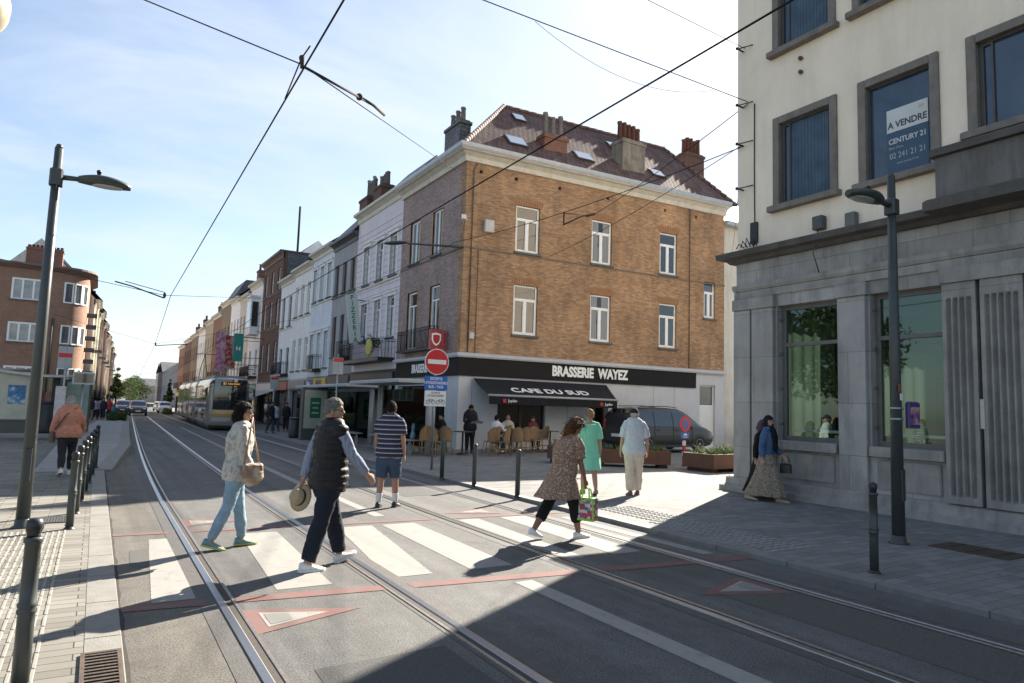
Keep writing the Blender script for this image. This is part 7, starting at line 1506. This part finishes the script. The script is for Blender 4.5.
m = MB(); m.tube([(.0, -.10, .12), (-.02, -.05, .40), (-.12, .02, .62), (-.22, .10, .40), (-.10, .12, .12)], .010, 6); m.build('strap', M('tan_strap', (.25, .15, .08), .6), t)
# 2 man in quilted vest
def quilt(p): return .013 * abs(math.sin(p.z * 44)) - .007
VEST = cloth('black_quilt', (.011, .011, .012), var=.1); VEST.node_tree.nodes['Principled BSDF'].inputs['Roughness'].default_value = .5
SHB = pattern('blue_fine_check', 'vstripe', [(0, (.24, .27, .33)), (.5, (.17, .20, .27))], .9, 60)
m2_, i2 = person('grey haired man in black quilted vest and sunglasses striding over the crossing', (2.06, 6.95, 0), R(-76), 1.70, 'light', ('short', 'grey'), dict(hipR=-13, kneeR=5, footR=2, hipL=20, kneeL=6, footL=-18, lean=2, armL=-20, elbL=8, armR=26, elbR=16, abL=9, abR=12, headyaw=34), top=dict(mat=VEST, sleeve=0, off=.036, z0=-.10, name='quilted_vest', amp=.003, fn=quilt, collar=True, belly=.03, under=dict(mat=SHB, sleeve=1.9, name='shirt')), bottom=dict(mat=cloth('navy_trouser', (.014, .017, .026)), len=1.95, off=.024, flare=.012), shoes=dict(mat=WSHOE), glasses=True, bulk=1.08)
t = thing('straw_hat', 'straw hat with dark band held by the man in the black vest', 'hat', i2['hand']['L'] + Vector((-.015, -.03, -.10)), R(-66)); t.scale = (.80, .80, .80); t.rotation_euler = (R(76), R(8), R(-62))
STRAW = M('woven_straw', (.36, .27, .16), .75, .3, 60, bump=.4, bscale=120)
m = MB(); m.lathe([(.02, .115), (.08, .11), (.095, .09), (.105, 0), (.175, -.012), (.178, -.004), (.11, .008)], n=28); m.build('crown_and_brim', STRAW, t); m = MB(); m.lathe([(.104, .012), (.107, .012), (.104, .042), (.101, .042)], n=28); m.build('hat_band', M('brown_band', (.07, .04, .02), .6), t)
# 3 man in striped polo
STR = pattern('navy_striped_jersey', 'stripe', [(0, (.020, .020, .042)), (.55, (.42, .41, .44)), (.70, (.018, .020, .042)), (.80, (.13, .11, .17)), (.88, (.020, .020, .042))], .9, 13.5)
person('dark haired man in navy striped polo and denim shorts seen from behind', (4.10, 10.52, 0), R(-38), 1.68, 'tan', ('short', 'dark'), dict(hipL=-4, kneeL=3, hipR=6, kneeR=4, armL=3, armR=-4, elbL=12, elbR=14, abL=10, abR=10, headyaw=-4, spread=.12), top=dict(mat=STR, sleeve=.75, off=.030, soff=.030, z0=-.12, belly=.05, name='striped_polo', collar=True), bottom=dict(mat=cloth('blue_denim_short', (.045, .068, .11), var=.2), len=1.02, off=.032, name='shorts'), shoes=dict(mat=M('black_shoe', (.02, .02, .021), .5)), socks=(M('white_sock', (.60, .60, .60), .9), 1.68), bulk=1.15)
# 4 woman in spotted dress
LEO = pattern('leopard_print', 'spot', [(0, (.05, .03, .02)), (.26, (.33, .21, .135)), (.44, (.06, .035, .024)), (.58, (.40, .265, .18))], .9, 52)
w4, i4 = person('auburn haired woman in a leopard print dress bent forward with a tote bag', (5.19, 7.28, 0), R(-84), 1.60, 'brown', ('long', 'auburn'), dict(hipR=22, kneeR=8, footR=-4, hipL=-20, kneeL=16, footL=14, lean=16, armR=6, elbR=10, armL=12, elbL=16, abR=8, nod=26, headyaw=12), dress=dict(mat=LEO, hem=.56, flare=.07, off=.035, sleeve=.85, soff=.038, fold=.05, nf=7, belly=.05, name='spotted_dress', back=-.05), bottom=dict(mat=cloth('black_legging', (.011, .011, .012)), len=1.62, off=.022, name='leggings'), shoes=dict(mat=WSHOE), fem=True, bulk=1.15)
t = thing('tote_bag', 'green patterned tote bag carried by the woman in leopard print', 'bag', i4['hand']['R'] + Vector((.0, 0, -.44)), R(-66)); t.scale = (.80, .80, .84)
QP = pattern('patchwork_print', 'cell', [(0, (.40, .05, .07)), (.22, (.55, .55, .50)), (.40, (.05, .10, .35)), (.55, (.55, .50, .46)), (.68, (.30, .10, .35)), (.82, (.10, .40, .15)), (.9, (.6, .6, .55))], .6, 22)
LIM = M('lime_green_strap', (.22, .55, .04), .6, .08, 8)
m = MB(); rows = [[(x, y, z) for x, y in ((-a, -b), (a, -b), (a, b), (-a, b))] for a, b, z in ((.155, .055, 0), (.175, .07, .05), (.18, .07, .26), (.165, .05, .34))]; m.grid(rows, closed=True, cap0=True, cap1=True, smooth=False); bg_ = m.build('bag_body', QP, t)
m = MB(); 
for y in (-.072, .072):
    for x in (-.18, .155): m.box(x, x + .025, y - .003, y + .003, .02, .33)
    m.box(-.18, .18, y - .003, y + .003, 0, .03); m.box(-.172, .172, y * .85 - .003, y * .85 + .003, .31, .345)
m.build('lime_trim', LIM, t)
for y in (-.05, .05): m = MB(); m.tube([(-.09, y, .32), (-.07, y * .6, .46), (0, 0, .52), (.07, y * .6, .46), (.09, y, .32)], .013, 6); m.build('handle', LIM, t)
# 5 woman in green dress
MINT = pattern('mint_crinkle_cotton', 'vstripe', [(0, (.17, .52, .33)), (.5, (.22, .60, .40)), (.8, (.28, .62, .45))], .9, 42)
person('blonde woman in a mint green dress walking away', (8.12, 10.50, .055), R(-22), 1.60, 'light', ('short', 'blond'), dict(hipR=-10, kneeR=12, footR=14, hipL=9, kneeL=3, armR=-8, armL=10, elbR=10, abR=9, headyaw=4), dress=dict(mat=MINT, hem=.50, flare=.035, off=.028, sleeve=1.0, soff=.032, fold=.05, nf=8, name='green_dress', belly=.02), shoes=dict(mat=M('tan_shoe', (.24, .15, .09), .6)), fem=True, bulk=1.12)
# 6 man in pale shirt and cap
person('old man in grey short sleeved shirt, cream trousers and dark cap seen from behind', (8.93, 10.14, .055), R(-30), 1.66, 'light', ('cap', cloth('navy_cap', (.018, .022, .035))), dict(hipL=-5, kneeL=5, hipR=7, kneeR=4, armL=3, armR=-6, elbL=10, elbR=18, abL=12, abR=13), top=dict(mat=cloth('pale_grey_shirt', (.50, .52, .54)), sleeve=.95, off=.036, soff=.038, z0=-.10, z1=.48, belly=.03, collar=True, amp=.009), bottom=dict(mat=cloth('cream_trouser', (.58, .49, .39)), len=1.96, off=.030, flare=.012, amp=.01), shoes=dict(mat=M('brown_shoe', (.12, .075, .05), .5)), bulk=1.1)
# 7 woman in hijab, 8 companion behind
TAPE = pattern('beige_woven_print', 'noise', [(.36, (.10, .075, .055)), (.5, (.29, .24, .185)), (.64, (.17, .125, .10))], .9, 26)
BLK = cloth('black_cotton', (.010, .010, .011)); DEN = cloth('blue_denim', (.055, .105, .20), var=.2)
w7, i7 = person('woman in black headscarf, denim jacket and long patterned skirt by the bank wall', (10.86, 8.62, .055), R(203), 1.62, 'light', ('scarf', BLK), dict(hipL=18, kneeL=6, hipR=-18, kneeR=10, footR=8, armR=-12, armL=14, elbL=26, elbR=16, headyaw=26, lean=2, abR=10), dress=dict(mat=TAPE, hem=.10, top=0, flare=.025, off=.02, fold=.07, nf=9, name='long_skirt'), top=dict(mat=DEN, sleeve=1.85, off=.026, soff=.022, z0=.02, name='denim_jacket'), shoes=dict(mat=M('beige_shoe', (.40, .31, .22), .6)), fem=True)
m = MB(); etube(m, [i7['nbL'] + Vector((0, .02, .045)), i7['nbL'] + Vector((0, .06, -.03)), i7['nbL'] + Vector((.01, .125, -.14)), i7['nbL'] + Vector((.03, .16, -.36))], [(.075, .075), (.12, .10), (.12, .06), (.08, .03)], 14); me = remesh(m, .012, 2); wrinkle(me, .01); put(me, 'scarf_drape', BLK, w7)
t = thing('handbag', 'black handbag of the woman in the denim jacket', 'bag', i7['hand']['L'] + Vector((.02, 0, -.14)), R(203)); t.scale = (.75, .75, .75); m = MB(); m.bbox(-.05, .05, -.14, .14, -.16, .08, .03); m.build('bag_body', BLACK, t); m = MB(); m.tube([(0, -.1, .1), (0, -.05, .26), (0, .05, .26), (0, .1, .1)], .01, 6); m.build('handle', BLACK, t)
person('person in black with purple headscarf half hidden behind the woman in denim', (11.20, 9.02, .055), R(200), 1.52, 'light', ('scarf', cloth('purple_scarf', (.07, .045, .075))), dict(hipL=-12, kneeL=8, hipR=14, armL=10, armR=-10, nod=6), dress=dict(mat=BLK, hem=.12, flare=.07, off=.03, sleeve=1.9, soff=.03, fold=.05, name='black_coat'), shoes=dict(mat=BLACK), fem=True)
# 9 woman in salmon coat
SAL = cloth('salmon_wool', (.46, .205, .135)); w9, i9 = person('white haired woman in a salmon coat walking away beside the left bollards', (-.42, 16.6, .01), R(4), 1.60, 'light', ('bob', 'white'), dict(hipR=10, kneeR=5, hipL=-12, kneeL=18, footL=18, armL=-18, armR=14, elbL=26, elbR=24, abL=18, abR=16, nod=8, lean=6), top=dict(mat=SAL, sleeve=1.9, off=.05, soff=.035, z0=-.14, name='coat', amp=.012, belly=.03), bottom=dict(mat=cloth('dark_grey_trouser', (.03, .028, .03)), len=1.90, off=.018), shoes=dict(mat=WSHOE), fem=True, bulk=1.15)
m = MB(); m.tube([i9['sh']['R'] + Vector((-.04, -.1, .05)), i9['nb'] + Vector((-.05, -.20, -.12)), i9['pel'] + Vector((-.22, -.12, .06)), i9['pel'] + Vector((-.26, .02, .0)), i9['nb'] + Vector((-.02, .16, -.2)), i9['sh']['R'] + Vector((-.04, .06, .06))], .012, 6); t = thing('shoulder_bag', 'brown bag with strap across the salmon coat', 'bag', i9['pel'] + Vector((-.27, .02, -.08))); m.v = [v - t.location for v in m.v]; m.build('strap', M('brown_strap', (.10, .06, .04), .6), t); m = MB(); m.bbox(-.05, .05, -.13, .13, -.14, .10, .03); m.build('bag_body', M('brown_bag', (.12, .075, .05), .6), t)
# terrace people
def cc(n, c): return cloth(n, c)
SEAT = dict(hz=.56, hipL=84, hipR=80, kneeL=86, kneeR=80, lean=6, armL=32, armR=38, elbL=62, elbR=50, spread=.12)
person('standing man in black jacket and pale shirt front reading at the cafe wall', (11.05, 20.95, .055), R(160), 1.66, 'brown', ('short', 'dark'), dict(nod=34, armL=18, armR=18, elbL=80, elbR=80, hipL=3, hipR=-3), top=dict(mat=cc('navy_black', (.014, .016, .024)), sleeve=1.9, off=.045, soff=.035, z0=-.14, name='jacket'), bottom=dict(mat=cc('dark_trouser', (.014, .015, .02)), len=1.95), shoes=dict(mat=BLACK), voxel=.011, bulk=1.1)
t = thing('newspaper', 'folded white paper held by the standing man in black', 'newspaper', (11.12, 20.62, 1.06), R(160)); m = MB(); m.grid([[(-.2, 0, .0), (0, .03, .02), (.2, 0, 0)], [(-.2, .20, .08), (0, .22, .10), (.2, .20, .08)]]); m.grid([[(-.2, 0, -.01), (0, .03, .01), (.2, 0, -.01)], [(-.2, .20, .07), (0, .22, .09), (.2, .20, .07)]]); m.build('pages', M('newsprint', (.50, .50, .48), .8, .2, 40), t)
person('man in white shirt sitting on a rattan chair facing right', (11.90, 20.75, .055), R(-62), 1.66, 'tan', ('short', 'dark'), dict(SEAT, lean=14), top=dict(mat=cc('white_shirt', (.56, .57, .60)), sleeve=1.8, off=.026, soff=.024), bottom=dict(mat=cc('navy_jean', (.03, .045, .08)), len=1.93), shoes=dict(mat=WSHOE), voxel=.011)
person('man in beige shirt sitting by the cafe window facing the street', (13.25, 22.1, .055), R(150), 1.64, 'tan', ('bald', 'grey'), dict(SEAT), top=dict(mat=cc('beige_shirt', (.40, .36, .30)), sleeve=.9, off=.03, soff=.03), bottom=dict(mat=cc('dark_trouser', (0, 0, 0)), len=1.93), shoes=dict(mat=BLACK), voxel=.012)
person('man in black sitting at the left terrace table', (10.15, 21.15, .055), R(95), 1.66, 'tan', ('short', 'dark'), dict(SEAT, lean=10), top=dict(mat=cc('black_shirt', (.013, .013, .014)), sleeve=1.8, off=.028), bottom=dict(mat=cc('dark_trouser', (0, 0, 0)), len=1.93), shoes=dict(mat=BLACK), voxel=.012)
person('woman in dark red top sitting near the wall behind the terrace tables', (14.2, 21.9, .055), R(170), 1.58, 'light', ('bob', 'brown'), dict(SEAT), top=dict(mat=cc('dark_red', (.12, .03, .03)), sleeve=1.2, off=.028), bottom=dict(mat=cc('dark_trouser', (0, 0, 0)), len=1.93), shoes=dict(mat=BLACK), fem=True, voxel=.012)
person('woman in light blue shirt sitting behind the no entry sign pole', (9.35, 21.75, .055), R(-120), 1.60, 'light', ('bob', 'brown'), dict(SEAT, lean=8), top=dict(mat=cc('light_blue', (.30, .38, .50)), sleeve=1.7, off=.028), bottom=dict(mat=cc('navy_jean', (0, 0, 0)), len=1.93), shoes=dict(mat=BLACK), fem=True, voxel=.012)
# people further along the pavements
FAR = [(7.95, 37.5, -.16, -150, (.016, .018, .026), (.05, .05, .05), 'man in dark jacket with pale band walking on the right stop beside the tram', 0), (8.85, 40.5, -.18, 20, (.34, .38, .46), (.03, .04, .07), 'person in pale blue shirt on the right stop behind the dark jacket man', 1), (9.5, 40.8, -.18, 170, (.02, .02, .02), (.02, .02, .02), 'person all in black on the right stop near the shop front', 0),
       (-.75, 55, -.05, 170, (.02, .02, .022), (.02, .02, .03), 'person in black at the front of the left crowd', 1), (-.25, 58, -.1, 5, (.03, .028, .03), (.20, .15, .12), 'person in dark top and tan trousers in the left crowd', 0), (.05, 60, -.1, 20, (.32, .28, .34), (.02, .02, .03), 'person in lilac top in the left crowd', 1), (.55, 61, -.1, 175, (.02, .03, .06), (.02, .02, .03), 'person in navy in the left crowd', 0), (.95, 62, -.1, 0, (.42, .04, .04), (.03, .03, .04), 'person in red top in the left crowd', 1), (1.2, 59, -.1, 10, (.04, .20, .24), (.03, .03, .04), 'child in teal beside the left shrubs', 1), (-1.1, 57, -.05, 180, (.40, .40, .38), (.04, .04, .05), 'person in pale grey coat in the left crowd', 1), (-.4, 66, -.2, 0, (.10, .07, .05), (.02, .02, .02), 'person in brown coat far in the left crowd', 0), (.4, 70, -.25, 10, (.45, .45, .42), (.03, .03, .03), 'person in white top far in the left crowd', 0)]
for x, y, z, rz, c1, c2, lab, fem in FAR:
    ch_ = 'child' in lab
    person(lab, (x, y, gz(y) + .06 if x > 5 else gz(y) + (.10 if y > 56 else .25)), R(rz), 1.15 if ch_ else 1.64, 'tan', ('short' if not fem else 'bob', ['dark', 'brown', 'grey'][int(y) % 3]), dict(hipL=12, hipR=-10, kneeR=10, footR=8, armL=-10, armR=12, elbL=12, elbR=14), top=dict(mat=cloth('far_top_%d' % int(y * 10 + x * 3), c1), sleeve=1.85, off=.03, soff=.026, z0=-.12, name='jacket'), bottom=dict(mat=cloth('far_leg_%d' % int(y * 10 + x * 3), c2), len=1.95, off=.02), shoes=dict(mat=BLACK), fem=bool(fem), voxel=.02, detail=False)
    if lab.startswith('man in dark'):
        o = bpy.data.objects[-1] if False else None
# ================================================================ TREES AND WIRES
BARK = M('bark', (.06, .045, .032), .9, .35, 6, bump=.5, bscale=14)
TL = [M('tree_leaf_dark', (.022, .042, .015), .85, .35, 3, spec=.08), M('tree_leaf_mid', (.042, .072, .022), .85, .35, 3, spec=.08), M('tree_leaf_light', (.075, .105, .035), .85, .35, 3, spec=.08)]
def tree(label, loc, H_, cr, seed, conic=False, n=1500, ls=.16):
    t = thing('street_tree', label, 'tree', loc); rd_ = random.Random(seed); m = MB(); th = H_ * .34
    m.tube([(0, 0, -.1), (.03, 0, th * .6), (0, .04, th), (.02, 0, H_ * .75)], [.13, .10, .08, .02], 8)
    limbs = []
    for k in range(9):
        a = rd_.uniform(0, 6.28); z0 = rd_.uniform(th * .8, H_ * .6); L = cr * rd_.uniform(.5, .95) * (1 - (z0 - th) / H_ if conic else 1); e = Vector((math.cos(a) * L, math.sin(a) * L, z0 + L * rd_.uniform(.4, 1.0))); m.tube([(0, 0, z0), e * .5 + Vector((0, 0, z0 * .5 + .05)), e], [.05, .03, .012], 5); limbs.append(e)
    m.build('trunk', BARK, t); m = MB()
    cl = [(e, rd_.uniform(.35, .6) * cr) for e in limbs] + [(Vector((rd_.gauss(0, cr * .35), rd_.gauss(0, cr * .35), rd_.uniform(th, H_ * .95))), rd_.uniform(.3, .55) * cr) for _ in range(14)]
    for c_, r in cl:
        if conic: k = max(.12, 1 - (c_.z - th * .6) / (H_ - th * .6)); c_ = Vector((c_.x * k, c_.y * k, c_.z)); r *= .4 + .6 * k
        leaves(m, c_, (r, r, r * .8), n // len(cl), ls, rd_)
    m.build('crown', TL, t); return t
for lab, x, y, H_, cr, sd, cn in (('dark conical tree on the left pavement before the houses', 2.35, 110, 6.4, 1.15, 1, True), ('light leafy tree further along the left pavement', 5.0, 138, 5.6, 1.7, 2, False), ('second leafy tree far along the left side', 5.4, 152, 6.5, 2.0, 3, False), ('dark slim tree on the right pavement beyond the tram', 9.6, 118, 5.4, .9, 4, True), ('round tree at the end of the street', 8.5, 210, 7.5, 2.6, 5, False), ('pale green tree near the end of the street, left of the road', 3.2, 178, 6.5, 2.0, 6, False), ('wide tree under the hill at the end of the street', 14.5, 300, 9.5, 4.0, 7, False)):
    tree(lab, (x, y, gz(y)), H_, cr, sd, cn, 1300, .14 if y < 160 else .28)
for lab, x, y, H_, cr, sd in (('big leafy tree on the square beyond the left edge, mirrored in the bank windows', -12.5, 23.5, 9.5, 3.3, 11), ('second leafy tree on the left square, mirrored in the bank windows', -15, 30.5, 10.5, 3.6, 12)): tree(lab, (x, y, 0), H_, cr, sd, False, 5500, .16)
def shrub(label, loc, r, seed, n=900):
    t = thing('shrub', label, 'shrub', loc); rd_ = random.Random(seed); m = MB()
    for k in range(14): a, b = rd_.uniform(0, 6.28), rd_.uniform(0, .8); leaves(m, (math.cos(a) * b * r[0], math.sin(a) * b * r[1], rd_.uniform(.15, .8) * r[2]), (r[0] * .4, r[1] * .4, r[2] * .35), n // 14, .07, rd_)
    m.build('foliage', TL, t); m = MB()
    for k in range(6): a = rd_.uniform(0, 6.28); m.tube([(0, 0, 0), (math.cos(a) * r[0] * .5, math.sin(a) * r[1] * .5, r[2] * .6)], [.02, .008], 5)
    m.build('stems', BARK, t)
for lab, x, y, r in (('green shrub at the end of the left platform', 1.25, 58, (.55, .9, .85)), ('lower green shrub beside it nearer the road', 1.75, 60.5, (.45, .8, .7)), ('low shrub bed on the right pavement beyond the tram', 7.9, 96, (.7, 1.6, .8)), ('second low shrub further along the right pavement', 8.4, 104, (.6, 1.4, .75))): shrub(lab, (x, y, gz(y) + .05), r, int(y))
# wires
WIRE = M('dark_cable', (.022, .022, .024), .9, .1, 5, spec=.05)
def wire(name, label, pts, r, sag=0.0, n=16, cat='cable'):
    t = thing(name, label, cat, pts[0]); m = MB(); P0 = Vector(pts[0]); out = []
    for a, b in zip(pts, pts[1:]):
        a, b = Vector(a), Vector(b)
        for i in range(n + (1 if b == Vector(pts[-1]) else 0)): k = i / n; p = a.lerp(b, k); p.z -= sag * 4 * k * (1 - k); out.append(p - P0)
    m.tube(out, r, 6); m.build('cable', WIRE, t); return t
def cpt(x, y, z): return (x + bx(y), y, gz(y) + z)
wire('contact_wire', 'overhead tram wire above the left track', [cpt(1.72, -12, 5.48), cpt(1.72, 5, 5.49), cpt(1.55, 25.4, 5.02 - gz(25.4)), cpt(1.85, 52, 5.3), cpt(1.72, 80, 5.3), cpt(1.72, 110, 5.3), cpt(1.72, 150, 5.3)], .011, .0, 6)
wire('contact_wire', 'overhead tram wire above the right track passing the brasserie roof', [cpt(5.2, -6, 5.6), cpt(5.2, 4, 5.46), cpt(5.2, 12.3, 5.31), cpt(5.2, 30, 5.4), cpt(5.2, 52, 5.4), cpt(5.2, 80, 5.3), cpt(5.2, 110, 5.3), cpt(5.2, 150, 5.3)], .011, 0, 6)
IRON = M('dull_iron', (0, 0, 0))
NA = (1.72, 7.76, 5.50)
wire('span_wire', 'span wire from the cafe cornice corner down to the left tram wire', [(11.6, 23.9, 10.9), NA, (-5.0, 12.9, 9.1)], .008, .0, 4)
t = thing('wire_arm', 'grey steady arm and clamps holding the nearest overhead tram wire', 'wire arm', (1.72, 7.69, 5.47))
m = MB(); m.tube([(0, 0, -.02), (1.45, 1.75, .55)], .017, 7); m.tube([(0, -.0, -.05), (0, 0, .10)], .022, 7); m.tube([(1.1, 1.33, .42), (1.45, 1.75, .55), (1.75, 2.1, .60)], .022, 6); m.tube([(-.03, -.45, .0), (0, .05, .09)], .009, 5); m.tube([(.02, .9, -.06), (0, .05, .09)], .009, 5); m.ell((.0, .05, .09), (.03, .03, .04), nu=8, nv=6); m.ell((1.1, 1.33, .42), (.05, .05, .05), nu=8, nv=6); m.build('arm', IRON, t)
wire('span_wire', 'span wire fixed to the bank wall at second floor level', [(11.68, 9.74, 8.46), (5.0, 9.7, 8.46), (-12, 9.7, 9.2)], .009, .0, 4)
wire('span_wire', 'thin slack wire hanging under the span wire beside the bank', [(10.6, 9.74, 8.42), (6.1, 9.7, 8.43)], .004, .45)
wire('span_wire', 'upper span wire fixed to the bank wall above the others', [(11.68, 9.8, 9.70), (8.82, 9.8, 9.83), (-8, 9.8, 10.6)], .007, 0, 4)
bp = R_(5.75, 9.92, -.56)
wire('span_wire', 'wire from the bank corner to the iron bracket on the cafe wall', [(11.7, 9.74, 8.42), tuple(bp)], .010, .10)
wire('span_wire', 'wire from the bank corner to the cafe string course', [(11.7, 9.9, 7.54), tuple(R_(3.9, 7.95, -.04))], .008, .15)
wire('span_wire', 'thick cable from the bank corner to the cafe street corner', [(11.7, 9.9, 7.50), (11.35, 23.3, 7.9), (6.9, 26.5, 5.45)], .010, .2)
wire('span_wire', 'thin wire hanging between the bank corner and the rear house', [(11.7, 10.0, 6.54), (26.3, 22.9, 9.4)], .005, .1)
ND = (1.72 + .02, 26.0, 5.08)
wire('span_wire', 'span wire over the tram stop carrying the left tram wire', [(-14, 26, 7.2), ND, (11.6, 58, 9.9)], .010, 0, 4)
t = thing('wire_arm', 'dark steady arm on the span wire over the tram stop', 'wire arm', ND); m = MB(); m.tube([(0, 0, -.10), (-1.0, 0, .20), (-1.5, 0, .30)], .025, 6); m.tube([(-1.2, 0, .34), (0, 0, .10)], .014, 5); m.ell((-.0, 0, 0), (.05, .05, .10), nu=8, nv=6); m.build('arm', IRON, t)
NE = (3.05, 50, 5.0)
wire('span_wire', 'second span wire further along the street', [(-2.6, 50, 6.4), NE, (11.7, 50, 7.4)], .010, 0, 4)
t = thing('wire_arm', 'dark steady arm on the second span wire', 'wire arm', NE); m = MB(); m.tube([(0, 0, -.1), (1.5, 0, .1), (1.9, 0, .14)], .03, 6); m.ell((0, 0, 0), (.05, .05, .12), nu=8, nv=6); m.build('arm', IRON, t)
wire('span_wire', 'third span wire near the end of the tram row', [(-.6, 84, 6.6), (4.2, 84, 4.75), (11.7, 84, 7.2)], .010, 0, 4); wire('span_wire', 'fourth span wire far along the street', [(.4, 112, 6.6), (5.2, 112, 4.6), (11.7, 112, 6.8)], .010, 0, 4)
t = thing('globe_lamp', 'cream globe lamp cut by the top left corner of the view', 'street lamp', (-.79, 5.0, .05)); m = MB(); m.tube([(0, 0, 0), (0, 0, 3.72)], .05, 10); m.build('pole', POST, t); m = MB(); m.ell((0, 0, 3.90), (.17, .17, .20), nu=20, nv=14); m.build('globe', M('cream_globe', (.50, .45, .34), .3, .05, 4), t)
